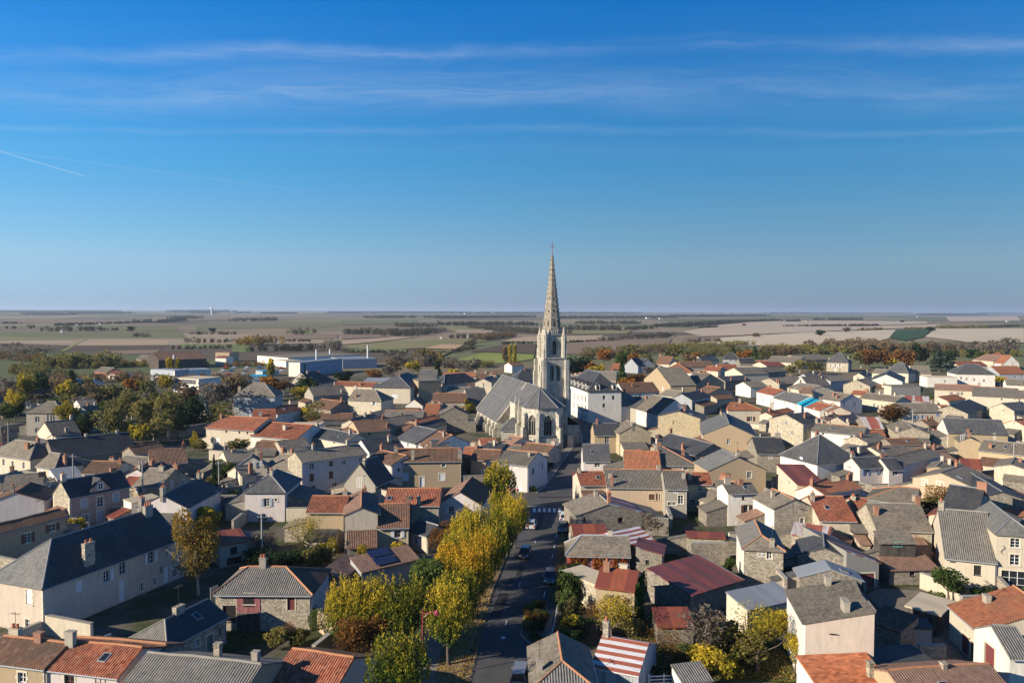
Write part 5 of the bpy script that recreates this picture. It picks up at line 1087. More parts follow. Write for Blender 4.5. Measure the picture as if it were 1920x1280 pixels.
('house','house','ochre house with broad gable and grey roof behind the white row',71.9,362.75,0.1909,12.0,32.63,6.5,6.59,0.0,0.0,'g','ochre','fib',{'w':[(3,23.7,4.2,'c',1.2,1.8),(3,22.2,1.6,'w')]}),
('house','house','long white house with brown roof behind the pyramid roof',51.67,331.12,0.3015,16.0,11.6,5.6,3.35,0.0,0.0,'g','white','brown',{'w':[(0,13.3,4.1,'f'),(0,7.2,4.0,'f')],'ch':[(-2.5,-2.4,7.7,0.8,0.6,1.1,'b',1)]}),
('barn','barn','plain grey roofed barn behind the institution',47.16,401.64,-0.1626,11.54,14.1,5.0,3.44,0.0,0.0,'g','stone','fib',{}),
('house','house','white house with two tier orange hipped roof',94.16,450.04,-0.2522,16.41,18.5,5.0,4.12,8.04,8.04,'g','white','orange',{'ch':[(0.9,0.0,8.8,0.6,0.6,1.1,'b',1)]}),
('house','house','dark stone house with speckled grey roof right of the two tier roof',88.48,367.64,2.099,10.0,16.95,6.0,4.13,0.0,0.0,'g','stoned','greytile',{}),
('house','house','small white house with grey roof and twin flues',66.67,323.47,2.0724,10.0,8.74,4.6,1.95,0.0,0.0,'g','white','fib',{'w':[(3,4.0,3.6,'w')],'ch':[(-4.7,0.0,6.7,0.6,0.6,1.3,'c',1),(-4.7,0.0,6.7,0.5,0.6,1.2,'c',1)]}),
('house','house','shaded dark roof behind the bare tree',69.88,308.28,0.9329,17.8,8.3,5.4,2.02,0.0,0.0,'g','bluegrey','darkslate',{}),
('house','house','low stone gable house with brown roof above the bare tree',84.3,331.18,2.0126,9.0,13.19,5.0,2.4,0.0,0.0,'g','stone','brown',{}),
('house','house','pale ochre house with red roof in the right background',116.94,456.74,-0.7597,9.75,10.9,5.0,2.09,0.0,0.0,'g','cream','red',{'ch':[(1.1,-0.3,7.1,0.6,0.6,1.1,'c',1)]}),
('house','house','grey house with long red roof in the right background',126.29,467.63,-0.1471,10.91,13.5,5.0,2.59,0.0,0.0,'g','bluegrey','red',{'ch':[(3.6,0.0,7.7,1.0,0.6,1.0,'s',0)]}),
('house','house','long dark brown roofed hall in the right background',113.43,497.8,0.2421,23.86,15.2,4.5,2.77,0.0,0.0,'g','cream','brown',{}),
('house','house','cream house with slates beside the little chateau',130.59,536.58,0.7323,17.85,10.4,5.5,3.25,0.0,0.0,'g','cream','slate',{}),
('mansion','house','little chateau with blue black roof and dormers in the right background',152.22,551.59,-0.2321,10.64,8.7,6.0,4.2,4.13,4.13,'g','bluegrey','darkslate',{'w':[(0,4.9,4.7,'w'),(0,8.4,4.8,'w')]}),
('shed','shed','low dark shed roof right of the little chateau',157.99,536.47,0.0504,10.45,7.5,4.5,2.72,0.0,0.0,'g','stoned','darkslate',{}),
('house','house','red roof between the chateau and the long hall',164.05,520.51,-0.2822,7.85,9.8,4.5,1.88,0.0,0.0,'g','cream','red',{}),
('outbuilding','outbuilding','long pale boundary wall block in front of the chateau',144.3,509.02,-0.0576,23.07,4.0,3.5,0.0,0.0,0.0,'f','concrete','pale',{}),
('house','house','cream building with low grey roof in the right background',131.23,443.88,0.3191,16.72,17.1,4.6,2.78,0.0,0.0,'g','cream','fib',{'w':[(0,4.2,6.7,'v')]}),
('house','house','shaded slate roof with two clay chimneys in the right background',108.59,393.83,0.4955,16.69,10.3,4.8,1.87,0.0,0.0,'g','stoned','darkslate',{'ch':[(-4.2,-4.8,5.0,0.8,0.6,1.4,'b',1),(5.4,-4.8,5.0,0.8,0.6,1.2,'b',1)]}),
('house','house','pale low house right of the clay chimneys',110.34,364.34,0.3574,9.84,11.0,4.6,2.0,0.0,0.0,'g','white','fib',{}),
('house','house','orange roofed cottage by the tall conifer',62.71,471.82,-0.3272,5.76,14.9,4.5,2.86,0.0,0.0,'g','white','orange',{}),
('house','house','villa with black gables behind the white institution',77.53,500.97,0.9272,9.0,9.38,4.5,4.53,0.0,0.0,'g','bluegrey','darkslate',{}),
('house','house','second black gabled villa next to the tall conifer',84.41,506.41,1.86,9.0,10.19,4.5,3.98,0.0,0.0,'g','bluegrey','darkslate',{}),
('house','house','dark roofed house with orange chimney stack in the background',100.19,514.42,-0.6505,9.87,12.0,5.0,4.36,0.0,0.0,'g','cream','brown',{'ch':[(-4.6,0.0,9.5,1.0,0.6,1.6,'o',1)]}),
('house','house','pale house seen right of the church tower',31.44,386.61,-0.5012,7.03,10.2,5.0,2.27,0.0,0.0,'g','cream','fib',{'w':[(0,2.1,3.8,'w'),(0,4.9,3.9,'w')]}),
('house','house','tan roofed house seen right of the church tower',39.28,413.36,-0.4158,9.4,8.4,5.0,1.53,0.0,0.0,'g','cream','rosy',{}),
('house','house','cream house behind the nave ridge of the church',-10.43,380.86,1.3731,27.99,7.8,5.5,1.74,0.0,0.0,'g','cream','fib',{'ch':[(13.6,0.0,7.3,0.6,0.6,1.1,'b',1),(13.6,0.0,7.3,0.6,0.6,1.1,'b',1)]}),
('house','house','blue black slate roof behind the church nave',4.41,384.04,0.3295,9.39,11.2,5.5,4.7,5.32,0.0,'g','bluegrey','darkslate',{'ch':[(2.1,-0.4,9.9,1.0,0.6,1.2,'b',1)]}),
('house','house','white bungalow with brown roof beyond the church',1.51,499.84,0.5728,8.97,8.8,4.5,1.69,0.0,0.0,'g','white','brown',{}),
('manor','house','square cream manor with steep slate roof and twin chimneys',213.53,518.03,-0.5935,13.2,11.0,6.2,5.7,5.22,5.22,'g','stone','slate',{'sh':'white','w':[(0,2.5,3.9,'s',1.0,1.6),(0,5.4,4.0,'s',1.0,1.6),(0,8.2,3.9,'s',1.0,1.6),(0,5.4,1.2,'d'),(0,8.3,1.1,'w')],'ch':[(-6.2,0.0,6.7,0.9,0.6,1.8,'s',0),(5.3,0.0,7.7,0.9,0.6,1.8,'s',0)]}),
('house','house','white gabled house with black slate slope in the right background',184.83,418.08,0.9339,17.0,5.33,5.5,1.54,0.0,0.0,'g','cream','darkslate',{'w':[(0,6.6,6.6,'f')]}),
('hall','hall','large white gabled hall with blue slate roof',187.06,394.58,1.0726,30.0,14.12,5.6,3.14,0.0,0.0,'g','white','slate',{'w':[(3,13.4,5.5,'v')]}),
('house','house','slate mansard house with skylight in the right background',216.23,441.76,-0.8292,12.35,9.9,5.5,5.13,4.7,4.7,'g','cream','slate',{'w':[(0,5.8,4.8,'w')],'ch':[(-5.8,0.0,6.0,0.8,0.6,1.6,'s',0),(4.1,2.1,7.8,0.6,0.6,1.1,'c',0)]}),
('house','house','house with plain grey roof left of the blue cedar',229.7,448.38,-0.3152,10.7,13.5,4.6,3.59,0.0,0.0,'g','cream','fib',{}),
('building','building','white flat roofed modern building below the blue cedar',222.2,413.56,-0.0702,14.93,9.0,5.2,0.0,0.0,0.0,'f','white','pale',{'w':[(0,9.0,3.1,'f')]}),
('house','house','big white house with dark slate hip in the right background',243.48,421.13,-0.194,18.65,13.8,6.6,4.65,6.55,6.55,'g','white','slate',{'w':[(0,5.1,3.8,'w'),(0,8.8,3.5,'w'),(0,13.4,3.1,'w'),(0,2.5,4.3,'w')]}),
('house','house','house with bright orange roof right of the big white house',267.37,431.53,0.0415,14.65,14.6,6.0,3.56,0.0,0.0,'g','bluegrey','orange',{'w':[(0,9.2,4.4,'w'),(0,12.8,4.7,'w')],'ch':[(-1.1,0.0,9.7,1.2,0.6,1.0,'c',1),(4.5,0.0,9.7,1.0,0.6,1.0,'c',1)]}),
('house','house','ochre house with rosy tiles far at right',340.21,559.09,-1.4077,19.44,19.6,5.0,3.57,0.0,0.0,'g','cream','rosy',{}),
('house','house','white gable with orange and brown roof at the far right',334.41,536.59,1.6203,9.0,11.08,4.5,4.99,0.0,0.0,'g','white','brown',{'rx':{2:'orange'}}),
('house','house','low red tiled roof behind the big white house',295.04,515.46,0.1669,20.68,11.7,4.5,2.25,0.0,0.0,'g','cream','red',{}),
('house','house','red hipped roof at the far right',379.23,619.53,-0.7901,9.54,14.3,4.8,2.74,4.67,4.67,'g','cream','red',{}),
('barn','barn','long grey roofed farm range in the right background',188.76,545.43,-0.6589,21.26,18.3,4.5,3.33,0.0,0.0,'g','cream','fib',{}),
('house','house','red roof with white skylights in the right background',164.27,507.5,0.3108,13.83,14.7,4.5,2.11,0.0,0.0,'g','cream','rust',{}),
('workshop','workshop','dark walled workshop with grey roof left of the round oak',147.3,455.28,0.6328,17.63,10.1,4.6,2.25,0.0,0.0,'g','stoned','fib',{'w':[(0,4.9,3.8,'v'),(0,9.2,3.7,'v')]}),
('house','house','mauve grey roof behind the round oak',208.21,565.96,0.3524,25.46,19.0,5.0,3.09,0.0,0.0,'g','tan','fib',{}),
('house','house','grey roof with rosy patch above the white row',130.7,382.19,0.4309,17.85,13.9,4.8,2.26,0.0,0.0,'g','stone','fib',{'ch':[(-8.6,-5.2,5.5,0.6,0.6,1.6,'o',0),(-8.6,-6.4,5.1,0.6,0.6,1.4,'o',0)]}),
('house','house','cream house with grey roof and orange verge above the white row',131.46,349.36,-1.3592,16.17,12.5,4.8,2.03,0.0,0.0,'g','cream','fib',{'w':[(0,5.9,4.5,'f')],'ch':[(-7.7,0.0,6.9,0.6,0.6,1.1,'o',1)]}),
('house','house','steep speckled grey roof with a white gable in the right background',137.91,364.91,0.5036,14.08,9.5,5.0,3.99,0.0,0.0,'g','white','greytile',{}),
('house','house','tall slate box house above the steep speckled roof',148.02,391.1,0.3808,11.17,10.2,6.0,2.27,0.0,0.0,'g','bluegrey','slate',{'w':[(0,6.6,7.1,'u')]}),
('house','house','cream house with tan hipped roof behind the turquoise roof',124.92,337.32,-0.3168,4.72,11.1,4.8,2.02,2.0,0.0,'g','cream','rosy',{'ch':[(2.0,0.0,6.9,0.6,0.6,1.0,'s',0),(2.0,0.0,6.9,0.6,0.6,1.0,'s',0)]}),
('house','house','shaded house with red end roof in the right background',157.85,393.72,0.5646,14.65,11.4,5.0,2.07,0.0,0.0,'g','bluegrey','fib',{'w':[(0,3.1,4.2,'v')]}),
('house','house','rubble gable house in front of the white gabled hall',162.12,367.28,0.7645,12.0,12.15,5.2,2.45,0.0,0.0,'g','stone','greytile',{'w':[(3,8.1,4.8,'v')]}),
('house','house','low brown roof in front of the white gabled hall',167.95,364.51,-0.0952,9.6,9.3,4.2,1.16,0.0,0.0,'g','stoned','brown',{}),
('building','building','grey block with long blank wall before the white hall',176.27,359.27,0.1642,14.53,7.0,5.5,0.0,0.0,0.0,'f','concrete','fib',{'wx':{3:'cream'}}),
('house','house','white house with grey roof at right edge behind the yellow tree',239.35,377.9,-0.4077,7.78,10.2,4.6,2.27,0.0,0.0,'g','white','fib',{}),
('house','house','small pink orange roof between grey roofs',146.47,333.09,-0.7233,5.35,7.9,4.4,1.28,0.0,0.0,'g','cream','orange',{}),
('house','house','low red brown roof between the round tree and the blue slates',129.68,247.3,0.277,4.53,6.2,4.0,1.25,0.0,0.0,'g','stoned','brown',{}),
('house','house','grey roof left of the slate mansard house',208.03,446.96,-0.7744,6.47,10.1,4.6,2.04,0.0,0.0,'g','cream','fib',{}),
('house','house','small brown gabled cottage right of the two tier orange roof',102.44,427.83,0.8055,8.0,7.28,4.6,1.47,0.0,0.0,'g','white','brown',{}),
('shed','shed','small red roofed shed between the row houses and the nave',-6.45,213.12,0.2126,4.4,5.5,3.4,1.06,0.0,0.0,'g','stone','red',{}),
('annex','annex','low cream annex at the foot of the nave buttresses',1.5,215.94,-0.8811,4.96,7.2,3.2,1.31,0.0,0.0,'g','cream','rosy',{}),
('house','house','low brown tiled house before the church apse',7.42,203.36,-0.5357,8.18,6.8,3.4,1.24,0.0,0.0,'g','stone','brown',{}),
('shed','shed','grey tiled shed left of the low house before the apse',0.66,205.94,-0.2615,4.27,4.2,3.2,0.76,0.0,0.0,'g','stoned','greytile',{}),
('shed','shed','dark roofed shed with white flue before the nave',-3.76,206.66,-0.4289,5.17,5.0,3.4,0.91,0.0,0.0,'g','stoned','darkslate',{'ch':[(-0.2,-1.3,4.0,0.5,0.6,1.2,'c',0)]}),
('factory','factory','big factory hall clad in a grid of blue glass panels',-118.13,480.35,1.1554,41.03,8.2,8.2,0.0,0.0,0.0,'f','sheetwall','zincroof',{'fm':'sh_grey','wx':{3:'white'},'w':[(0,2.5,6.2,'q',4.5,2.3),(0,2.5,4.1,'q',4.5,2.3),(0,2.5,2.0,'q',4.5,2.3),(0,5.5,6.2,'q',4.5,2.3),(0,5.5,4.0,'q',4.5,2.3),(0,5.5,2.0,'q',4.5,2.3),(0,9.3,6.2,'q',4.5,2.3),(0,9.3,4.0,'q',4.5,2.3),(0,9.3,2.0,'q',4.5,2.3),(0,13.2,6.2,'q',4.5,2.3),(0,13.2,4.0,'q',4.5,2.3),(0,13.2,1.9,'q',4.5,2.3),(0,17.1,6.2,'q',4.5,2.3),(0,17.1,4.0,'q',4.5,2.3),(0,17.1,1.9,'q',4.5,2.3),(0,21.1,6.2,'q',4.5,2.3),(0,21.1,4.0,'q',4.5,2.3),(0,21.1,2.0,'q',4.5,2.3),(0,25.2,6.2,'q',4.5,2.3),(0,25.1,4.0,'q',4.5,2.3),(0,25.1,1.9,'q',4.5,2.3),(0,29.3,6.2,'q',4.5,2.3),(0,29.2,4.0,'q',4.5,2.3),(0,29.2,1.9,'q',4.5,2.3),(0,33.4,6.2,'q',4.5,2.3),(0,33.4,4.0,'q',4.5,2.3),(0,33.4,1.9,'q',4.5,2.3),(0,37.7,6.2,'q',4.5,2.3),(0,37.7,4.0,'q',4.5,2.3),(0,37.6,1.8,'q',4.5,2.3)]}),
('warehouse','warehouse','long dark blue warehouse right of the glass factory hall',-107.84,542.41,0.4656,23.34,30.0,6.0,0.0,0.0,0.0,'f','bluegrey','zincroof',{}),
('factory','factory','white sawtooth factory left of the glass hall',-151.45,592.59,-0.7606,42.59,60.0,5.0,0.0,0.0,0.0,'f','white','fib',{}),
('office','office','small white office block before the sawtooth factory',-153.98,547.05,-0.8767,19.73,12.0,4.0,0.0,0.0,0.0,'f','white','pale',{}),
('depot','depot','low green roofed depot in the car park',-143.85,467.23,0.7032,9.94,10.0,3.0,0.0,0.0,0.0,'f','bluegrey','turquoise',{}),
('depot','depot','white depot with turquoise edge beside the orange tree',-138.3,431.43,0.313,9.54,12.0,3.0,0.0,0.0,0.0,'f','white','turquoise',{}),
('warehouse','warehouse','white box warehouse with blue side in the left valley',-186.58,433.49,-0.4093,17.45,10.2,6.0,0.0,0.0,0.0,'f','white','zincroof',{'wx':{1:'bluegrey'},'sh':'grey','w':[(0,3.4,4.4,'g',6.0,4.0),(0,8.3,4.4,'g',6.0,4.0),(0,13.6,4.4,'g',6.0,4.0)]}),
('office','office','white two storey office with window rows in the left valley',-149.36,377.23,-0.4298,16.03,14.0,6.5,0.0,0.0,0.0,'f','white','pale',{'w':[(0,1.7,5.6,'p',1.6,1.0),(0,1.7,4.6,'p',1.6,1.0),(0,3.4,5.6,'p',1.6,1.0),(0,3.4,4.6,'p',1.6,1.0),(0,5.1,5.6,'p',1.6,1.0),(0,5.1,4.6,'p',1.6,1.0),(0,6.8,5.6,'p',1.6,1.0),(0,6.8,4.6,'p',1.6,1.0),(0,8.5,5.6,'p',1.6,1.0),(0,8.5,4.6,'p',1.6,1.0),(0,10.2,5.6,'p',1.6,1.0),(0,10.2,4.6,'p',1.6,1.0),(0,11.8,5.6,'p',1.6,1.0),(0,11.8,4.6,'p',1.6,1.0),(0,13.5,5.6,'p',1.6,1.0),(0,13.5,4.6,'p',1.6,1.0)]}),
('factory','factory','grey factory yard building with silos',-178.66,450.3,0.5936,11.37,16.0,5.0,0.0,0.0,0.0,'f','white','zincroof',{}),
('barn','barn','long dark brown agricultural shed in the left valley',-226.33,536.05,0.6538,30.25,32.2,6.0,4.01,0.0,0.0,'g','darkboards','brown',{}),
('building','building','ochre cube building beyond the dark agricultural shed',-213.01,594.61,-0.2565,11.85,12.0,7.0,0.0,0.0,0.0,'f','ochre','rosy',{}),
('store','store','small white store with red roof in the left valley',-202.83,560.5,-0.3049,8.85,8.0,5.0,1.15,0.0,0.0,'g','white','rust',{}),
('house','house','white bungalow among the valley trees',-261.76,570.63,-0.2328,10.96,10.0,3.5,2.23,0.0,0.0,'g','white','fib',{}),
('house','house','brick bungalow in the left valley meadow',-231.41,454.88,-0.484,11.74,9.0,3.5,2.0,0.0,0.0,'g','brick','fib',{}),
('hut','hut','white and red hut in the left valley meadow',-219.16,445.05,-0.4704,9.47,9.0,3.0,1.29,0.0,0.0,'g','white','rust',{}),
('house','house','white tower house among the left valley trees',-203.21,365.72,-0.5074,6.6,8.0,6.0,1.78,0.0,0.0,'g','white','fib',{}),
('house','house','white house among the left valley trees',-201.0,376.94,-0.5486,9.9,9.0,4.0,2.0,0.0,0.0,'g','white','fib',{}),
('outbuilding','outbuilding','long white wall building behind the pavilion house',-182.61,311.78,-0.0317,15.16,3.0,3.2,0.0,0.0,0.0,'f','white','pale',{}),
('house','house','tiny cream farmhouse far out on the plain, first from the left',-1224.53,2257.89,0.2335,6.88,6.0,3.5,1.09,0.0,0.0,'g','cream','rosy',{'grp':'farmhouses out on the plain'}),
('house','house','tiny white farmhouse far out on the plain, second from the left',-1140.03,2173.68,0.2231,7.78,6.0,3.5,1.34,0.0,0.0,'g','white','fib',{'grp':'farmhouses out on the plain'}),
('house','house','tiny white farmhouse far out on the plain, third from the left',-997.48,1926.71,0.1956,5.96,6.0,3.5,1.15,0.0,0.0,'g','white','red',{'grp':'farmhouses out on the plain'}),
('house','house','tiny cream farmhouse far out on the plain, fourth from the left',-1011.37,1849.99,0.1883,4.75,6.0,3.5,1.09,0.0,0.0,'g','cream','rosy',{'grp':'farmhouses out on the plain'}),
('house','house','tiny white farmhouse far out on the plain, fifth from the left',-733.17,1296.74,0.129,3.8,6.0,3.5,1.34,0.0,0.0,'g','white','fib',{'grp':'farmhouses out on the plain'}),
('house','house','tiny white farmhouse far out on the plain, sixth from the left',-739.65,1420.61,0.1412,10.42,7.62,3.5,1.46,0.0,0.0,'g','white','red',{'grp':'farmhouses out on the plain'}),
('house','house','tiny cream farmhouse far out on the plain, seventh from the left',-864.53,2616.44,0.2595,11.1,7.87,3.5,1.43,0.0,0.0,'g','cream','rosy',{'grp':'farmhouses out on the plain'}),
('house','house','tiny white farmhouse far out on the plain, eighth from the left',-908.04,2675.64,0.2663,8.49,6.1,3.5,1.36,0.0,0.0,'g','white','fib',{'grp':'farmhouses out on the plain'}),
('house','house','tiny white farmhouse far out on the plain, ninth from the left',-96.01,1074.73,0.1007,2.62,6.0,3.5,1.15,0.0,0.0,'g','white','red',{'grp':'farmhouses out on the plain'}),
('house','house','tiny cream farmhouse far out on the plain, tenth from the left',-69.28,1147.61,0.1072,2.56,6.0,3.5,1.09,0.0,0.0,'g','cream','rosy',{'grp':'farmhouses out on the plain'}),
('house','house','tiny white farmhouse far out on the plain, eleventh from the left',-62.47,1140.09,0.1064,3.18,6.0,3.5,1.34,0.0,0.0,'g','white','fib',{'grp':'farmhouses out on the plain'}),
('house','house','tiny white farmhouse far out on the plain, twelfth from the left',-55.36,1124.69,0.1049,2.51,6.0,3.5,1.15,0.0,0.0,'g','white','red',{'grp':'farmhouses out on the plain'}),
('house','house','tiny cream farmhouse far out on the plain, thirteenth from the left',-423.34,7347.35,0.7049,41.05,17.02,9.0,3.1,0.0,0.0,'g','cream','rosy',{'grp':'farmhouses out on the plain'}),
('house','house','tiny white farmhouse far out on the plain, fourteenth from the left',653.25,3816.03,0.3441,24.08,12.32,5.91,2.74,0.0,0.0,'g','white','fib',{'grp':'farmhouses out on the plain'}),
('house','house','tiny white farmhouse far out on the plain, fifteenth from the left',689.82,3688.94,0.3225,18.51,9.45,4.73,1.81,0.0,0.0,'g','white','red',{'grp':'farmhouses out on the plain'}),
('house','house','tiny cream farmhouse far out on the plain, sixteenth from the left',1072.43,2896.88,0.2409,8.06,6.0,3.5,1.09,0.0,0.0,'g','cream','rosy',{'grp':'farmhouses out on the plain'}),
('house','house','tiny white farmhouse far out on the plain, seventeenth from the left',3547.55,12950.2,0.7988,115.41,20.0,9.0,4.45,0.0,0.0,'g','white','fib',{'grp':'farmhouses out on the plain'}),
('house','house','tiny white farmhouse far out on the plain, eighteenth from the left',4610.75,16293.39,0.8727,170.91,20.0,9.0,3.84,0.0,0.0,'g','white','red',{'grp':'farmhouses out on the plain'}),
('house','house','tiny cream farmhouse far out on the plain, nineteenth from the left',7254.64,23157.65,0.9571,323.61,20.0,9.0,3.64,0.0,0.0,'g','cream','rosy',{'grp':'farmhouses out on the plain'}),
('house','house','tiny white farmhouse far out on the plain, twentieth from the left',2815.56,5512.95,0.3967,25.46,8.89,4.74,1.98,0.0,0.0,'g','white','fib',{'grp':'farmhouses out on the plain'}),
('house','house','tiny white farmhouse far out on the plain, last from the left',1934.92,3108.79,0.2409,10.54,6.0,3.5,1.15,0.0,0.0,'g','white','red',{'grp':'farmhouses out on the plain'}),
]
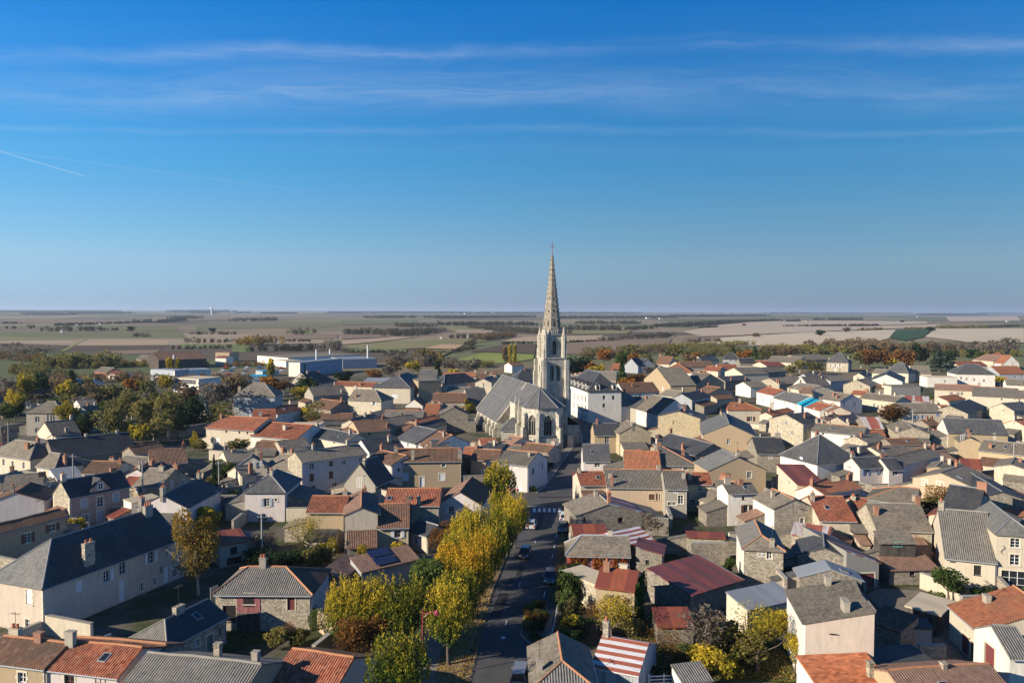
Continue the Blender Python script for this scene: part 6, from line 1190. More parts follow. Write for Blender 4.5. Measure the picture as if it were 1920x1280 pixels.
TREES = [
('big yellow green lime with bare trunk showing beside the kerb','lime',-6.9,86,9.5,2.9,'pollarded lime trees along the street','tree'),
('yellow green lime right behind the big kerbside lime','lime',-6.3,91,9.4,2.8,'pollarded lime trees along the street','tree'),
('bright orange gold lime in the middle of the kerbside row','gold',-4.9,100,9.3,2.8,'pollarded lime trees along the street','tree'),
('golden lime next behind the bright orange gold lime','gold',-4.0,106.5,9.0,2.6,'pollarded lime trees along the street','tree'),
('yellow lime near the red lamp post arm','lime',-2.7,112,9.0,2.6,'pollarded lime trees along the street','tree'),
('green and yellow lime close to the silver car','lime',-1.6,120.5,8.6,2.4,'pollarded lime trees along the street','tree'),
('kerbside lime with dark green right flank before the crossing','lime',0.6,129,9.0,2.5,'pollarded lime trees along the street','tree'),
('olive yellow lime behind the kerbside lime before the crossing','lime',-1.9,131.5,9.2,2.5,'pollarded lime trees along the street','tree'),
('farthest green lime beside the lavender corner house','lime',-2.3,152,9.6,3.2,'pollarded lime trees along the street','tree'),
('nearest lime with yellow top cut by the bottom edge','lime',-10.6,73,9.2,3.1,'pollarded lime trees along the street','tree'),
('dark green lime with yellowish shoots in the inner row','lime',-11.8,87,9.5,2.8,'pollarded lime trees along the street','tree'),
('left green lime of the inner row before the blue wall','lime',-15.6,88,9.3,2.8,'pollarded lime trees along the street','tree'),
('leftmost lime of the inner row beside the stone house','lime',-18.4,88.5,9.0,2.6,'pollarded lime trees along the street','tree'),
('dark green lime in front of the solar panel roof','green',-10.4,96.6,9.3,2.8,'pollarded lime trees along the street','tree'),
('orange lime behind the dark green one','gold',-7.4,101.5,9.4,2.8,'pollarded lime trees along the street','tree'),
('yellow green lime at the garden edge below the rosy gable','lime',-6.6,116,9.4,2.7,'pollarded lime trees along the street','tree'),
('yellow green lime right beside the rosy gabled house','lime',-5.9,121,9.2,2.6,'pollarded lime trees along the street','tree'),
('low olive lime between the two rows','lime',-7.6,108.5,8.8,2.6,'pollarded lime trees along the street','tree'),
('round reddish brown hornbeam among the limes','rust',-16.4,84.5,6.2,3.0,None,'tree'),
('purple brown bush at the garden wall of the yellow house','rust',-10.8,124.8,4.6,2.3,None,'shrub'),
('dark brown shrub below the rosy gabled house','rust',-10.0,130.0,5,2,None,'shrub'),
('tall golden birch beside the long slate mansion','birch',-42.7,107.3,12.4,3.4,None,'tree'),
('spreading yellow acacia left of the tall cream gable','thin',-32.0,124.3,7.5,3.6,None,'tree'),
('bright green garden shrub below the yellow acacia','obush',-28.9,116.7,4.5,2.2,None,'shrub'),
('yellow bush by the terrace balustrade','ybush',-28.1,120.3,4.5,1.8,None,'shrub'),
('slim yellow bush before the tall cream gable','ybush',-21.8,116.2,5.4,1.1,None,'shrub'),
('dark shrub at the foot of the tall cream gable','bush',-22.2,117.0,3.0,1.8,None,'shrub'),
('lime green shrub below the white shuttered window','ybush',-17.4,122.4,3.4,1.5,None,'shrub'),
('clipped round green topiary by the stone house','ball',-23.0,93.5,3.4,1.25,None,'shrub'),
('rounded yellow green garden bush next to the topiary','obush',-24.6,91.0,2.1,1.6,None,'shrub'),
('pale flowering bush against the stone house','obush',-26.9,90.1,2.6,1.5,None,'shrub'),
('wispy bush on the stone house wall','thinrust',-25.8,91.6,3,0.9,None,'shrub'),
('dark hedge mass in the shaded garden','dark',-35.2,118.2,3.2,5.0,None,'shrub'),
('dark undergrowth beside the bright green shrub','dark',-32.1,118.2,3.0,3.5,None,'shrub'),
('bare twiggy shrub in the shaded garden','bare',-38.3,122.1,4.8,2.6,None,'shrub'),
('yellowing shrub before the pink brick house','ybush',-75.3,135.8,3.5,1.9,None,'shrub'),
('yellow shrub above the slate roof by the birch','ybush',-54.1,140.7,4.5,2.5,None,'shrub'),
('slim dark cypress left of the cream houses','cypress',-61.4,163.1,9,1.1,None,'tree'),
('small cypress by the low cream house','cypress',-62.7,181.6,5,0.8,None,'tree'),
('bushy dark evergreen beside the cypress','green',-62.0,170.5,6.5,3,None,'tree'),
('yellow green conifer bush below the cypress','obush',-62.7,166.1,4.5,2.6,None,'shrub'),
('yellow shrub before the white farmhouse','ybush',-87.4,218.3,5.5,1.5,None,'shrub'),
('grey green garden bush by the white farmhouse','obush',-86.0,217.5,3.6,2.4,None,'shrub'),
('untrimmed brown green shrub by the farmhouse lane','obush',-72.5,210.2,5,3.2,None,'shrub'),
('small green shrub in the barn court','bush',-89.4,187.6,3,1.8,None,'shrub'),
('round dark hedge behind the slate roofs','bush',-56.2,159.5,2.5,2.4,None,'shrub'),
('olive tree in the left park, first olive one from the left','olive',-174.4,270.2,7.36,3.12,'trees of the park on the left','tree'),
('bare branched tree in the left park, first bare branched one from the left','bare',-197.5,307.8,9.200000000000001,5.46,'trees of the park on the left','tree'),
('bare branched tree in the left park, second bare branched one from the left','bare',-215.6,339.7,10.120000000000001,5.46,'trees of the park on the left','tree'),
('green tree in the left park, first green one from the left','green',-171.7,270.3,7.36,3.5100000000000002,'trees of the park on the left','tree'),
('golden green tree in the left park, first golden green one from the left','yellow',-174.9,279.2,11.040000000000001,3.9000000000000004,'trees of the park on the left','tree'),
('dark evergreen tree in the left park, first dark evergreen one from the left','dark',-174.9,280.5,7.36,3.12,'trees of the park on the left','tree'),
('golden green tree in the left park, second golden green one from the left','yellow',-186.7,303.9,14.72,3.12,'trees of the park on the left','tree'),
('olive tree in the left park, second olive one from the left','olive',-187.3,309.0,13.8,4.68,'trees of the park on the left','tree'),
('olive tree in the left park, third olive one from the left','olive',-193.9,321.6,7.36,3.9000000000000004,'trees of the park on the left','tree'),
('dark evergreen tree in the left park, second dark evergreen one from the left','dark',-188.1,315.6,13.8,3.9000000000000004,'trees of the park on the left','tree'),
('bare branched tree in the left park, third bare branched one from the left','bare',-181.1,307.1,8.280000000000001,4.68,'trees of the park on the left','tree'),
('brown tree in the left park, first brown one from the left','brown',-206.5,354.5,10.120000000000001,4.68,'trees of the park on the left','tree'),
('green tree in the left park, second green one from the left','green',-165.3,285.1,7.36,3.5100000000000002,'trees of the park on the left','tree'),
('brown tree in the left park, second brown one from the left','brown',-198.3,347.5,10.120000000000001,4.68,'trees of the park on the left','tree'),
('olive tree in the left park, fourth olive one from the left','olive',-166.6,294.2,7.36,3.9000000000000004,'trees of the park on the left','tree'),
('golden green tree in the left park, third golden green one from the left','yellow',-173.1,306.8,11.96,3.9000000000000004,'trees of the park on the left','tree'),
('golden green tree in the left park, fourth golden green one from the left','yellow',-136.3,242.9,11.040000000000001,3.9000000000000004,'trees of the park on the left','tree'),
('dark conifer tree in the left park, first dark conifer one from the left','conifer',-199.1,358.4,11.040000000000001,4.68,'trees of the park on the left','tree'),
('olive tree in the left park, fifth olive one from the left','olive',-168.4,305.7,11.040000000000001,3.9000000000000004,'trees of the park on the left','tree'),
('bare branched tree in the left park, fourth bare branched one from the left','bare',-159.0,292.1,7.36,3.9000000000000004,'trees of the park on the left','tree'),
('dark evergreen tree in the left park, third dark evergreen one from the left','dark',-125.5,231.8,9.200000000000001,4.29,'trees of the park on the left','tree'),
('olive tree in the left park, sixth olive one from the left','olive',-198.8,370.1,8.280000000000001,4.68,'trees of the park on the left','tree'),
('brown tree in the left park, third brown one from the left','brown',-175.1,332.2,9.200000000000001,4.68,'trees of the park on the left','tree'),
('brown tree in the left park, fourth brown one from the left','brown',-154.5,292.9,8.280000000000001,4.68,'trees of the park on the left','tree'),
('green tree in the left park, third green one from the left','green',-139.9,271.2,8.280000000000001,3.9000000000000004,'trees of the park on the left','tree'),
('olive tree in the left park, seventh olive one from the left','olive',-161.7,314.6,9.200000000000001,4.29,'trees of the park on the left','tree'),
('olive tree in the left park, eighth olive one from the left','olive',-114.0,225.3,11.96,4.68,'trees of the park on the left','tree'),
('olive tree in the left park, ninth olive one from the left','olive',-158.3,316.3,10.120000000000001,4.68,'trees of the park on the left','tree'),
('olive tree in the left park, tenth olive one from the left','olive',-131.9,267.0,10.120000000000001,4.68,'trees of the park on the left','tree'),
('yellow green tree in the left park, first yellow green one from the left','ybush',-112.4,227.3,8.280000000000001,3.9000000000000004,'trees of the park on the left','tree'),
('olive tree in the left park, eleventh olive one from the left','olive',-126.6,261.7,13.8,4.68,'trees of the park on the left','tree'),
('orange tree in the left park, first orange one from the left','orange',-164.9,345.8,9.200000000000001,4.68,'trees of the park on the left','tree'),
('yellow green tree in the left park, second yellow green one from the left','ybush',-104.7,223.1,7.36,3.9000000000000004,'trees of the park on the left','tree'),
('olive tree in the left park, twelfth olive one from the left','olive',-113.3,242.7,11.96,3.9000000000000004,'trees of the park on the left','tree'),
('olive tree in the left park, thirteenth olive one from the left','olive',-159.7,346.0,9.200000000000001,4.68,'trees of the park on the left','tree'),
('olive tree in the left park, fourteenth olive one from the left','olive',-111.2,247.2,15.64,5.46,'trees of the park on the left','tree'),
('olive tree in the left park, fifteenth olive one from the left','olive',-101.8,227.5,8.280000000000001,3.9000000000000004,'trees of the park on the left','tree'),
('golden green tree in the left park, fifth golden green one from the left','yellow',-162.3,371.8,9.200000000000001,3.9000000000000004,'trees of the park on the left','tree'),
('olive tree in the left park, sixteenth olive one from the left','olive',-101.7,234.7,15.64,4.68,'trees of the park on the left','tree'),
('green tree in the left park, fourth green one from the left','green',-100.7,238.8,9.200000000000001,3.5100000000000002,'trees of the park on the left','tree'),
('olive tree in the left park, seventeenth olive one from the left','olive',-105.5,251.3,11.040000000000001,3.9000000000000004,'trees of the park on the left','tree'),
('brown tree in the left park, fifth brown one from the left','brown',-124.8,307.3,11.040000000000001,5.46,'trees of the park on the left','tree'),
('dark evergreen tree in the left park, fourth dark evergreen one from the left','dark',-101.9,250.7,11.96,4.68,'trees of the park on the left','tree'),
('yellow green tree in the left park, third yellow green one from the left','obush',-100.2,254.7,5.5200000000000005,3.5100000000000002,'trees of the park on the left','tree'),
('bare branched tree in the left park, fifth bare branched one from the left','bare',-106.1,277.3,14.72,4.68,'trees of the park on the left','tree'),
('olive tree in the left park, eighteenth olive one from the left','olive',-93.2,252.3,10.120000000000001,4.68,'trees of the park on the left','tree'),
('bare branched tree in the left park, sixth bare branched one from the left','bare',-103.5,283.0,14.72,4.68,'trees of the park on the left','tree'),
('olive tree in the left park, nineteenth olive one from the left','olive',-88.7,246.6,8.280000000000001,3.9000000000000004,'trees of the park on the left','tree'),
('brown tree in the left park, sixth brown one from the left','brown',-110.0,312.2,13.8,4.68,'trees of the park on the left','tree'),
('olive tree in the left park, twentieth olive one from the left','olive',-113.9,332.7,11.040000000000001,4.68,'trees of the park on the left','tree'),
('dark evergreen right of the grey mansion','dark',-89.5,346.2,10,5,None,'tree'),
('yellow green tree in front of the grey mansion garden','yellow',-86.6,324.3,8,4,None,'tree'),
('broad green tree left of the tall stone house','olive',-64.0,263.0,9,6,None,'tree'),
('bright yellow green tree behind the red roofed white house','ybush',-68.1,268.5,7,4,None,'tree'),
('ivy and yellow creeper on the stone house shoulder','ybush',-65.6,293.9,5,4,None,'tree'),
('orange tree beside the car park','orange',-111.4,364.8,9,5,None,'tree'),
('rust red tree behind the grey mansion','rust',-104.9,355.3,8,5,None,'tree'),
('bare tree behind the grey mansion','bare',-104.0,362.4,8,5,None,'tree'),
('yellow pointed tree before the white factory','poplar',-135.8,447.3,12,3,None,'tree'),
('rusty tree behind the grey workshop roof','rust',-72.1,413.5,9,5,None,'tree'),
('dark pine by the factory road','dark',-86.2,407.7,8,5,None,'tree'),
('grey bare tree right of the dark factory hall','bare',-68.5,439.4,9,5,None,'tree'),
('brown bare tree right of the dark factory hall','brown',-70.3,471.3,10,5,None,'tree'),
('yellow green oak above the slate hung wall','yellow',-57.0,459.4,10,5,None,'tree'),
('ragged dark cedar beside the slate hung wall','conifer',-40.6,432.7,11,3.5,None,'tree'),
('yellow orchard tree above the orange roof row','ybush',-32.5,451.7,6,5,None,'tree'),
('bare tree at the edge of the bright meadow','bare',-23.7,457.4,11,6,None,'tree'),
('yellow shrub by the church nave','ybush',-16.0,299.8,5.5,3,None,'tree'),
('yellow bush in front of the rust brown roof','ybush',-21.0,299.5,4,3,None,'tree'),
('bare brown poplar beyond the church','brown',-4.3,516.6,17,2.4,None,'tree'),
('yellow poplar beyond the church','poplar',-1.3,527.2,17,2.2,None,'tree'),
('tallest yellow poplar beside the church tower','poplar',1.8,513.8,18,2.2,None,'tree'),
('big dark evergreen right of the church tower','dark',33.2,448.4,14,6,None,'tree'),
('second dark evergreen right of the church tower','dark',39.6,453.1,13,6,None,'tree'),
('orange tree right of the dark evergreens','orange',45.3,448.8,11,6,None,'tree'),
('golden orange tree above the orange cottage','orange',63.8,550.7,13,6,None,'tree'),
('yellow tree right of the dark evergreens','yellow',47.9,445.1,9,5,None,'tree'),
('green broad tree behind the black gabled villas','green',70.5,512.1,14,5,None,'tree'),
('tall pointed conifer beside the orange cottage','conifer',57.2,412.7,14,3,None,'tree'),
('pale tall tree above the black gabled villas','olive',88.8,594.3,15,6,None,'tree'),
('orange birch above the black gabled villas','orange',88.9,575.6,9,5,None,'tree'),
('olive tree above the black gabled villas','olive',94.5,556.9,10,6,None,'tree'),
('wide olive tree in the background hedge line','olive',121.2,596.9,15,8,None,'tree'),
('brown tree left of the little chateau','brown',116.7,522.6,11,6,None,'tree'),
('orange brown tree left of the little chateau','orange',126.9,540.0,11,6,None,'tree'),
('yellowish tree behind the two tier orange roof','ybush',105.2,526.2,9,6,None,'tree'),
('dark pine above the little chateau','conifer',179.6,644.5,10,4,None,'tree'),
('orange brown tree right of the little chateau','orange',169.3,579.6,11,7,None,'tree'),
('second dark pine right of the little chateau','conifer',197.2,645.8,10,4,None,'tree'),
('olive tree right of the second dark pine','olive',191.8,601.4,10,6,None,'tree'),
('copper bush between institution and ochre gable','rust',64.0,409.3,7,6,None,'tree'),
('thicket of bare twigs left of the two tier roof','bare',80.2,450.2,8,7,None,'tree'),
('orange bush beside the grey roofed barn','orange',56.8,392.3,6,5,None,'tree'),
('yellow tree below the ochre gable','ybush',65.5,321.3,5,3.6,None,'tree'),
('orange bush beside the white institution','orange',34.7,411.5,5,3,None,'tree'),
('round brownish oak left of the square manor','olive',181.9,501.4,9,6,None,'tree'),
('second brownish oak beside the square manor','olive',186.1,488.2,9,6,None,'tree'),
('low oak at the left end of the oak clump','olive',168.7,480.5,7,5,None,'tree'),
('big copper beech right of the square manor','rust',242.9,540.2,15,8,None,'tree'),
('green brown tree right of the square manor','olive',239.1,543.7,13,7,None,'tree'),
('second copper beech left of the slate mansard','rust',253.2,538.9,16,8,None,'tree'),
('third and brightest copper beech by the cedar','rust',257.1,519.5,16,8,None,'tree'),
('golden tree behind the slate mansard','yellow',256.8,534.9,9,6,None,'tree'),
('dark cedar crown above the blue cedar','dark',287.2,561.4,17,7,None,'tree'),
('dark evergreen right of the blue cedar','dark',294.9,547.5,13,6,None,'tree'),
('broad blue green cedar with layered boughs','cedar',275.0,511.3,13,8,None,'tree'),
('small dark tree behind the rosy tiled house','dark',367.5,634.9,10,5,None,'tree'),
('green tree behind the rosy tiled house','green',360.6,612.2,9,5,None,'tree'),
('dark tree behind the big white house','dark',325.8,590.2,11,6,None,'tree'),
('golden bamboo clump before the orange roofed house','yellow',254.0,412.4,6,3.4,None,'tree'),
('bare shrub by the big white house','bare',252.0,415.3,4,2.5,None,'tree'),
('round brown green tree in the right quarter','rust',132.2,275.5,7.4,5.2,None,'tree'),
('small dark bush below the long cream house','bush',133.9,259.8,3,2,None,'shrub'),
('green bush left of the large cream house','bush',182.1,343.7,3,2.4,None,'shrub'),
('autumn climber and shrub on the peach house wall','thinrust',83.6,154.0,5.4,3.4,None,'shrub'),
('yellow green bushes at the foot of the peach house','obush',82.2,153.3,3.2,3.2,None,'shrub'),
('mossy bush on the ruined wall in the right quarter','bush',117.8,226.7,2.4,2,None,'shrub'),
('vivid yellow green tree in the lower garden','thin',26.6,84.6,8.0,3.0,None,'tree'),
('yellow shrub beside the green shuttered outbuilding','yellow',30.4,90.1,5.2,2.4,None,'shrub'),
('golden yellow shrub at the garden path','ybush',20.7,83.6,3.6,2.1,None,'shrub'),
('rounded yellow conifer shrub on the lawn','ybush',22.7,81.9,3.6,1.9,None,'shrub'),
('rusty autumn shrub before the stone shed','thinrust',16.8,86.3,4.6,2.5,None,'shrub'),
('orange garden shrub below the rusty one','thinrust',17.7,84.7,3.4,2.3,None,'shrub'),
('grey leafless fruit tree behind the rusty lean-to','bare',21.5,86.5,7,2.8,None,'tree'),
('olive garden bush under the vivid yellow tree','obush',24.1,87.8,4.5,2.6,None,'shrub'),
('green shrub on the right of the lawn','obush',25.7,86.9,3.6,2.8,None,'shrub'),
('yellow leafed climber tree against the ochre wall','thin',11.9,92.5,6.2,3.0,None,'tree'),
('rusty vine left of the ochre wall','thinrust',10.6,94.0,5,2,None,'shrub'),
('ivy bush on the corner of the low wall','obush',7.5,95.6,4.4,1.7,None,'shrub'),
('ivy clump crowning the wall beside the parked car','bush',7.4,103.8,5.2,1.7,None,'shrub'),
('ivy clump spilling along the wall top','bush',8.9,104.3,4.6,1.5,None,'shrub'),
('ivy hanging over the parking bay','bush',6.9,100.1,4.2,1.4,None,'shrub'),
('yellow shrub behind the red sign','ybush',7.1,92.9,3.4,1.6,None,'shrub'),
('dark laurel bush behind the white railing','dark',7.9,92.7,3,1.9,None,'shrub'),
('low dark laurel beside the white railing','dark',6.8,90.5,2.4,1.6,None,'shrub'),
('green bush at the corner of the ochre wall','obush',14.1,94.0,3,2.0,None,'shrub'),
('green bush by the striped roof','bush',14.7,83.8,2.6,1.6,None,'shrub'),
('narrow evergreen on the garden slope','bush',18.6,84.0,4,1,None,'shrub'),
('bright green bush against the white flanked house','bush',31.7,114.9,3.6,1.4,None,'shrub'),
('dark shrubs in the shaded garden corner','dark',28.0,111.7,3,2.6,None,'shrub'),
('second dark shrub mass in the shaded garden','dark',30.1,110.0,2.6,2.4,None,'shrub'),
('bare vine tangle beside the rubble gable shed','bare',23.5,133.0,5.5,2.2,None,'shrub'),
('golden vine on the white flank of the taupe house','yellow',30.7,84.5,4.6,1.4,None,'shrub'),
('dark round bush in front of the ribbed roof house','green',59.0,105.8,5.0,2.6,None,'shrub'),
('creeper on the yard canopy','bush',55.5,102.4,3,1.4,None,'shrub'),
('flowering dark bush between the sheds','dark',40.0,111.2,2.6,2.0,None,'shrub'),
('yellow climber on the small blue shed','thinrust',41.9,108.3,2.6,1.3,None,'shrub'),
('low garden bush by the cream house','bush',63.5,105.8,2.2,1.8,None,'shrub'),
('bush by the glazed bay','bush',68.5,105.3,2.4,1.2,None,'shrub'),
('small bush by the lavender corner house','bush',4.7,169.5,1.6,1.0,None,'shrub'),
('dark hedge below the churchyard wall','dark',7.9,190.3,1.4,1.6,None,'shrub'),
('second dark hedge below the churchyard wall','dark',9.3,195.8,1.4,1.6,None,'shrub'),
('lone dark tree beyond the green fields at left','dark',-651.2,1359.0,10,8,'lone trees in the fields','tree'),
('lone tree near the field hedge in the left distance','dark',-491.0,1303.7,9,7,'lone trees in the fields','tree'),
('lone round tree on the pale right fields','dark',485.3,1252.3,10,8,'lone trees in the fields','tree'),
('lone brown tree on the pale right fields','brown',598.5,1421.7,11,8,'lone trees in the fields','tree'),
('small lone tree on the far pale field','brown',585.7,2008.7,8,6,'lone trees in the fields','tree'),
('rounded tree on the left edge of the pale fields','brown',354.8,1157.6,8,7,'lone trees in the fields','tree'),
('dark tree on the corner of the green field','dark',817.1,1552.8,10,9,'lone trees in the fields','tree'),
('lone tree on the ridge of the pale fields','dark',1368.4,2789.8,9,8,'lone trees in the fields','tree'),
('yellow poplar of the three before the dark barn, left one','poplar',-199.3,460.6,11,2.0,'three yellow poplars','tree'),
('yellow poplar of the three before the dark barn, middle one','poplar',-197.0,460.7,11,2.0,'three yellow poplars','tree'),
('yellow poplar of the three before the dark barn, right one','poplar',-194.3,460.9,11,2.0,'three yellow poplars','tree'),
]
FIELDS = [
('field','soil_dark',[(-576.2,895.0),(-470.4,848.5),(-414.8,730.3),(-454.9,706.3)]),
('field','tan',[(-617.4,959.0),(-546.5,994.0),(-502.2,905.8),(-579.2,899.6)]),
('field','olive',[(-706.7,1097.9),(-566.1,1055.3),(-546.5,994.0),(-620.8,964.3)]),
('field','green_dull',[(-857.8,1332.9),(-551.3,1326.6),(-431.7,1061.3),(-559.3,1049.3),(-711.2,1104.9)]),
('field','tan',[(-520.3,961.8),(-433.1,1004.0),(-373.0,864.6),(-465.0,848.9)]),
('field','soil_dark',[(-463.7,836.2),(-370.3,856.0),(-340.2,768.6),(-415.3,740.0)]),
('field','soil',[(-375.3,742.6),(-338.8,765.2),(-312.0,697.5),(-342.9,684.4)]),
('field','green',[(-369.1,883.0),(-294.0,888.8),(-238.6,725.9),(-249.3,710.1),(-279.3,790.6),(-336.9,801.6)]),
('field','green_bright',[(-414.8,730.3),(-556.0,1036.5),(-553.4,1036.8),(-409.7,727.5)]),
('field','green_dull',[(-956.4,1877.8),(-721.3,1717.5),(-593.0,1411.8),(-717.2,1420.3)]),
('field','tan',[(-464.2,1194.0),(-384.1,1177.3),(-364.4,1117.0),(-437.3,1124.7)]),
('field','green_bright',[(-404.1,1435.7),(-354.7,1417.8),(-328.1,1311.2),(-373.4,1326.5)]),
('field','soil',[(-1728.4,2687.2),(-1287.0,2910.5),(-1043.6,2359.9),(-1387.1,2156.3)]),
('field','green_dull',[(-760.2,1911.9),(-485.7,2219.4),(-395.3,1806.1),(-596.8,1500.8)]),
('field','soil',[(-1711.1,4210.4),(-1041.4,4759.4),(-754.0,3445.4),(-1193.5,2936.4)]),
('field','green_dull',[(-3743.2,5821.1),(-3214.2,7270.8),(-2270.0,5134.5),(-2739.6,4260.0)]),
('field','soil',[(-376.5,1161.9),(-275.6,1258.8),(-233.5,1066.4),(-328.4,1013.3)]),
('field','green_bright',[(-43.5,608.6),(-25.8,723.9),(19.6,697.6),(17.0,629.5),(-3.8,578.2),(-40.4,565.1)]),
('field','soil_dark',[(-39.5,738.5),(-11.7,882.9),(27.4,904.2),(20.7,706.2),(-26.0,730.0)]),
('field','tan',[(-13.1,982.5),(10.4,1153.7),(142.5,1249.2),(122.6,1053.3),(60.7,966.8)]),
('field','soil',[(59.5,916.2),(119.7,1028.4),(216.3,1074.4),(141.0,749.8),(64.6,686.6),(44.5,707.6)]),
('field','olive',[(-183.9,857.0),(-134.9,1006.4),(-32.0,1105.7),(-30.9,992.2),(-73.6,823.9),(-140.7,732.1)]),
('field','tan_warm',[(-87.2,796.5),(-80.0,896.0),(-53.0,879.8),(-55.7,780.6)]),
('field','green',[(-159.8,777.2),(-101.1,767.2),(-96.9,722.5),(-151.4,728.3)]),
('field','olive',[(-179.7,2012.7),(-50.2,1731.2),(-65.3,1331.0),(-98.6,1380.2)]),
('field','tan',[(-108.9,1525.0),(-33.6,1508.2),(-35.7,1334.4),(-88.9,1328.3)]),
('field','soil',[(-278.1,1296.9),(-228.6,1364.8),(-168.6,1143.7),(-222.0,1035.1)]),
('field','tan',[(-167.5,1136.3),(-134.7,1117.3),(-162.0,953.9),(-186.6,869.8),(-209.6,977.1)]),
('field','olive',[(99.0,1580.1),(234.6,1542.7),(187.5,1309.6),(80.2,1278.9)]),
('field','green_dull',[(-638.7,2979.1),(-367.6,3166.0),(-282.5,2259.4),(-422.5,1970.5)]),
('field','olive',[(-90.1,720.0),(-54.5,763.5),(-58.4,653.8),(-78.7,652.6)]),
('field','pale',[(218.1,928.5),(304.7,1144.7),(535.8,1443.8),(808.4,1674.6),(531.9,1123.1),(400.7,913.9),(244.4,867.0)]),
('field','green_dark',[(532.5,1123.2),(794.0,1643.1),(996.7,1885.9),(625.6,1206.0),(513.1,1038.2)]),
('field','pale',[(626.2,1206.1),(954.3,1790.5),(1197.1,1860.0),(639.1,992.2),(574.5,1003.3)]),
('field','pale_pink',[(314.2,1464.1),(430.8,1784.5),(745.2,2008.8),(894.9,2032.9),(1280.4,2377.9),(1070.6,1996.3),(728.9,1664.0),(334.5,1226.0),(279.8,1180.1)]),
('field','pale_pink',[(554.8,2140.4),(856.9,2820.2),(1158.7,3282.9),(1631.7,3134.9),(1310.4,2506.5),(922.2,2105.6),(473.6,1826.8)]),
('field','pale_pink',[(3242.3,5950.1),(4809.9,7584.0),(2189.8,3427.6),(1736.2,3159.4)]),
('field','green_dull',[(5287.4,11275.8),(6130.0,11833.2),(2733.8,5322.2),(2460.7,5221.9)]),
('field','soil',[(249.4,1161.8),(276.0,1164.4),(205.2,899.2),(193.0,898.3)]),
('field','green_dull',[(2098.2,6759.4),(3648.8,8336.6),(2252.3,5145.4),(1327.9,4277.3)]),
]
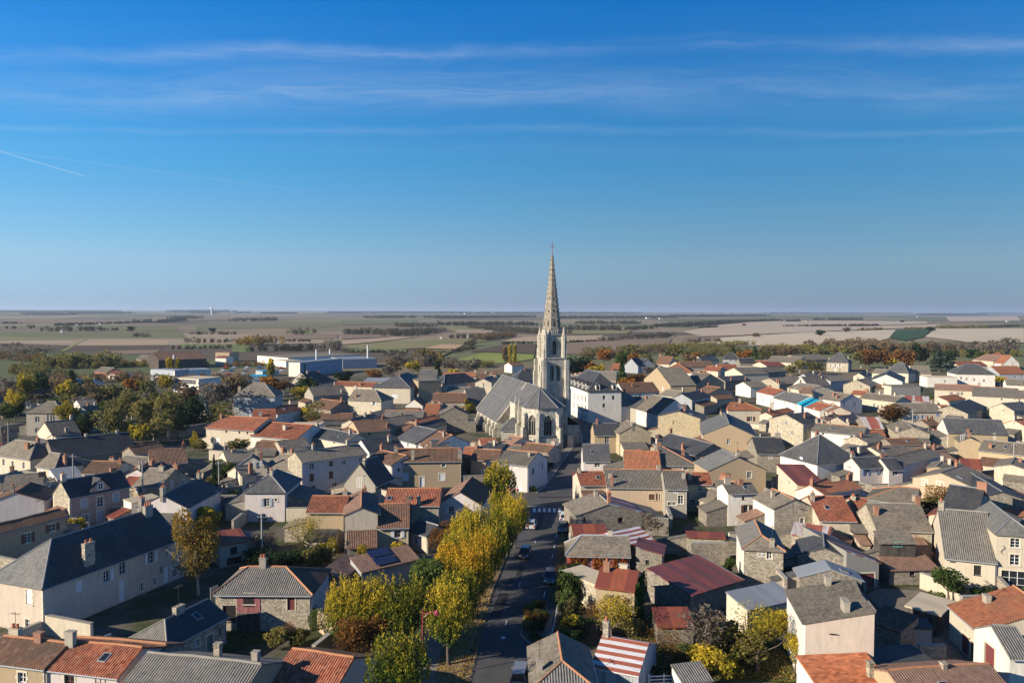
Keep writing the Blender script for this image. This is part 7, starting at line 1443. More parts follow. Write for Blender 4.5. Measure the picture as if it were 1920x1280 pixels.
WOODS = [
(6,-416.1,646.0,-407.9,715.2,9,'leaf_bare',2),
(9,-309.5,502.9,-283.1,510.2,12,'leaf_olive',3),
(9,-292.7,512.8,-262.5,523.7,14,'leaf_olive',3),
(9,-306.3,518.5,-292.0,530.5,13,'leaf_birch',2),
(9,-264.1,526.9,-244.4,551.7,7,'leaf_rust',2),
(9,-212.9,522.7,-200.4,533.1,8,'leaf_brown',2),
(9,-191.0,530.2,-169.5,541.3,6,'leaf_rust',1.5),
(6,-328.2,762.4,-278.3,798.1,6,'leaf_wood',1),
(6,-372.8,901.5,-355.0,912.7,11,'leaf_wood',1),
(6,-358.7,922.4,-304.1,931.9,7,'leaf_wood',1),
(6,-274.3,837.7,-250.6,882.9,15,'leaf_birch',2),
(6,-236.6,719.9,-182.3,755.2,10,'leaf_wood',2),
(6,-272.7,960.8,-243.8,974.2,5,'leaf_wood',1),
(6,-325.6,1235.1,-308.1,1313.5,14,'leaf_wood',1),
(6,-184.0,755.1,-162.3,756.5,14,'leaf_bare',2),
(6,-492.2,1217.1,-426.7,1224.1,7,'leaf_wood',1),
(6,-534.5,1115.0,-505.4,1103.2,8,'leaf_wood',0.5),
(3,-920.4,1498.0,-906.6,1514.1,14,'leaf_wood',1),
(3,-810.5,1361.1,-720.6,1372.3,13,'leaf_wood',2),
(3,-723.1,1419.5,-713.9,1445.8,8,'leaf_wood',1),
(3,-1037.3,1821.0,-1030.2,2294.8,9,'leaf_wood',1),
(3,-1321.9,2054.8,-1261.9,2039.6,8,'leaf_wood',1),
(3,-970.9,1519.4,-952.1,1522.0,9,'leaf_wood',1),
(3,-1137.5,2374.4,-1082.1,2386.8,14,'leaf_wood',1),
(3,-1003.8,2236.0,-1146.1,2744.2,13,'leaf_wood',1),
(3,-1391.4,3178.8,-1406.2,3459.9,16,'leaf_wood',2),
(3,-891.8,2627.0,-802.2,2784.7,16,'leaf_wood',2),
(0,-3127.0,5037.7,-2797.8,5032.2,22,'leaf_wood',3),
(0,-3182.1,5938.3,-3099.8,6611.2,22,'leaf_wood',3),
(0,-3155.4,7765.3,-2896.1,7541.4,24,'leaf_wood',3),
(0,-3542.7,9067.5,-3434.2,9924.0,45,'leaf_wood',5),
(0,-2798.7,8087.2,-2673.1,8200.6,22,'leaf_wood',3),
(0,-2175.4,6959.4,-1915.2,7148.3,22,'leaf_wood',3),
(0,-4881.0,7590.9,-4548.5,9345.4,30,'leaf_wood',4),
(6,-522.6,811.6,-506.5,820.8,6,'leaf_bare',1),
(9,-387.4,601.3,-352.2,572.5,9,'leaf_brown',2),
(4,-269.1,1338.7,-237.2,1397.2,12,'leaf_wood',1),
(7,-203.1,1196.0,-150.6,1272.5,14,'leaf_wood',3),
(7,-143.4,1146.2,-107.7,1379.1,14,'leaf_wood',2),
(4,-240.2,1792.4,-164.6,1842.7,14,'leaf_wood',3),
(4,-180.0,1966.6,67.4,2008.7,15,'leaf_wood',3),
(4,-99.0,1706.9,43.5,1293.8,11,'leaf_wood',3),
(7,-84.9,1086.9,-4.7,1080.8,9,'leaf_wood',1.5),
(7,-43.4,846.2,-25.3,873.1,12,'leaf_wood',1),
(7,-26.8,1004.0,13.4,1185.3,13,'leaf_brown',2),
(7,-52.2,731.4,-35.7,800.0,5,'leaf_wood',1),
(7,-10.0,906.0,27.3,933.2,5,'leaf_wood',1),
(10,-75.4,535.5,-51.9,553.7,12,'leaf_bare',3),
(10,-54.4,553.6,-41.2,576.4,15,'leaf_birch',2),
(10,-32.6,521.3,-19.3,541.4,10,'leaf_bare',2),
(10,-18.9,531.5,-7.4,559.4,6,'leaf_olive',2),
(4,90.4,1524.2,218.6,1527.4,15,'leaf_wood',3),
(4,200.0,2293.5,385.1,2329.0,14,'leaf_wood',3),
(4,238.8,1570.5,317.8,1733.7,12,'leaf_wood',1),
(7,113.4,993.1,167.2,1083.1,10,'leaf_bare',1),
(7,167.2,1083.1,241.5,1161.0,12,'leaf_wood',1.5),
(7,60.3,961.5,107.9,1003.9,4,'leaf_wood',1),
(4,-333.5,3734.4,140.2,4480.6,18,'leaf_wood',3),
(4,-602.5,3646.4,-465.5,3861.1,18,'leaf_wood',3),
(4,234.9,3754.9,909.3,4331.1,20,'leaf_wood',3),
(10,-106.5,671.4,-50.9,713.4,5,'leaf_bare',1),
(7,-156.9,731.1,-93.3,719.8,4,'leaf_wood',1),
(1,-1813.7,8462.2,-621.1,10702.1,28,'leaf_wood',4),
(1,-475.5,8193.5,1697.6,10273.2,30,'leaf_wood',4),
(10,61.7,625.1,158.0,750.9,10,'leaf_brown',1.5),
(7,72.4,687.0,163.4,784.6,10,'leaf_olive',2),
(11,207.5,681.5,257.3,692.3,12,'leaf_brown',2),
(11,238.9,702.2,314.3,723.8,13,'leaf_olive',3),
(8,288.8,759.1,332.5,761.9,14,'leaf_wood',2),
(8,313.5,729.6,394.1,765.8,17,'leaf_brown',4),
(11,370.2,709.9,425.0,730.4,15,'leaf_brown',2.5),
(8,408.0,712.1,486.9,755.5,15,'leaf_bare',3),
(11,370.2,677.7,448.1,695.2,9,'leaf_olive',1),
(8,477.5,805.3,569.7,890.5,14,'leaf_wood',1),
(11,143.0,665.0,214.8,695.3,10,'leaf_olive',2),
(8,171.7,751.8,217.9,754.7,8,'leaf_olive',2),
(5,745.2,2008.8,1013.0,2169.2,8,'leaf_wood',1.5),
(5,683.4,1998.9,752.9,2054.5,6,'leaf_wood',1),
(5,719.2,1633.3,790.4,1672.2,8,'leaf_birch',1),
(5,998.0,1849.3,1159.7,1929.2,10,'leaf_olive',2),
(5,867.8,1745.2,943.5,1789.0,7,'leaf_birch',1),
(5,1155.0,1928.5,1389.4,2159.0,9,'leaf_wood',1),
(8,216.8,968.9,266.3,1000.2,7,'leaf_wood',1),
(5,406.1,1892.9,773.4,2642.4,13,'leaf_wood',3),
(5,710.8,2629.2,1070.5,3152.6,12,'leaf_wood',2),
(2,4634.9,8870.1,6310.1,10544.2,22,'leaf_wood',3),
(5,1032.8,4816.6,1990.8,6105.7,22,'leaf_wood',3),
(2,3896.2,11951.5,8846.6,17531.3,28,'leaf_wood',3),
(5,1340.4,3509.3,1647.9,3726.0,14,'leaf_wood',1),
(5,1010.0,2898.0,1095.8,3009.5,14,'leaf_wood',1),
(2,9754.4,16423.3,11339.0,17632.9,25,'leaf_wood',3),
(5,422.5,1783.3,469.4,1826.2,8,'leaf_wood',0.6),
(9,-307.8,477.5,-263.0,435.1,9,'leaf_olive',2),
(9,-279.2,513.4,-230.6,545.3,6,'leaf_olive',2),
(9,-244.7,404.7,-188.3,424.9,8,'leaf_brown',2),
(9,-173.1,390.5,-134.4,408.6,9,'leaf_brown',2),
(8,156.2,802.0,276.5,895.5,9,'leaf_olive',2),
]
WALLS = [
('long curved grey park wall behind the black roofed barn',[(-106.15,234.45),(-100.87,240.75),(-96.02,248.72)],3.2,'stoned',0.4),
('cream wall with brown tile coping by the cypress',[(-78.15,204.52),(-71.99,202.69)],2.6,'cream',0.4),
('rubble garden wall behind the maroon tin roof',[(27.63,120.99),(33.14,121.05)],3.4,'stoned',0.4),
('shaded rubble retaining wall with black creeper',[(23.17,137.48),(27.33,136.68)],3.0,'stoned',0.4),
('sunlit low yard wall with creeper',[(57.85,110.96),(58.93,108.25),(60.51,105.68)],2.2,'cream',0.4),
('rubble wall end beside the black flat roof',[(44.39,85.3),(47.23,85.14)],2.8,'stone',0.4),
('mossy garden wall beside the washing line',[(-20.05,91.16),(-21.61,85.83)],2.2,'tan',0.4),
('low ochre wall under the smooth grey gable',[(-24.41,96.75),(-19.9,91.18)],2.6,'ochre',0.4),
('churchyard wall along the rising pavement',[(6.86,191.13),(10.02,206.05),(13.36,217.73)],2.6,'stone',0.4),
('dark stone yard wall under the stone barn',[(-22.9,253.21),(-11.4,253.49)],3.4,'stoned',0.4),
('dark garden wall left of the pavilion house',[(-159.87,247.35),(-157.1,255.77)],2.2,'stoned',0.4),
('garden wall behind the slate roof by the birch',[(-56.39,153.04),(-52.18,154.77)],2.4,'stoned',0.4),
('curved rubble wall end by the stone house',[(37.19,110.0),(37.06,105.99)],3,'stone',0.4),
('pale rubble parapet behind the orange brown roof',[(57.65,100.57),(64.25,101.12)],2.6,'stone',0.4),
('ivy topped stone wall below the lavender gable',[(-92.41,142.51),(-87.05,147.55)],2.6,'stoned',0.4),
]

# ------------------------------------------------------------------ ground, fields, roads
def sheet(name, pts, z, mat, kind='structure'):
    b = MB(); a = 0
    for i in range(len(pts)): a += pts[i][0] * pts[(i + 1) % len(pts)][1] - pts[(i + 1) % len(pts)][0] * pts[i][1]
    if a < 0: pts = list(reversed(pts))
    b.poly([(x, y, z) for x, y in pts], [(x, y) for x, y in pts])
    o = b.build(name, M[mat]); o['kind'] = kind; return o


def slab(name, pts, z, mat):
    a = sum(pts[i][0] * pts[(i + 1) % len(pts)][1] - pts[(i + 1) % len(pts)][0] * pts[i][1] for i in range(len(pts)))
    if a < 0: pts = list(reversed(pts))
    b = MB(); b.prism(pts, -.05, z); o = b.build(name, M[mat]); return struct(o)


m, g = new_mat('far_ground')
pos = g.n('ShaderNodeNewGeometry', out=0); X, Y, Z_ = g.xyz(pos)
v = g.nt.nodes.new('ShaderNodeTexVoronoi'); v.voronoi_dimensions = '2D'; v.inputs['Scale'].default_value = 1.0
g.nt.links.new(g.comb(g.m('MULTIPLY', g.m('ADD', X, g.m('MULTIPLY', Y, .22)), 1 / 420), g.m('MULTIPLY', g.m('SUBTRACT', Y, g.m('MULTIPLY', X, .15)), 1 / 330)), v.inputs['Vector'])
fr = g.xyz(v.outputs['Color'])[0]
c = g.ramp(fr, [(0, (.17, .135, .085)), (.18, (.095, .11, .05)), (.34, (.23, .175, .115)), (.5, (.13, .135, .062)), (.64, (.28, .22, .15)), (.8, (.105, .082, .06)), (.92, (.16, .155, .075))])
c.node.color_ramp.interpolation = 'CONSTANT'
n1 = g.noise(g.comb(g.m('MULTIPLY', X, .012), g.m('MULTIPLY', Y, .05)), 1.0, 4)
f = g.m('ADD', .75, g.m('MULTIPLY', n1, .5)); c = g.mix(1.0, c, g.comb(f, f, f), 'MULTIPLY')
# earth, gravel and weeds between the houses of the town
n2 = g.noise(pos, .12, 6, .65); n3 = g.noise(pos, 1.8, 4, .7)
town = g.mix(g.ramp(n2, [(.42, 0.0), (.56, 1.0)]), (.115, .10, .08), (.05, .058, .025))
f3 = g.m('ADD', .7, g.m('MULTIPLY', n3, .6)); town = g.mix(1.0, town, g.comb(f3, f3, f3), 'MULTIPLY')
dist = g.n('ShaderNodeVectorMath', {0: pos}, operation='LENGTH', out=1)
finish(g, g.mix(g.ramp(g.m('DIVIDE', g.m('ADD', dist, g.m('MULTIPLY', n2, 90)), 1000), [(.50, 0.0), (.56, 1.0)]), town, c), .95, .1)


def soil(name, col, row=0.0):
    m, g = new_mat(name); pos = g.n('ShaderNodeNewGeometry', out=0); X, Y, _ = g.xyz(pos)
    a = g.noise(pos, .006, 5, .6); b_ = g.noise(g.comb(g.m('MULTIPLY', X, .03), g.m('MULTIPLY', Y, .25)), 1.0, 3)
    f = g.m('ADD', .62, g.m('ADD', g.m('MULTIPLY', a, .5), g.m('MULTIPLY', b_, .26)))
    finish(g, g.mix(1.0, col, g.comb(f, f, f), 'MULTIPLY'), .95, .1)


for k, c in dict(soil_dark=(.092, .066, .046), soil=(.20, .145, .10), tan=(.33, .25, .165), tan_warm=(.39, .26, .155), pale=(.46, .38, .27), pale_pink=(.39, .31, .23),
                 green=(.14, .165, .06), green_bright=(.20, .22, .055), green_dull=(.14, .14, .068), green_dark=(.035, .07, .028), olive=(.19, .17, .08)).items(): soil(k, c)
m, g = new_mat('asphalt')
pos = g.n('ShaderNodeNewGeometry', out=0); a = g.noise(pos, .5, 5, .65); b_ = g.noise(pos, 14, 3, .7)
f = g.m('ADD', .55, g.m('ADD', g.m('MULTIPLY', a, .6), g.m('MULTIPLY', b_, .3)))
patch = g.ramp(g.noise(pos, .16, 2, .4), [(.52, 0.0), (.54, 1.0)])
finish(g, g.mix(g.m('MULTIPLY', patch, .5), g.mix(1.0, (.062, .061, .06), g.comb(f, f, f), 'MULTIPLY'), (.085, .082, .08)), .85, .25, b_, .3, .01)
m, g = new_mat('pavement')
pos = g.n('ShaderNodeNewGeometry', out=0); a = g.noise(pos, .7, 5, .65)
f = g.m('ADD', .6, g.m('MULTIPLY', a, .8)); finish(g, g.mix(1.0, (.20, .175, .145), g.comb(f, f, f), 'MULTIPLY'), .9, .15)
m, g = new_mat('earth')
pos = g.n('ShaderNodeNewGeometry', out=0); a = g.noise(pos, .9, 6, .7)
finish(g, g.mix(g.ramp(a, [(.4, 0.0), (.6, 1.0)]), (.13, .10, .07), (.07, .065, .035)), .95, .1)
plain('yard_gravel', (.17, .15, .12), .95, .1, .5); plain('kerb', (.28, .265, .24), .9, .15, .2); plain('paint', (.62, .62, .60), .7, .2, .25); plain('lawn_base', (.045, .06, .02), .95, .1, .35)

b = MB(); s = 30000; b.poly([(-s, -600, 0), (s, -600, 0), (s, s, 0), (-s, s, 0)], [(0, 0), (1, 0), (1, 1), (0, 1)])
struct(b.build('ground', M['far_ground']))
for i, (nm, mt, pts) in enumerate(FIELDS): sheet(nm, pts, .05 + .03 * i, mt)

road = [(-7.2, 68), (-5.6, 83.7), (-4.7, 91.5), (-2.9, 107.7), (-1.4, 120), (2.7, 154.5), (1.2, 157.5), (-14, 160.5), (-14, 167.5), (2.2, 167.8), (5.4, 169), (7.2, 174.6), (10.3, 189.5), (13.9, 208), (18.3, 229.6),
        (20.0, 246), (20.4, 268), (12, 284), (22, 292), (40, 285), (64, 278), (64, 262), (34, 258), (25.5, 248), (21.6, 231), (18.0, 204), (15.2, 184.6), (13.6, 172), (15.5, 163.9), (30, 163.4), (30, 159.6), (13.2, 159.8), (10.9, 150.5), (11.0, 141), (8.3, 122), (5.5, 102), (4.4, 90), (2.2, 68)]
sheet('road', road, .012, 'asphalt')
slab('pavement', [(-7.2, 68), (-5.6, 83.7), (-4.7, 91.5), (-2.9, 107.7), (-1.4, 120), (2.7, 154.5), (1.2, 157.5), (-4, 158.2), (-2.2, 150), (-5.6, 121), (-9, 100), (-13, 84), (-14, 68)], .12, 'pavement')
slab('pavement', [(1.2, 167.9), (5.4, 169), (7.2, 174.6), (10.3, 189.5), (13.9, 208), (18.3, 229.6), (20, 246), (17.8, 246), (16.6, 230.5), (12.0, 208.5), (8.3, 190), (5.4, 177), (3.6, 170.4), (1.2, 169.6)], .13, 'pavement')
slab('pavement', [(13.6, 172), (15.2, 184.6), (18.0, 204), (21.6, 231), (25.5, 248), (27, 247.4), (23, 230.5), (19.4, 203.6), (16.6, 184), (15.4, 171)], .12, 'pavement')
slab('pavement', [(10.9, 150.5), (13.2, 159.8), (30, 159.6), (30, 158.6), (14, 158.4), (13.2, 149), (11.6, 145)], .12, 'pavement')
slab('pavement', [(20.4, 268), (12, 284), (9, 283), (17, 266)], .12, 'pavement')
for pts in ([(-7.2, 68), (-5.6, 83.7), (-4.7, 91.5), (-2.9, 107.7), (-1.4, 120), (2.7, 154.5)], [(5.4, 169), (7.2, 174.6), (10.3, 189.5), (13.9, 208), (18.3, 229.6), (20.0, 246)], [(13.6, 172), (15.2, 184.6), (18.0, 204), (21.6, 231)]):
    b = MB()
    for p, q in zip(pts, pts[1:]):
        d = hypot(q[0] - p[0], q[1] - p[1]); nx, ny = (q[1] - p[1]) / d * .15, -(q[0] - p[0]) / d * .15
        b.prism([(p[0], p[1]), (p[0] + nx, p[1] + ny), (q[0] + nx, q[1] + ny), (q[0], q[1])], -.02, .135)
    struct(b.build('kerb', M['kerb']))
# crossing, give way and parking marks
def mark(name, cx, cy, w, l, a=0.0, z=.018):
    c_, s_ = cos(a), sin(a)
    return sheet(name, [(cx + x * c_ - y * s_, cy + x * s_ + y * c_) for x, y in ((-w / 2, -l / 2), (w / 2, -l / 2), (w / 2, l / 2), (-w / 2, l / 2))], z, 'paint')
for i in range(6): mark('crossing_stripe', 4.5 + .98 * i, 154.1 + .02 * i, .5, 3.0, -.06)
for i in range(9): mark('give_way_mark', 7.3 + .72 * i, 174.2 - .1 * i, .42, .22)
mark('stop_line', 4.8, 157.2, 3.2, .16, .05)
for i in range(7):
    t = i / 6; mark('parking_mark', 4.6 + 3.9 * t, 108 + 34 * t, .12, 2.2, -.12)
for y, x in ((112, 1.2), (133, 4.1), (98, -.6)): mark('lane_dash', x, y, .12, 1.6, -.13)
plain('tar', (.022, .022, .023), .8); plain('castiron', (.06, .055, .05), .6, .4)
for x, y, w, l, a in ((-1.5, 104, 1.4, 9, -.12), (5.2, 146, 1.1, 12, -.1), (9.2, 165, 7, 1.2, .05), (12.3, 196, 1.0, 16, -.2), (1.4, 118, .9, 5, -.12), (3, 82, 1.6, 4, -.1)): mark('road_patch', x, y, w, l, a, .0155).data.materials[0] = M['tar']
for x, y in ((-.2, 98.5), (2.9, 131), (6.8, 163.5), (10.8, 180)):
    b = MB(); b.frustum(x, y, .34, .34, .0, .021, 12); struct(b.build('manhole_cover', M['castiron']))
mark('road_arrow', -.9, 93.5, .5, .5, .4)
for nm, mt, pts in (('lawn', 'lawn_base', [(-41, 83.5), (-38.5, 98), (-33, 118), (-27, 110), (-24.5, 104), (-29, 92), (-36, 84)]), ('lawn', 'lawn_base', [(12.5, 84), (30, 82), (32, 92), (30, 99), (20, 104), (14, 96)]),
                ('garden_soil', 'earth', [(5.5, 86), (13, 84), (14, 96), (20, 104), (13, 106), (7, 104)]), ('garden_soil', 'earth', [(-38, 112), (-22, 106), (-14, 118), (-14, 140), (-26, 142), (-40, 128)]),
                ('lawn', 'lawn_base', [(20, 104), (28, 104), (30, 122), (24, 128), (19, 118)]), ('yard', 'yard_gravel', [(51.8, 110.9), (57.3, 109.9), (53.0, 102.2), (55.0, 100.3), (53.3, 94.7), (51.7, 86.8), (48.2, 86.8), (50.4, 93.5), (51.8, 96.8), (48.5, 100.7), (49.0, 108.2)]), ('lawn', 'lawn_base', [(-62, 190), (-50, 205), (-66, 212), (-80, 204)])):
    sheet(nm, pts, .02 if nm != 'yard' else .016, mt)


def scatter(name, polys, n, size, mat, z=.03, seed=1, upright=False):
    rng = np.random.default_rng(seed); P = []
    for poly, w in polys:
        xs = [p[0] for p in poly]; ys = [p[1] for p in poly]; k = 0
        while k < int(n * w):
            x, y = rng.uniform(min(xs), max(xs)), rng.uniform(min(ys), max(ys)); ins = False
            for i in range(len(poly)):
                (x1, y1), (x2, y2) = poly[i], poly[i - 1]
                if (y1 > y) != (y2 > y) and x < (x2 - x1) * (y - y1) / (y2 - y1) + x1: ins = not ins
            if ins: P.append((x, y, z + rng.uniform(0, .04))); k += 1
    P = np.array(P); me = cloud_mesh(name, P, rng.uniform(0, 1, len(P)), size, mat, rng, flat=0 if upright else .9, upright=upright)
    return stuff(put(name, me))


scatter('fallen_leaves', [([(-7.2, 72), (-5.0, 72), (-2.6, 108), (.2, 133), (2.9, 154), (1.5, 154), (-2.2, 121), (-8, 92)], .75), ([(-9, 74), (-6, 74), (-3, 108), (-6, 112)], .4), ([(6.5, 104), (8.5, 120), (11, 141), (9, 141), (5, 106)], .3), ([(12.5, 84), (30, 82), (32, 92), (30, 99), (20, 104), (14, 96)], .7)], 11000, .2, 'leaf_litter', .14)
scatter('grass', [([(-41, 83.5), (-38.5, 98), (-33, 118), (-27, 110), (-24.5, 104), (-29, 92), (-36, 84)], 1), ([(12.5, 84), (30, 82), (32, 92), (30, 99), (20, 104), (14, 96)], 1), ([(20, 104), (28, 104), (30, 122), (24, 128), (19, 118)], .6)], 4200, .28, 'leaf_grass', .08, 5, True)

# ------------------------------------------------------------------ church
ch = thing('church', 'grey stone Gothic church with tall crocketed spire, slate roofs and polygonal apse', 'church', (-2.8, 275, 0), atan2(-.97, .25)); ch.scale = (1, -1, 1)
# local frame: +x runs from the west end towards the viewer along the ridge, +y to the right hand side seen from the nave (negative y is the picture's right)
RT = -1.0          # lateral sign: picture right = -y


def arch_pts(w, zs, n=7):
    """pointed arch springing at zs over a width w: from left foot over the point to right foot"""
    L = [(-w / 2 + w * (1 - cos(t)), zs + w * sin(t)) for t in [(pi / 3) * i / n for i in range(n + 1)]]
    return L + [(-x, z) for x, z in reversed(L[:-1])]


def arch_wall(b, p, q, z0, z1, ow, sill, spring, dep=.55, mi=0):
    """wall from p to q (outside on the right hand of p>q) with one pointed window"""
    d = hypot(q[0] - p[0], q[1] - p[1]); ux, uy = (q[0] - p[0]) / d, (q[1] - p[1]) / d; nx, ny = uy, -ux
    P = lambda u, z, k=0.0: (p[0] + ux * (u + d / 2) - nx * k, p[1] + uy * (u + d / 2) - ny * k, z)
    U = lambda *a: [(u + d / 2, z) for u, z in a]
    def quad(*a): b.poly([P(*t) for t in a], U(*a), mi)
    quad((-d / 2, z0), (d / 2, z0), (d / 2, sill), (-d / 2, sill))
    quad((-d / 2, sill), (-ow / 2, sill), (-ow / 2, z1), (-d / 2, z1)); quad((ow / 2, sill), (d / 2, sill), (d / 2, z1), (ow / 2, z1))
    ap = arch_pts(ow, spring)
    for (a, c) in zip(ap, ap[1:]): quad((a[0], a[1]), (c[0], c[1]), (c[0], z1), (a[0], z1))
    out = [(-ow / 2, sill)] + ap + [(ow / 2, sill)]
    for a, c in zip(out, out[1:]): b.poly([P(*a), P(*a, dep), P(*c, dep), P(*c)], None, mi)
    b.poly([P(-ow / 2, sill), P(ow / 2, sill), P(ow / 2, sill, dep), P(-ow / 2, sill, dep)], None, mi)
    return P, ap


def gothic_window(P, ap, ow, sill, spring, parent, dep=.42, lights=3, louvre=False):
    gl = MB(); gl.poly([P(-ow / 2, sill, dep), P(ow / 2, sill, dep)] + [P(u, z, dep) for u, z in reversed(ap)])
    w = gl.build('window', M['dark' if louvre else 'glass'], parent)
    t = MB(); k = dep - .08
    for i in range(1, lights):
        u = -ow / 2 + ow * i / lights; t.tube(P(u, sill, k), P(u, spring + (.25 * ow if not louvre else .4 * ow), k), .06, 5)
    if louvre:
        for i in range(int((spring - sill) / .45)): z = sill + .3 + i * .45; t.tube(P(-ow / 2, z, k), P(ow / 2, z, k), .05, 4)
    else:
        for i in range(lights):
            u = -ow / 2 + ow * (i + .5) / lights; aw = ow / lights
            a2 = [(u + x, z) for x, z in arch_pts(aw, spring - .1, 4)]
            for a, c in zip(a2, a2[1:]): t.tube(P(*a, k), P(*c, k), .05, 4)
        zc = spring + ow * .42; rr = ow * .2
        ring = [(rr * cos(2 * pi * i / 10), zc + rr * sin(2 * pi * i / 10)) for i in range(11)]
        for a, c in zip(ring, ring[1:]): t.tube(P(*a, k), P(*c, k), .06, 4)
        for a in range(4): t.tube(P(0, zc, k), P(rr * cos(a * pi / 2 + .785), zc + rr * sin(a * pi / 2 + .785), k), .05, 4)
    t.build('tracery', M['church'], w)
    h_ = MB(); hood = [(u * 1.12, z + .12) for u, z in ap]
    for a, c in zip(hood, hood[1:]): h_.tube(P(*a, -.06), P(*c, -.06), .10, 5)
    h_.build('hood_mould', M['church'], w)


NW, NE, NR, NL = 9.4, 5.0, 16.4, 31.0         # nave half width, eave, ridge, length
b = MB()
for sg in (1, -1):
    y = sg * NW; a, c = (0, y), (NL, y)
    if sg > 0: a, c = c, a
    b.poly([(*a, -.5), (*c, -.5), (*c, NE), (*a, NE)])
zt = lambda y: NR - (NR - NE) * abs(y) / NW
b.poly([(0, NW, -.5), (0, -NW, -.5), (0, -NW, NE), (0, 0, NR - .1), (0, NW, NE)])
b.poly([(NL, -NW, -.5), (NL, NW, -.5), (NL, NW, NE), (NL, 0, NR - .1), (NL, -NW, NE)])
b.build('nave_wall', M['church'], ch)
b = MB()
for sg in (1, -1):
    e = .45; yo = NW + e; s_ = (NR - NE) / NW; n_ = 10
    P0 = lambda x, t: (x, sg * yo * (1 - t), NE - s_ * e + (NR - NE + s_ * e) * t + .15 + .05 * sin(x * .4 + t * 5) * (t * (1 - t)))
    for i in range(n_):
        for j in range(3):
            x0, x1 = -.2 + (NL + .1) * i / n_, -.2 + (NL + .1) * (i + 1) / n_; t0, t1 = j / 3, (j + 1) / 3
            q = [P0(x0, t0), P0(x1, t0), P0(x1, t1), P0(x0, t1)]
            if sg > 0: q.reverse()
            b.poly(q)
r_ = b.build('nave_roof', M['churchslate'], ch)
b = MB(); ridge_line(b, (-.2, 0, NR + .18), (31, 0, NR + .18), .2); ridge_line(b, (31, 0, NR + .18), (44, 0, NR + .18), .2); b.build('ridge_cap', M['lead'], r_)
b = MB()
for x0 in (22.5, 30.6): 
    for (ya, yb) in ((NW + .45, NW * .52), (NW * .52, .1)): b.tube((x0, ya, zt(ya) + .35), (x0, yb, zt(yb) + .35), .16, 5)
b.tube((-.2, NW * .5, zt(NW * .5) + .22), (21, NW * .5, zt(NW * .5) + .22), .09, 5)
b.build('lead_flashing', M['lead'], r_)
for p, q, r_c in (((NL + .15, NW + .3, NE + .1), (NL + .15, .2, NR + .3), .26), ((NL + .15, -NW - .3, NE + .1), (NL + .15, -.2, NR + .3), .26), ((-.2, NW + .3, NE + .1), (-.2, .2, NR + .3), .2)):
    b = MB(); b.tube(p, q, r_c, 5); b.build('gable_coping', M['church'], ch)


def buttress(x, y, ax, ay, z1, wd=.9, prj=1.5, pin=0.0):
    """stepped pier standing out from (x, y) in direction (ax, ay)"""
    b = MB(); tx, ty = -ay, ax
    def pr(k0, k1, z0, za, zb):
        P = lambda k, s, z: (x + ax * k + tx * s * wd / 2, y + ay * k + ty * s * wd / 2, z)
        for s in (-1, 1):
            q = [P(k0, s, z0), P(k1, s, z0), P(k1, s, zb), P(k0, s, za)]
            b.poly(q if s > 0 else q[::-1])
        b.poly([P(k1, 1, z0), P(k1, -1, z0), P(k1, -1, zb), P(k1, 1, zb)][::-1]); b.poly([P(k0, -1, za), P(k1, -1, zb), P(k1, 1, zb), P(k0, 1, za)])
    pr(-.3, prj, -.4, z1 * .55 + .8, z1 * .55); pr(-.3, prj * .62, z1 * .5, z1, z1 - .9)
    o = b.build('buttress', M['church'], ch)
    if pin:
        p = MB(); cx, cy = x + ax * prj * .35, y + ay * prj * .35
        p.frustum(cx, cy, .42, .42, z1 - .6, z1 + pin * .35, 4, ph=pi / 4); p.frustum(cx, cy, .5, .02, z1 + pin * .35, z1 + pin, 4, ph=pi / 4)
        p.build('pinnacle', M['church'], o)


for x in (4, 9.5, 15, 20.5, 26, 30.3):
    buttress(x, NW, 0, 1, 4.6, 1.0, 1.5)
    buttress(x, -NW, 0, -1, 4.6, 1.0, 1.3)
# chancel and apse
CW, CE, AE = 5.7, 11.2, 11.2
left = [(NL, CW), (49.3, CW), (52.4, 2.8), (52.4, -2.8), (49.3, -CW), (NL, -CW)]
b = MB(); wins = []
b.poly([(NL, CW, CE), (NL, CW, -.5), (49.3, CW, -.5), (49.3, CW, CE)][::-1]); 
b.poly([(NL, -CW, -.5), (49.3, -CW, -.5), (49.3, -CW, CE), (NL, -CW, CE)])
for p, q in (((52.4, 2.8), (49.3, CW)), ((52.4, -2.8), (52.4, 2.8)), ((49.3, -CW), (52.4, -2.8))):
    P, ap = arch_wall(b, p, q, -.5, CE, 2.3, 3.6, 7.3); wins.append((P, ap))
b.build('apse_wall', M['church'], ch)
for P, ap in wins: gothic_window(P, ap, 2.3, 3.6, 7.3, ch)
b = MB()
for z in (3.1, CE - .05):
    for p, q in zip(left[:-1], left[1:]):
        if z < 5 and p[0] == NL: continue
        b.tube((*p, z), (*q, z), .16, 6)
b.build('string_course', M['church'], ch)
e = .45; ro = [(NL, CW + e), (49.5, CW + e), (52.85, 3.0), (52.85, -3.0), (49.5, -CW - e), (NL, -CW - e)]; zr = CE + .1; ap_ = (44.0, 0, NR)
b = MB()
b.poly([(NL, 0, NR), (NL, CW + e, zr), (49.5, CW + e, zr), ap_]); b.poly([(NL, 0, NR), ap_, (49.5, -CW - e, zr), (NL, -CW - e, zr)])
for p, q in zip(ro[1:-1], ro[2:-1]): b.poly([(*p, zr), (*q, zr), ap_])
r2 = b.build('chancel_roof', M['churchslate'], ch)
b = MB()
for p in ro[1:5]: ridge_line(b, (44, 0, NR + .05), (*p, zr + .05), .14)
b.build('hip_cap', M['lead'], r2)
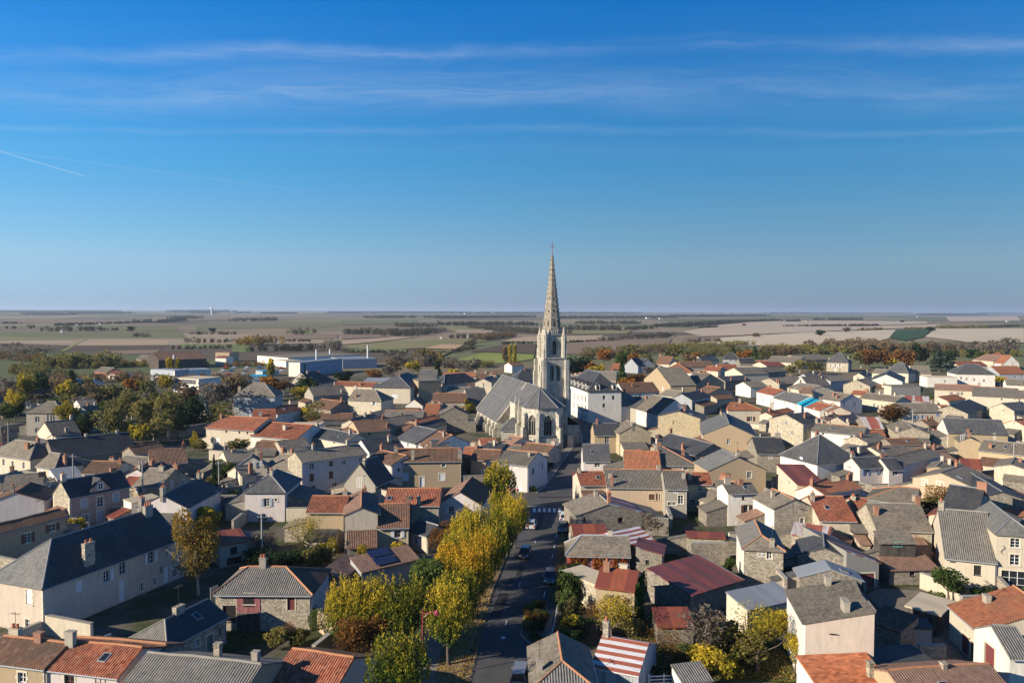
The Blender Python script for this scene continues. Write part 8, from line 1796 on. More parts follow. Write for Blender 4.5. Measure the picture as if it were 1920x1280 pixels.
for (x, y, ax, ay, z, pn) in ((40.5, CW, 0, 1, 11.0, 3.0), (44.5, CW, 0, 1, 11.0, 2.8), (49.3, CW, .5, .87, 10.2, 0), (52.4, 2.8, .87, .5, 10.2, 0), (52.4, -2.8, .87, -.5, 10.2, 0), (49.3, -CW, .5, -.87, 10.2, 0), (44.5, -CW, 0, -1, 10.2, 0)):
    buttress(x, y, ax, ay, z, .95, 1.6, pn)
# lower chapel on the right of the chancel and terrace wall below the apse
b = MB(); b.box(37.2, 47.5, -11.2, -CW, -.5, 5.6, top=False); b.build('chapel_wall', M['church'], ch)
b = MB(); grid_slope(b, [(36.8, -11.6), (48, -11.6), (48, -CW), (36.8, -CW)], lambda x, y: 5.6 + (y + 11.6) * .62, 0, .1); b.build('chapel_roof', M['churchslate'], ch)
for x in (40, 46.5): buttress(x, -11.2, 0, -1, 4.6, .9, 1.3)
b = MB(); b.box(52.2, 53.6, -4.2, 4.6, -.5, 2.9); b.box(47.5, 52.4, -7.6, -5.9, -.5, 3.4); b.build('apse_plinth', M['church'], ch)
# tower
TW, T0x, T0y = 7.2, 37.1, -3.3
tx0, tx1, ty0, ty1 = T0x - TW, T0x, T0y - TW, T0y
b = MB(); lw = []
b.box(tx0, tx1, ty0, ty1, -.5, 15.1, top=False)
cx, cy = (tx0 + tx1) / 2, (ty0 + ty1) / 2
def tower_stage(b, half, z0, z1, ow, sill, spring, pair):
    cs = [(cx + half, cy - half), (cx + half, cy + half), (cx - half, cy + half), (cx - half, cy - half)]
    for i in range(4):
        p, q = cs[i], cs[(i + 1) % 4]
        if pair:
            mid = ((p[0] + q[0]) / 2, (p[1] + q[1]) / 2)
            f = lambda a, c, t: (a[0] + (c[0] - a[0]) * t, a[1] + (c[1] - a[1]) * t)
            segs = [(f(p, q, .0), f(p, q, .22)), (f(p, q, .22), mid), (mid, f(p, q, .78)), (f(p, q, .78), q)]
        else:
            f = lambda a, c, t: (a[0] + (c[0] - a[0]) * t, a[1] + (c[1] - a[1]) * t); segs = [(p, f(p, q, .28)), (f(p, q, .28), f(p, q, .72)), (f(p, q, .72), q)]
        for j, (a, c) in enumerate(segs):
            if (pair and j in (1, 2)) or (not pair and j == 1):
                P, ap = arch_wall(b, a, c, z0, z1, ow, sill, spring, .6); lw.append((P, ap, ow, sill, spring))
            else: b.poly([(*a, z0), (*c, z0), (*c, z1), (*a, z1)])
tower_stage(b, 3.55, 15.1, 24.6, 1.0, 17.6, 21.4, True)
b.build('tower_wall', M['church'], ch)
b = MB(); tower_stage(b, 2.75, 24.6, 31.8, 1.25, 25.6, 28.8, False)
b.box(cx - 3.6, cx + 3.6, cy - 3.6, cy + 3.6, 24.5, 24.62)
b.build('belfry_wall', M['church'], ch)
for P, ap, ow, sill, spring in lw: gothic_window(P, ap, ow, sill, spring, ch, .5, 2, True)
for z, hf in ((15.1, 3.75), (24.6, 3.75), (31.8, 3.05)):
    b = MB(); b.box(cx - hf, cx + hf, cy - hf, cy + hf, z - .22, z + .12); b.build('cornice', M['church'], ch)
for sx in (-1, 1):
    for sy in (-1, 1):
        b = MB(); x, y = cx + sx * 3.55, cy + sy * 3.55
        for z0, z1, w in ((-.5, 15.1, 1.15), (15.1, 20.5, .95), (20.5, 24.0, .7)):
            b.box(x - w + sx * .25, x + w + sx * .25, y - .55, y + .55, z0, z1); b.box(x - .552, x + .552, y - w + sy * .25, y + w + sy * .25, z0, z1 - .003)
        bt = b.build('tower_buttress', M['church'], ch)
        b = MB(); x, y = cx + sx * 2.95, cy + sy * 2.95
        b.frustum(x, y, .85, .8, 24.6, 30.2, 8); b.frustum(x, y, .95, .95, 30.2, 30.5, 8); b.frustum(x, y, .85, .04, 30.5, 34.2, 8)
        for k in range(8):
            a = k * pi / 4; b.frustum(x + .8 * cos(a), y + .8 * sin(a), .09, .02, 30.5, 31.6, 4)
        b.build('corner_turret', M['church'], ch)
        b = MB(); b.box(cx + sx * 3.3 - .4, cx + sx * 3.3 + .4, cy + sy * 3.3 - .4, cy + sy * 3.3 + .4, 24.6, 27.0); b.frustum(cx + sx * 3.3, cy + sy * 3.3, .6, .03, 27, 29.2, 4, ph=pi / 4); b.build('pinnacle', M['church'], ch)
SB, ST, SZ0, SZ1 = 2.95, .26, 32.0, 55.6
ph = pi / 8
b = MB(); b.frustum(cx, cy, 3.1, 3.1, 31.7, 33.0, 8, ph=ph, cap=False); b.frustum(cx, cy, 2.9, 2.9, 31.7, 33.0, 8, ph=ph, cap=False)
for k in range(8):
    a0, a1 = ph + k * pi / 4, ph + (k + 1) * pi / 4
    for j in range(4):
        t = (j + .5) / 4; px_, py_ = [cx + 3.12 * (cos(a0) * (1 - t) + cos(a1) * t)], [cy + 3.12 * (sin(a0) * (1 - t) + sin(a1) * t)]
        b.frustum(px_[0], py_[0], .16, .16, 32.2, 32.7, 6)
    b.tube((cx + 3.1 * cos(a0), cy + 3.1 * sin(a0), 33.02), (cx + 3.1 * cos(a1), cy + 3.1 * sin(a1), 33.02), .12, 5)
b.build('balustrade', M['church'], ch)
b = MB(); nseg = 12
for i in range(nseg):
    za, zb = SZ0 + (SZ1 - SZ0) * i / nseg, SZ0 + (SZ1 - SZ0) * (i + 1) / nseg
    ra, rb = SB + (ST - SB) * i / nseg, SB + (ST - SB) * (i + 1) / nseg
    b.frustum(cx, cy, ra, rb, za, zb, 8, ph=ph, cap=(i == nseg - 1))
sp = b.build('spire', M['spire'], ch)
b = MB()
for z in (35.6, 40.2, 44.4, 48.2, 51.6, 53.6):
    r_z = SB + (ST - SB) * (z - SZ0) / (SZ1 - SZ0); b.frustum(cx, cy, r_z + .10, r_z + .06, z, z + .28, 8, ph=ph)
b.frustum(cx, cy, .55, .55, 55.3, 55.6, 8); b.build('spire_band', M['spire'], sp)
b = MB()
for k in range(8):
    a = ph + k * pi / 4
    for i in range(15):
        z = SZ0 + 1.3 + i * 1.5; r_z = SB + (ST - SB) * (z - SZ0) / (SZ1 - SZ0)
        b.tube((cx + (r_z - .05) * cos(a), cy + (r_z - .05) * sin(a), z), (cx + (r_z + .30) * cos(a), cy + (r_z + .30) * sin(a), z + .22), .13, 5, r1=.09)
b.build('crocket', M['spire'], sp)['kind'] = 'stuff'
for k in range(8):
    a = k * pi / 4
    for z, w, hgt in ((34.2, .42, 2.2), (38.4, .34, .8), (42.4, .28, .6)):
        r_z = (SB + (ST - SB) * (z + hgt / 2 - SZ0) / (SZ1 - SZ0)) * cos(pi / 8) + .04; tl = (SB - ST) / (SZ1 - SZ0)
        b = MB(); P = lambda u, zz: (cx + (r_z - tl * (zz - z - hgt / 2)) * cos(a) - u * sin(a), cy + (r_z - tl * (zz - z - hgt / 2)) * sin(a) + u * cos(a), zz)
        b.poly([P(-w / 2, z), P(w / 2, z), P(w / 2, z + hgt * .75), P(0, z + hgt), P(-w / 2, z + hgt * .75)]); b.build('lucarne', M['dark'], sp)
b = MB(); b.tube((cx, cy, 55.5), (cx, cy, 59.9), .085, 6)
ca, sa = .97, .25
b.tube((cx - .25 * 1.0 * .9, cy - .97 * .9, 58.5), (cx + .25 * .9, cy + .97 * .9, 58.5), .07, 6); b.frustum(cx, cy, .2, .2, 55.9, 56.2, 8)
b.build('cross', M['lamp_red'], ch)

# ------------------------------------------------------------------ houses
OCC += [(r[3], r[4], r[5], r[6], r[7]) for r in HOUSES] + [(3.0, 250, atan2(-.97, .25), 62, 27)]
OCC += [((p[0] + q[0]) / 2, (p[1] + q[1]) / 2, atan2(q[1] - p[1], q[0] - p[0]), hypot(q[0] - p[0], q[1] - p[1]), .6) for _, pts, *_r in WALLS for p, q in zip(pts, pts[1:])]
OCC += [(t[2], t[3], 0, 1.6, 1.6) for t in TREES if hypot(t[2], t[3]) < 345]
KEEP += [road, [(-15, 66), (-13, 84), (-9, 100), (-5.6, 121), (-2, 150), (-4, 158), (6, 158), (0, 120), (-4, 85), (-6, 66)], [(1, 66), (1, 106), (7, 106), (12.5, 142), (14, 160), (11, 160), (6, 100), (5, 66)],
         [(3, 168), (8, 190), (14, 215), (20, 250), (26, 250), (19, 200), (15, 170)], [(-43, 83), (-39, 100), (-33, 118), (-24, 104), (-29, 90), (-36, 82)], [(12.5, 80), (30, 80), (32, 92), (30, 124), (20, 124), (13, 100)], [(51.8, 110.9), (57.3, 109.9), (53.0, 102.2), (55.0, 100.3), (53.3, 94.7), (51.7, 86.8), (48.2, 86.8), (50.4, 93.5), (51.8, 96.8), (48.5, 100.7), (49.0, 108.2)]]
for i, row in enumerate(HOUSES):
    r = house(row, i); o = row[15]
    if o.get('solar'):
        L, D, h, rise = row[6], row[7], row[8], row[9]; s_ = rise / D
        for k in range(2):
            for j in range(2):
                b = MB(); b.box(-.8, .8, -.78, .78, 0, .05); q = b.build('solar_panel', M['solar'], r, (L * .02 + k * 1.68 - 1.5, -D * .22 + j * 1.65, h + .24 + (D * .28 + j * 1.65) * s_)); q.rotation_euler = (atan2(s_, 1), 0, 0)
    if o.get('dorm'):      # central gabled dormer flush with the facade
        D, h = row[7], row[8]; b = MB(); y = -D / 2 - .04
        b.poly([(-1.9, y, h - .05), (1.9, y, h - .05), (1.9, y, h + .3), (0, y, h + 2.3), (-1.9, y, h + .3)]); b.poly([(-1.9, y, h), (-1.9, y, h + .3), (-1.9, y + 2.5, h + .3), (-1.9, y + .2, h)]); b.poly([(1.9, y, h), (1.9, y + .2, h), (1.9, y + 2.5, h + .3), (1.9, y, h + .3)])
        d = b.build('dormer', M['pink'], r)
        b = MB()
        for sg in (-1, 1):
            q = [(sg * 2.15, y - .2, h + .12), (0, y - .2, h + 2.42), (0, y + 3.0, h + 2.42), (sg * 2.15, y + .6, h + .12)]; b.poly(q if sg < 0 else q[::-1]); lo = [(p[0], p[1], p[2] - .12) for p in q]; b.poly(lo if sg > 0 else lo[::-1])
        b.build('dormer_roof', M['darkslate'], d)
        w = put('window', cached(('f', .9, 1.2, 2, 2, 'pvc'), lambda: frame_mesh(.9, 1.2, 2, 2, 'pvc')), d, (0, y - .2, h + .9)); put('window_surround', cached(('ss', .9, 1.2, True), lambda: surround_mesh(.9, 1.2, True, True)), d, (0, y - .02, h + .9))
        put('pane', cached(('p', .9, 1.2), lambda: pane_mesh(.9, 1.2)), d, (0, y - .19, h + .9))
    if o.get('dorms'):
        L, D, h, rise = row[6:10]
        for f, us in ((2, (.14, .33, .52, .71, .88)), (3, (.3, .8))):
            for u in us:
                sx, sy, dx, dy = FACES[f]; Wf = L if f in (0, 2) else D
                x, y = sx * L / 2 + dx * u * Wf, sy * D / 2 + dy * u * Wf; th = (0, pi / 2, pi, -pi / 2)[f]
                b = MB(); b.box(-.75, .75, .15, 2.6, .1, 1.9, top=False); b.poly([(-.75, .15, 1.9), (.75, .15, 1.9), (.55, .15, 2.4), (0, .15, 2.75), (-.55, .15, 2.4)]); d = b.build('dormer', M['white'], r, (x, y, h), th)
                b = MB()
                for sg in (-1, 1): q = [(sg * .95, -.05, 1.85), (0, -.05, 2.85), (0, 3.2, 2.85), (sg * .95, 2.6, 1.85)]; b.poly(q if sg < 0 else q[::-1])
                b.build('dormer_roof', M['darkslate'], d)
                b = MB(); b.poly([(-.45, .14, .4), (.45, .14, .4), (.45, .14, 1.75), (-.45, .14, 1.75)]); b.build('dormer_window', M['glass'], d)
hb = next(i for i, r_ in enumerate(HOUSES) if 'pink boarded loft' in r_[2]); rb = bpy.data.objects[[o_.name for o_ in bpy.data.objects if o_.get('label') == HOUSES[hb][2]][0]]
Lb, Db, Hb = HOUSES[hb][6:9]
b = MB(); b.box(-Lb / 2 + 2.6, -Lb / 2 + 5.4, -Db / 2 - .06, -Db / 2 + .02, 2.3, Hb - .15); lb = b.build('boarded_loft', M['pinkboards'], rb)
b = MB(); b.box(-Lb / 2 + 3.4, -Lb / 2 + 4.7, -Db / 2 - .075, -Db / 2 - .055, 3.0, 4.1); b.build('opening', M['dark'], lb)
b = MB(); b.box(-Lb / 2 + 2.6, -Lb / 2 + 5.4, -Db / 2 - .06, -Db / 2 + .02, .0, 2.2); b.build('barn_door', M['darkboards'], rb)
# sacristy stands against the chancel
house(('sacristy', 'chapel', 'low slate roofed sacristy leaning against the left side of the church apse', 0.6, 234.0, -.02, 7.0, 6.5, 4.2, 3.0, 3.0, 3.0, 'g', 'church', 'slate', {'w': [(0, 4.8, 1.3, 'k', .9, 1.6)]}), 991)

# ------------------------------------------------------------------ garden walls
for label, pts, h, mt, th in WALLS:
    t = thing('garden_wall', label, 'wall', (pts[0][0], pts[0][1], 0)); b = MB(); c_ = MB(); x0, y0 = pts[0]
    for p, q in zip(pts, pts[1:]):
        d = hypot(q[0] - p[0], q[1] - p[1]); nx, ny = -(q[1] - p[1]) / d * th / 2, (q[0] - p[0]) / d * th / 2
        f = lambda k: [(p[0] - x0 - nx * k, p[1] - y0 - ny * k), (q[0] - x0 - nx * k, q[1] - y0 - ny * k), (q[0] - x0 + nx * k, q[1] - y0 + ny * k), (p[0] - x0 + nx * k, p[1] - y0 + ny * k)]
        b.prism(f(1), -.4, h); c_.prism(f(1.35), h, h + .1)
    b.build('wall', M[mt], t); c_.build('coping', M['kerb'], t)

# ------------------------------------------------------------------ trees, hedges, woods
for (label, kind, x, y, h, r, grp, cat) in TREES: tree(label, kind, x, y, h, r, grp, cat)
WK = {'leaf_wood': 'dark', 'leaf_bare': 'bare grey', 'leaf_olive': 'olive green', 'leaf_birch': 'pale yellow', 'leaf_rust': 'rusty', 'leaf_brown': 'brown', 'leaf_orange': 'orange'}
for wi, (lk, xa, ya, xb, yb, h, mt, depth) in enumerate(WOODS):
    nm = 'woodland'; label = WK[mt] + ' tree belt ' + ('at the horizon', 'far out in the fields', 'beyond the town edge', 'at the town edge')[lk // 3] + ' in the ' + ('left', 'middle', 'right')[lk % 3] + ' third of the plain'
    rng = np.random.default_rng(100 + wi); L = hypot(xb - xa, yb - ya); d = hypot((xa + xb) / 2, (ya + yb) / 2)
    ux, uy = (xb - xa) / L, (yb - ya) / L; nx, ny = -uy, ux
    if ny < 0: nx, ny = -nx, -ny
    step = max(h * .62, d / 420); k = int(max(2, L / step) * max(1, depth)); k = min(int(k * 1.9), 420)
    per = int(min(170, max(30, 75000 / d * (h / 10)))); P, T = [], []
    for i in range(k):
        s = rng.uniform(0, L); q = rng.uniform(0, 1) * depth * h * (1.0 if d < 1200 else 2.0); hh = h * .72 * rng.uniform(.6, 1.1); rr = hh * rng.uniform(.36, .55)
        v_ = rng.normal(size=(per, 3)); v_ /= np.linalg.norm(v_, axis=1)[:, None]; kk = rng.uniform(.3, 1, per) ** .5
        P.append(np.stack([xa + ux * s + nx * q + v_[:, 0] * rr * kk, ya + uy * s + ny * q + v_[:, 1] * rr * kk, hh * .52 + v_[:, 2] * hh * .48 * kk], 1)); T.append(rng.normal(.5, .12, per) + rng.uniform(-.3, .3))
    me = cloud_mesh(nm, np.concatenate(P), np.concatenate(T), max(h * .115, d / 800), mt, rng)
    o = stuff(put(nm, me)); o['label'] = label; o['category'] = 'wood'

# planter bed at the roadside
b = MB(); bed = [(1.1, 93.9), (1.9, 102.7), (4.3, 104.7), (5.0, 100.8), (4.0, 94.3), (3.3, 88.8)]; b.prism(bed, 0, .2)
o = b.build('planter_bed', M['kerb']); tag(o, 'kerbed planting bed beside the parking bay', 'flower bed'); b = MB(); cxm, cym = 3.1, 97.2; b.prism([(cxm + (x - cxm) * .93, cym + (y - cym) * .96) for x, y in bed], .15, .24); b.build('soil', M['earth'], o)
slab('path', [(4.6, 90), (5.3, 100), (5.9, 102.3), (5.1, 102.6), (4.1, 94), (3.4, 88.4)], .1, 'pavement')
for i, (x, y, kind, h, r, lab) in enumerate([(2.2, 101.6, 'obush', 1.0, .7, 'pale cream shrub at the top of the planting bed'), (3.2, 102.6, 'ybush', 1.1, .6, 'yellow green ball shrub at the top of the planting bed'), (3.9, 102.6, 'rbush', 1.0, .6, 'dark red shrub at the top corner of the planting bed'),
        (2.3, 99.6, 'rbush', 1.0, .85, 'scarlet shrub at the road side of the planting bed'), (3.3, 99.8, 'obush', 1.0, .75, 'straw coloured grass shrub in the middle of the bed'), (4.2, 99.6, 'bush', 1.0, .7, 'silver green shrub on the path side of the bed'), (2.1, 97.9, 'ybush', .9, .65, 'lime green shrub at the road side of the bed'),
        (3.1, 97.8, 'rbush', 1.0, .85, 'second scarlet shrub in the middle of the bed'), (4.0, 97.6, 'rbush', 1.1, .75, 'russet shrub on the path side of the bed'), (2.2, 95.8, 'obush', 1.0, .8, 'olive shrub at the near road side of the bed'), (3.2, 95.6, 'bush', 1.1, .9, 'wide green shrub near the front of the bed'), (2.9, 93.4, 'bush', .7, .8, 'grey blue low shrub near the front of the bed'), (3.3, 91.2, 'dark', .8, .7, 'dark low shrub at the front tip of the bed')]):
    tree(lab, kind, x, y, h * 1.2, r * 1.25, 'shrubs in the planting bed', 'shrub')

# ------------------------------------------------------------------ cars
def paint_mat(name, col):
    m, g = new_mat(name); finish(g, col, .28, .6, **{'Coat Weight': .6, 'Coat Roughness': .08})
for n_, c_ in dict(car_white=(.62, .62, .62), car_silver=(.40, .41, .42), car_black=(.012, .013, .016), car_navy=(.02, .025, .04), car_grey=(.16, .165, .175), car_red=(.35, .03, .02), car_blue=(.03, .08, .25)).items(): paint_mat(n_, c_)
plain('tyre', (.02, .02, .02), .85); plain('rim', (.35, .35, .36), .35, .6); plain('tail_red', (.35, .01, .01), .3, .6, .05); plain('lens', (.7, .7, .66), .15, .7, .05); plain('plate', (.65, .65, .6), .5)


def car(label, x, y, rz, mat, L=4.1, W_=1.75, Hh=1.5, van=False, group='cars in the street'):
    t = thing('car', label, 'car', (x, y, .012), rz, group)
    # side profile (x forward), lower body then greenhouse
    lo = [(-L / 2, .35), (-L / 2 - .02, .62), (-L / 2 + .08, .92), (-L / 2 + .5, .98), (L * .16, .95), (L / 2 - .45, .82), (L / 2 - .05, .66), (L / 2, .42), (L / 2 - .1, .25), (-L / 2 + .1, .25)]
    b = MB()
    def loft(prof, wz):
        n = len(prof); ci = (sum(p[0] for p in prof) / n, sum(p[1] for p in prof) / n)
        ring = lambda s, k, w: [(ci[0] + (px - ci[0]) * k, s * w, ci[1] + (pz - ci[1]) * k) for px, pz in prof]
        rings = [ring(-1, .93, wz), ring(-1, 1, wz - .09), ring(1, 1, wz - .09), ring(1, .93, wz)]
        for A, B in zip(rings, rings[1:]):
            for i in range(n): j = (i + 1) % n; b.poly([A[i], B[i], B[j], A[j]])
        b.poly(rings[0]); b.poly(list(reversed(rings[-1])))
    loft(lo, W_ / 2)
    xr, xa, xb, xf = (-L / 2 + .12, -L / 2 + .55, L * .08, L * .27) if not van else (-L / 2 + .05, -L / 2 + .15, L * .2, L * .38)
    wb, wt = W_ / 2 - .04, W_ / 2 - .24
    base = [(xr, -wb, .93), (xf, -wb, .90), (xf, wb, .90), (xr, wb, .93)]; top = [(xa, -wt, Hh), (xb, -wt, Hh), (xb, wt, Hh), (xa, wt, Hh)]
    for i in range(4): j = (i + 1) % 4; b.poly([base[i], base[j], top[j], top[i]])
    b.poly(top)
    body = b.build('body', M[mat], t)
    def inset(A, B, C_, D_, k0, k1, off):
        A, B, C_, D_ = (mathutils.Vector(v) for v in (A, B, C_, D_)); n = (B - A).cross(D_ - A).normalized() * off
        f = lambda s, q: (A * (1 - s) + B * s) * (1 - q) + (D_ * (1 - s) + C_ * s) * q + n
        return [f(k0, .1), f(k1, .1), f(k1, .9), f(k0, .9)]
    for nm, q in (('windscreen', inset(base[1], base[2], top[2], top[1], .05, .95, .012)), ('rear_window', inset(base[3], base[0], top[0], top[3], .07, .93, .012))):
        b = MB(); b.poly(q); b.build(nm, M['glass'], t)
    for (i, j) in ((0, 1), (2, 3)):
        for k0, k1 in ((.12, .47), (.52, .86)):
            b = MB(); b.poly(inset(base[i], base[j], top[j], top[i], k0, k1, .012)); b.build('side_window', M['glass'], t)
    for sx in (-1, 1):
        for sy in (-1, 1):
            b = MB(); cx_, cy_ = sx * L * .305, sy * (W_ / 2 - .1); n = 14
            A = [(cx_ + .31 * cos(2 * pi * i / n), cy_ - .1, .31 + .31 * sin(2 * pi * i / n)) for i in range(n)]; B = [(p[0], cy_ + .105, p[2]) for p in A]
            for i in range(n): b.poly([A[i], A[(i + 1) % n], B[(i + 1) % n], B[i]])
            b.poly(A); b.poly(B[::-1]); w = b.build('wheel', M['tyre'], t)
            b = MB(); yy = cy_ + sy * .11; q = [(cx_ + .2 * cos(2 * pi * i / 10), yy, .31 + .2 * sin(2 * pi * i / 10)) for i in range(10)]; b.poly(q); b.build('rim', M['rim'], w)
    for sy in (-1, 1):
        b = MB(); b.box(L / 2 - .24, L / 2 - .02, sy * (W_ / 2 - .32) - .18, sy * (W_ / 2 - .32) + .18, .60, .74); b.build('headlight', M['lens'], t)
        b = MB(); b.box(-L / 2 - .035, -L / 2 + .12, sy * (W_ / 2 - .2) - .14, sy * (W_ / 2 - .2) + .14, .66, .88); b.build('tail_light', M['tail_red'], t)
        b = MB(); b.box(L * .2, L * .24, sy * (W_ / 2 + .06) - .09, sy * (W_ / 2 + .06) + .09, .93, 1.05); b.build('mirror', M[mat], t)
    for xx in (L / 2 + .005, -L / 2 - .035): b = MB(); b.box(xx - .01, xx + .01, -.26, .26, .42, .53); b.build('number_plate', M['plate'], t)
    return t


rd = atan2(34.5, 4.1)
car('silver white hatchback driving towards the crossing', 3.6, 141.6, rd, 'car_silver', 3.9, 1.72)
car('white sport utility car parked behind the dark hatchback near the crossing', 9.9, 146.6, rd + .03, 'car_white', 4.3, 1.8, 1.62)
car('dark blue hatchback parked directly before the white car', 9.1, 139.6, rd + .04 + pi, 'car_navy', 4.1, 1.76)
car('black car driving towards the viewer in the left lane', 2.2, 124.8, rd + pi, 'car_black', 4.1, 1.75)
car('dark grey car parked by the ivy covered wall', 5.6, 113.4, rd + pi, 'car_navy', 4.2, 1.78, 1.55)
car('grey van at the bottom edge of the road', 1.0, 82.3, rd, 'car_grey', 4.4, 1.8, 1.8, True)
car('dark car parked before the pink brick house', -44.5, 146, .3, 'car_black')
for i in range(26):                    # car park of the factory quarter, a few pixels each
    b = MB(); b.box(-2, 2, -.85, .85, .3, .95); b.frustum(-.2, 0, 1.5, 1.1, .95, 1.5, 4, ph=pi / 4)
    D = 470 + (i % 4) * 26; x = -190 + (i // 4) * 7.5 + (i % 3)
    mt = ('car_white', 'car_silver', 'car_red', 'car_grey', 'car_blue')[i % 5]
    o = b.build('car', M[mt], None, (x, D, 0), .3); wh = ('first', 'second', 'third', 'fourth', 'fifth', 'sixth')[i // 5]; tag(o, {'car_white': 'tiny white', 'car_silver': 'tiny silver', 'car_red': 'tiny red', 'car_grey': 'tiny grey', 'car_blue': 'tiny blue'}[mt] + ' car in the factory car park, ' + wh + ' of its colour', 'car', 'cars in the factory car park')

# ------------------------------------------------------------------ street furniture
def lamp(label, x, y, hh, side=1):
    t = thing('street_lamp', label, 'street lamp', (x, y, 0), 0, 'red street lamps')
    b = MB(); b.frustum(0, 0, .13, .10, 0, 1.0, 8); b.tube((0, 0, .9), (0, 0, hh), .065, 8); b.build('pole', M['lamp_red'], t)
    b = MB(); b.tube((0, 0, hh - .5), (side * 1.5, -.1, hh - .15), .045, 6); b.tube((0, 0, hh - 1.0), (side * .7, -.05, hh - .36), .03, 6); b.build('arm', M['lamp_red'], t)
    b = MB(); b.frustum(side * 1.5, -.1, .12, .30, hh - .2, hh - .36, 10); b.frustum(side * 1.5, -.1, .30, .22, hh - .36, hh - .58, 10); b.frustum(side * 1.5, -.1, .05, .12, hh - .02, hh - .2, 8); b.build('lamp_head', M['lamp_red'], t)
lamp('red street lamp standing before the big yellow green lime', -9.3, 82.5, 7.6); lamp('red street lamp rising through the golden limes', -4.4, 112.5, 7.2); lamp('red street lamp above the kerbside limes near the crossing', -.4, 140, 7.6)
lamp('red street lamp on the corner by the quoined window house', 13.2, 170, 4.6); lamp('red street lamp at the bend below the institution', 23, 258, 7.0)


def pole(label, x, y, hh, mat='concrete_post'):
    t = thing('utility_pole', label, 'utility pole', (x, y, 0), 0, 'utility poles')
    b = MB(); b.frustum(0, 0, .19, .12, -.2, hh, 8); b.build('post', M[mat], t)
    b = MB(); b.box(-.7, .7, -.05, .05, hh - .7, hh - .58); b.build('crossarm', M['iron'], t)
    for x_ in (-.6, -.2, .2, .6): b = MB(); b.frustum(x_, 0, .05, .03, hh - .58, hh - .4, 6); b.build('insulator', M['pvc'], t)
for lab, x, y, hh in (('dark pole before the cream hipped house at left', -131, 206, 9.5), ('pole between the small white eaved house and the pink house', -91, 164, 9), ('tall pole right of the pink brick house', -71, 152, 10),
                      ('pole in front of the shaded ochre gable at left', -60, 162, 8), ('pole beside the tall ochre stucco house at right', 115, 181, 9), ('red brown pole before the long cream house at right', 121, 239, 9.5),
                      ('pole by the lavender gable house at right', 97, 246, 9), ('thin pole behind the rust streaked hut at left', -38, 120, 8)):
    pole(lab, x, y, hh)
for lab, x0, y0, x1, y1, z0, z1 in (('slack wires between the poles left of the pink house', -91, 164, -71, 152, 8.4, 9.4), ('slack wires running left from the pink house pole', -131, 206, -91, 164, 8.9, 8.4)):
    b = MB()
    for o_ in (-.5, .5):
        pr = None
        for i in range(9):
            t = i / 8; p = (x0 + (x1 - x0) * t + o_, y0 + (y1 - y0) * t, z0 + (z1 - z0) * t - 1.2 * 4 * t * (1 - t) * .5)
            if pr: b.tube(pr, p, .02, 4)
            pr = p
    tag(b.build('wire', M['iron']), lab, 'wire', 'overhead wires')
# red round sign, railing, washing line, garden furniture
t = thing('road_sign', 'red round road sign on a post by the white railing', 'road sign', (6.1, 101.6, 0), .6)
b = MB(); b.tube((0, 0, 0), (0, 0, 2.5), .035, 6); b.build('post', M['zinc'], t)
plain('sign_red', (.75, .03, .025), .4, .4, .05)
b = MB(); b.tube((0, -.05, 2.2), (0, -.02, 2.2), .42, 16); b.build('sign_disc', M['sign_red'], t)
b = MB(); b.box(-.26, .26, -.062, -.05, 2.13, 2.27); b.build('sign_bar', M['paint'], t)
t = thing('railing', 'white and blue railing beside the garden path', 'railing', (4.4, 89.5, 0))
for i in range(9): b = MB(); b.tube((i * .2, i * 1.5, 0), (i * .2, i * 1.5, 1.05), .03, 5); b.build('post', M['sh_white'], t)
for z in (.35, .7, 1.05): b = MB(); b.tube((0, 0, z), (1.6, 12, z), .025, 5); b.build('rail', M['sh_white'], t)
t = thing('gate', 'small white slatted garden gate behind the striped roof', 'gate', (14.2, 80.4, 0), .1)
for i in range(4): b = MB(); b.box(0, 3.2, -.02, .02, .35 + i * .35, .47 + i * .35); b.build('slat', M['sh_white'], t)
for x in (0, 1.6, 3.2): b = MB(); b.box(x - .06, x + .06, .02, .12, 0, 1.7); b.build('post', M['sh_white'], t)
t = thing('washing_line', 'metal washing line frame in the garden by the topiary', 'washing line', (-27.2, 79.5, 0), .06)
for x in (0, 5.4): b = MB(); b.tube((x, 0, 0), (x, 0, 1.9), .035, 6); b.tube((x, -.6, 1.9), (x, .6, 1.9), .03, 6); b.build('post', M['sh_white'], t)
for y in (-.4, .4): b = MB(); b.tube((0, y, 1.9), (5.4, y, 1.88), .012, 4); b.build('line', M['iron'], t)
for nm_, c_ in (('cloth_lilac', (.40, .34, .55)), ('cloth_pink', (.75, .10, .24)), ('cloth_peach', (.62, .42, .38)), ('cloth_violet', (.26, .16, .42))): plain(nm_, c_, .9, .1, .1)
for i, (x, w, mt, lab) in enumerate(((.3, 2.4, 'cloth_lilac', 'lilac sheet hanging on the washing line'), (2.8, .9, 'cloth_pink', 'bright pink towel on the washing line'), (3.8, 1.3, 'cloth_peach', 'peach coloured cloth at the end of the washing line'), (1.0, 3.6, 'cloth_violet', 'violet cloth on the rear string of the washing line'))):
    b = MB(); n = 8; y0 = -.4 if i < 3 else .4; yy = lambda u: y0 + .05 * sin(u * 7 + i)
    for k in range(n):
        u0, u1 = w * k / n, w * (k + 1) / n
        b.poly([(u0, yy(u0), 1.25), (u1, yy(u1), 1.25), (u1, y0, 1.89), (u0, y0, 1.89)]); b.poly([(u0, yy(u0) + .02, 1.25), (u0, y0 + .02, 1.89), (u1, y0 + .02, 1.89), (u1, yy(u1) + .02, 1.25)])
    o = b.build('laundry', M[mt], None, (-27.2 + x * cos(.06), 79.5 + x * sin(.06), 0), .06); tag(o, lab, 'laundry', 'laundry on the washing line')
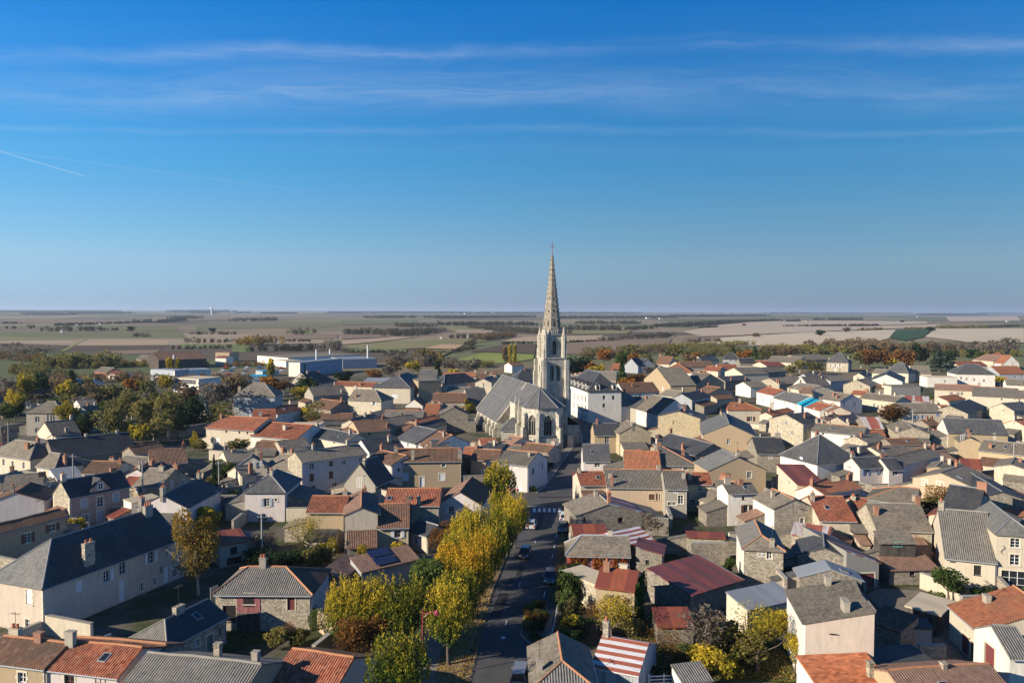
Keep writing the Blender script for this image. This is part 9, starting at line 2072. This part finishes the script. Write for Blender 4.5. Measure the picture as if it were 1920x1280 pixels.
# scarlet creeper on the red walled house and ivy on the rust roofed house: leaf masses on their walls
def wall_leaves(name, label, hi, face, u0, u1, z0, z1, n, mat, size=.3, seed=3):
    row = HOUSES[hi]; cx_, cy_, rot, L, D = row[3:8]; sx, sy, dx, dy = FACES[face]; rng = np.random.default_rng(seed)
    u = rng.uniform(u0, u1, n); z = z0 + (z1 - z0) * rng.uniform(0, 1, n) ** .8; off = np.abs(rng.normal(0, .16, n)) + .04
    x = sx * L / 2 + dx * u + dy * off; y = sy * D / 2 + dy * u - dx * off
    P = np.stack([cx_ + x * cos(rot) - y * sin(rot), cy_ + x * sin(rot) + y * cos(rot), z], 1)
    tag(stuff(put(name, cloud_mesh(name, P, rng.uniform(0, 1, n), size, mat, rng))), label, 'climber')
idx = {r[2]: i for i, r in enumerate(HOUSES)}
hi = idx['red walled house covered in scarlet creeper under a hipped grey roof']; LL = HOUSES[hi][6]
for a, c_ in ((.03, .33), (.42, .62), (.70, .96)): wall_leaves('creeper', 'scarlet Virginia creeper covering the red wall' + (' left of the windows' if a < .1 else ' between the windows' if a < .5 else ' right of the windows'), hi, 0, a * LL, c_ * LL, .1, 3.6, 700, 'leaf_creeper', .32, int(a * 50))
hi = idx['ochre house with rust red sheet roof and ivy clad side']
wall_leaves('ivy', 'deep green ivy covering the shaded side of the rust roofed house', hi, 1, .1, HOUSES[hi][7] - .1, .1, 6.0, 2600, 'leaf_ivy', .3, 8)
wall_leaves('creeper', 'thin yellowing creeper on the front of the rust roofed house', hi, 0, 1.0, HOUSES[hi][6] - .3, .2, 4.6, 500, 'leaf_birch', .26, 9)
hi = idx['low wall block smothered in green ivy beside the parked car']
wall_leaves('ivy', 'thick green ivy draped over the low wall block', hi, 0, .1, HOUSES[hi][6] * .55, .3, 3.7, 1500, 'leaf_ivy', .34, 11)
wall_leaves('ivy', 'thick green ivy on the street side of the low wall block', hi, 3, .1, HOUSES[hi][7] - .1, .3, 3.8, 1500, 'leaf_ivy', .34, 12)
hi = idx['peach house with white windows and an autumn climber']
wall_leaves('creeper', 'golden autumn climber spread over the peach house wall', hi, 3, 2.5, 9.5, .5, 4.6, 1300, 'leaf_birch', .25, 14)
# junk along the mansion wall
for i, (x, y, w, d, h, mt, lab) in enumerate(((-47.2, 90.2, 2.2, .6, 1.4, 'sh_grey', 'grey board leaning on the long mansion wall'), (-39.4, 104, 1.3, .3, 2.4, 'zincroof', 'tall sheet leaning by the mansion back door'), (-37.2, 107.5, 1.2, .4, 1.6, 'sh_grey', 'short sheet propped right of the mansion back door'), (-41.5, 100.5, 2.4, 1.2, .8, 'darkboards', 'dark heap of timber under the mansion windows'))):
    b = MB(); b.box(-w / 2, w / 2, -d / 2, d / 2, 0, .12); b.box(-w / 2, w / 2, -d / 2, -d / 2 + .08, .1, h); b.box(-w / 2 + .1, w / 2 - .2, -d / 2 + .1, d / 2 - .1, .12, h * .4)
    tag(b.build('board', M[mt], None, (x, y, 0), 1.1), lab, 'board')
# distant landmarks
t = thing('water_tower', 'tiny white water tower on the wooded hill at the horizon', 'water tower', (-1962, 5200, 0))
b = MB(); b.frustum(0, 0, 4, 4, 0, 38, 10); b.build('shaft', M['pvc'], t); b = MB(); b.frustum(0, 0, 5, 9, 36, 46, 12); b.frustum(0, 0, 9, 8, 46, 50, 12); b.build('tank', M['pvc'], t)
for i, (x, y, h) in enumerate(((-128, 520, 13), (-120, 524, 13), (-98, 540, 15), (-200, 470, 12))):
    b = MB(); b.frustum(0, 0, .5, .5, 0, h, 10); tag(b.build('silo', M['sh_white'], None, (x, y, 0)), ('white silo behind the glass factory hall', 'second white silo behind the glass factory hall', 'slim white stack right of the glass factory hall', 'white silo pair in the factory yard on the left')[i], 'silo')

# ------------------------------------------------------------------ air
m = bpy.data.materials.new('haze'); m.use_nodes = True; g = G(m.node_tree)
g.n('ShaderNodeOutputMaterial', {1: g.n('ShaderNodeVolumePrincipled', {'Color': (.62, .76, .95, 1), 'Density': HAZE_D, 'Anisotropy': .2})})
b = MB(); b.box(-30500, 30500, -700, 30500, -1.0, 96); o = b.build('haze', m); stuff(o)
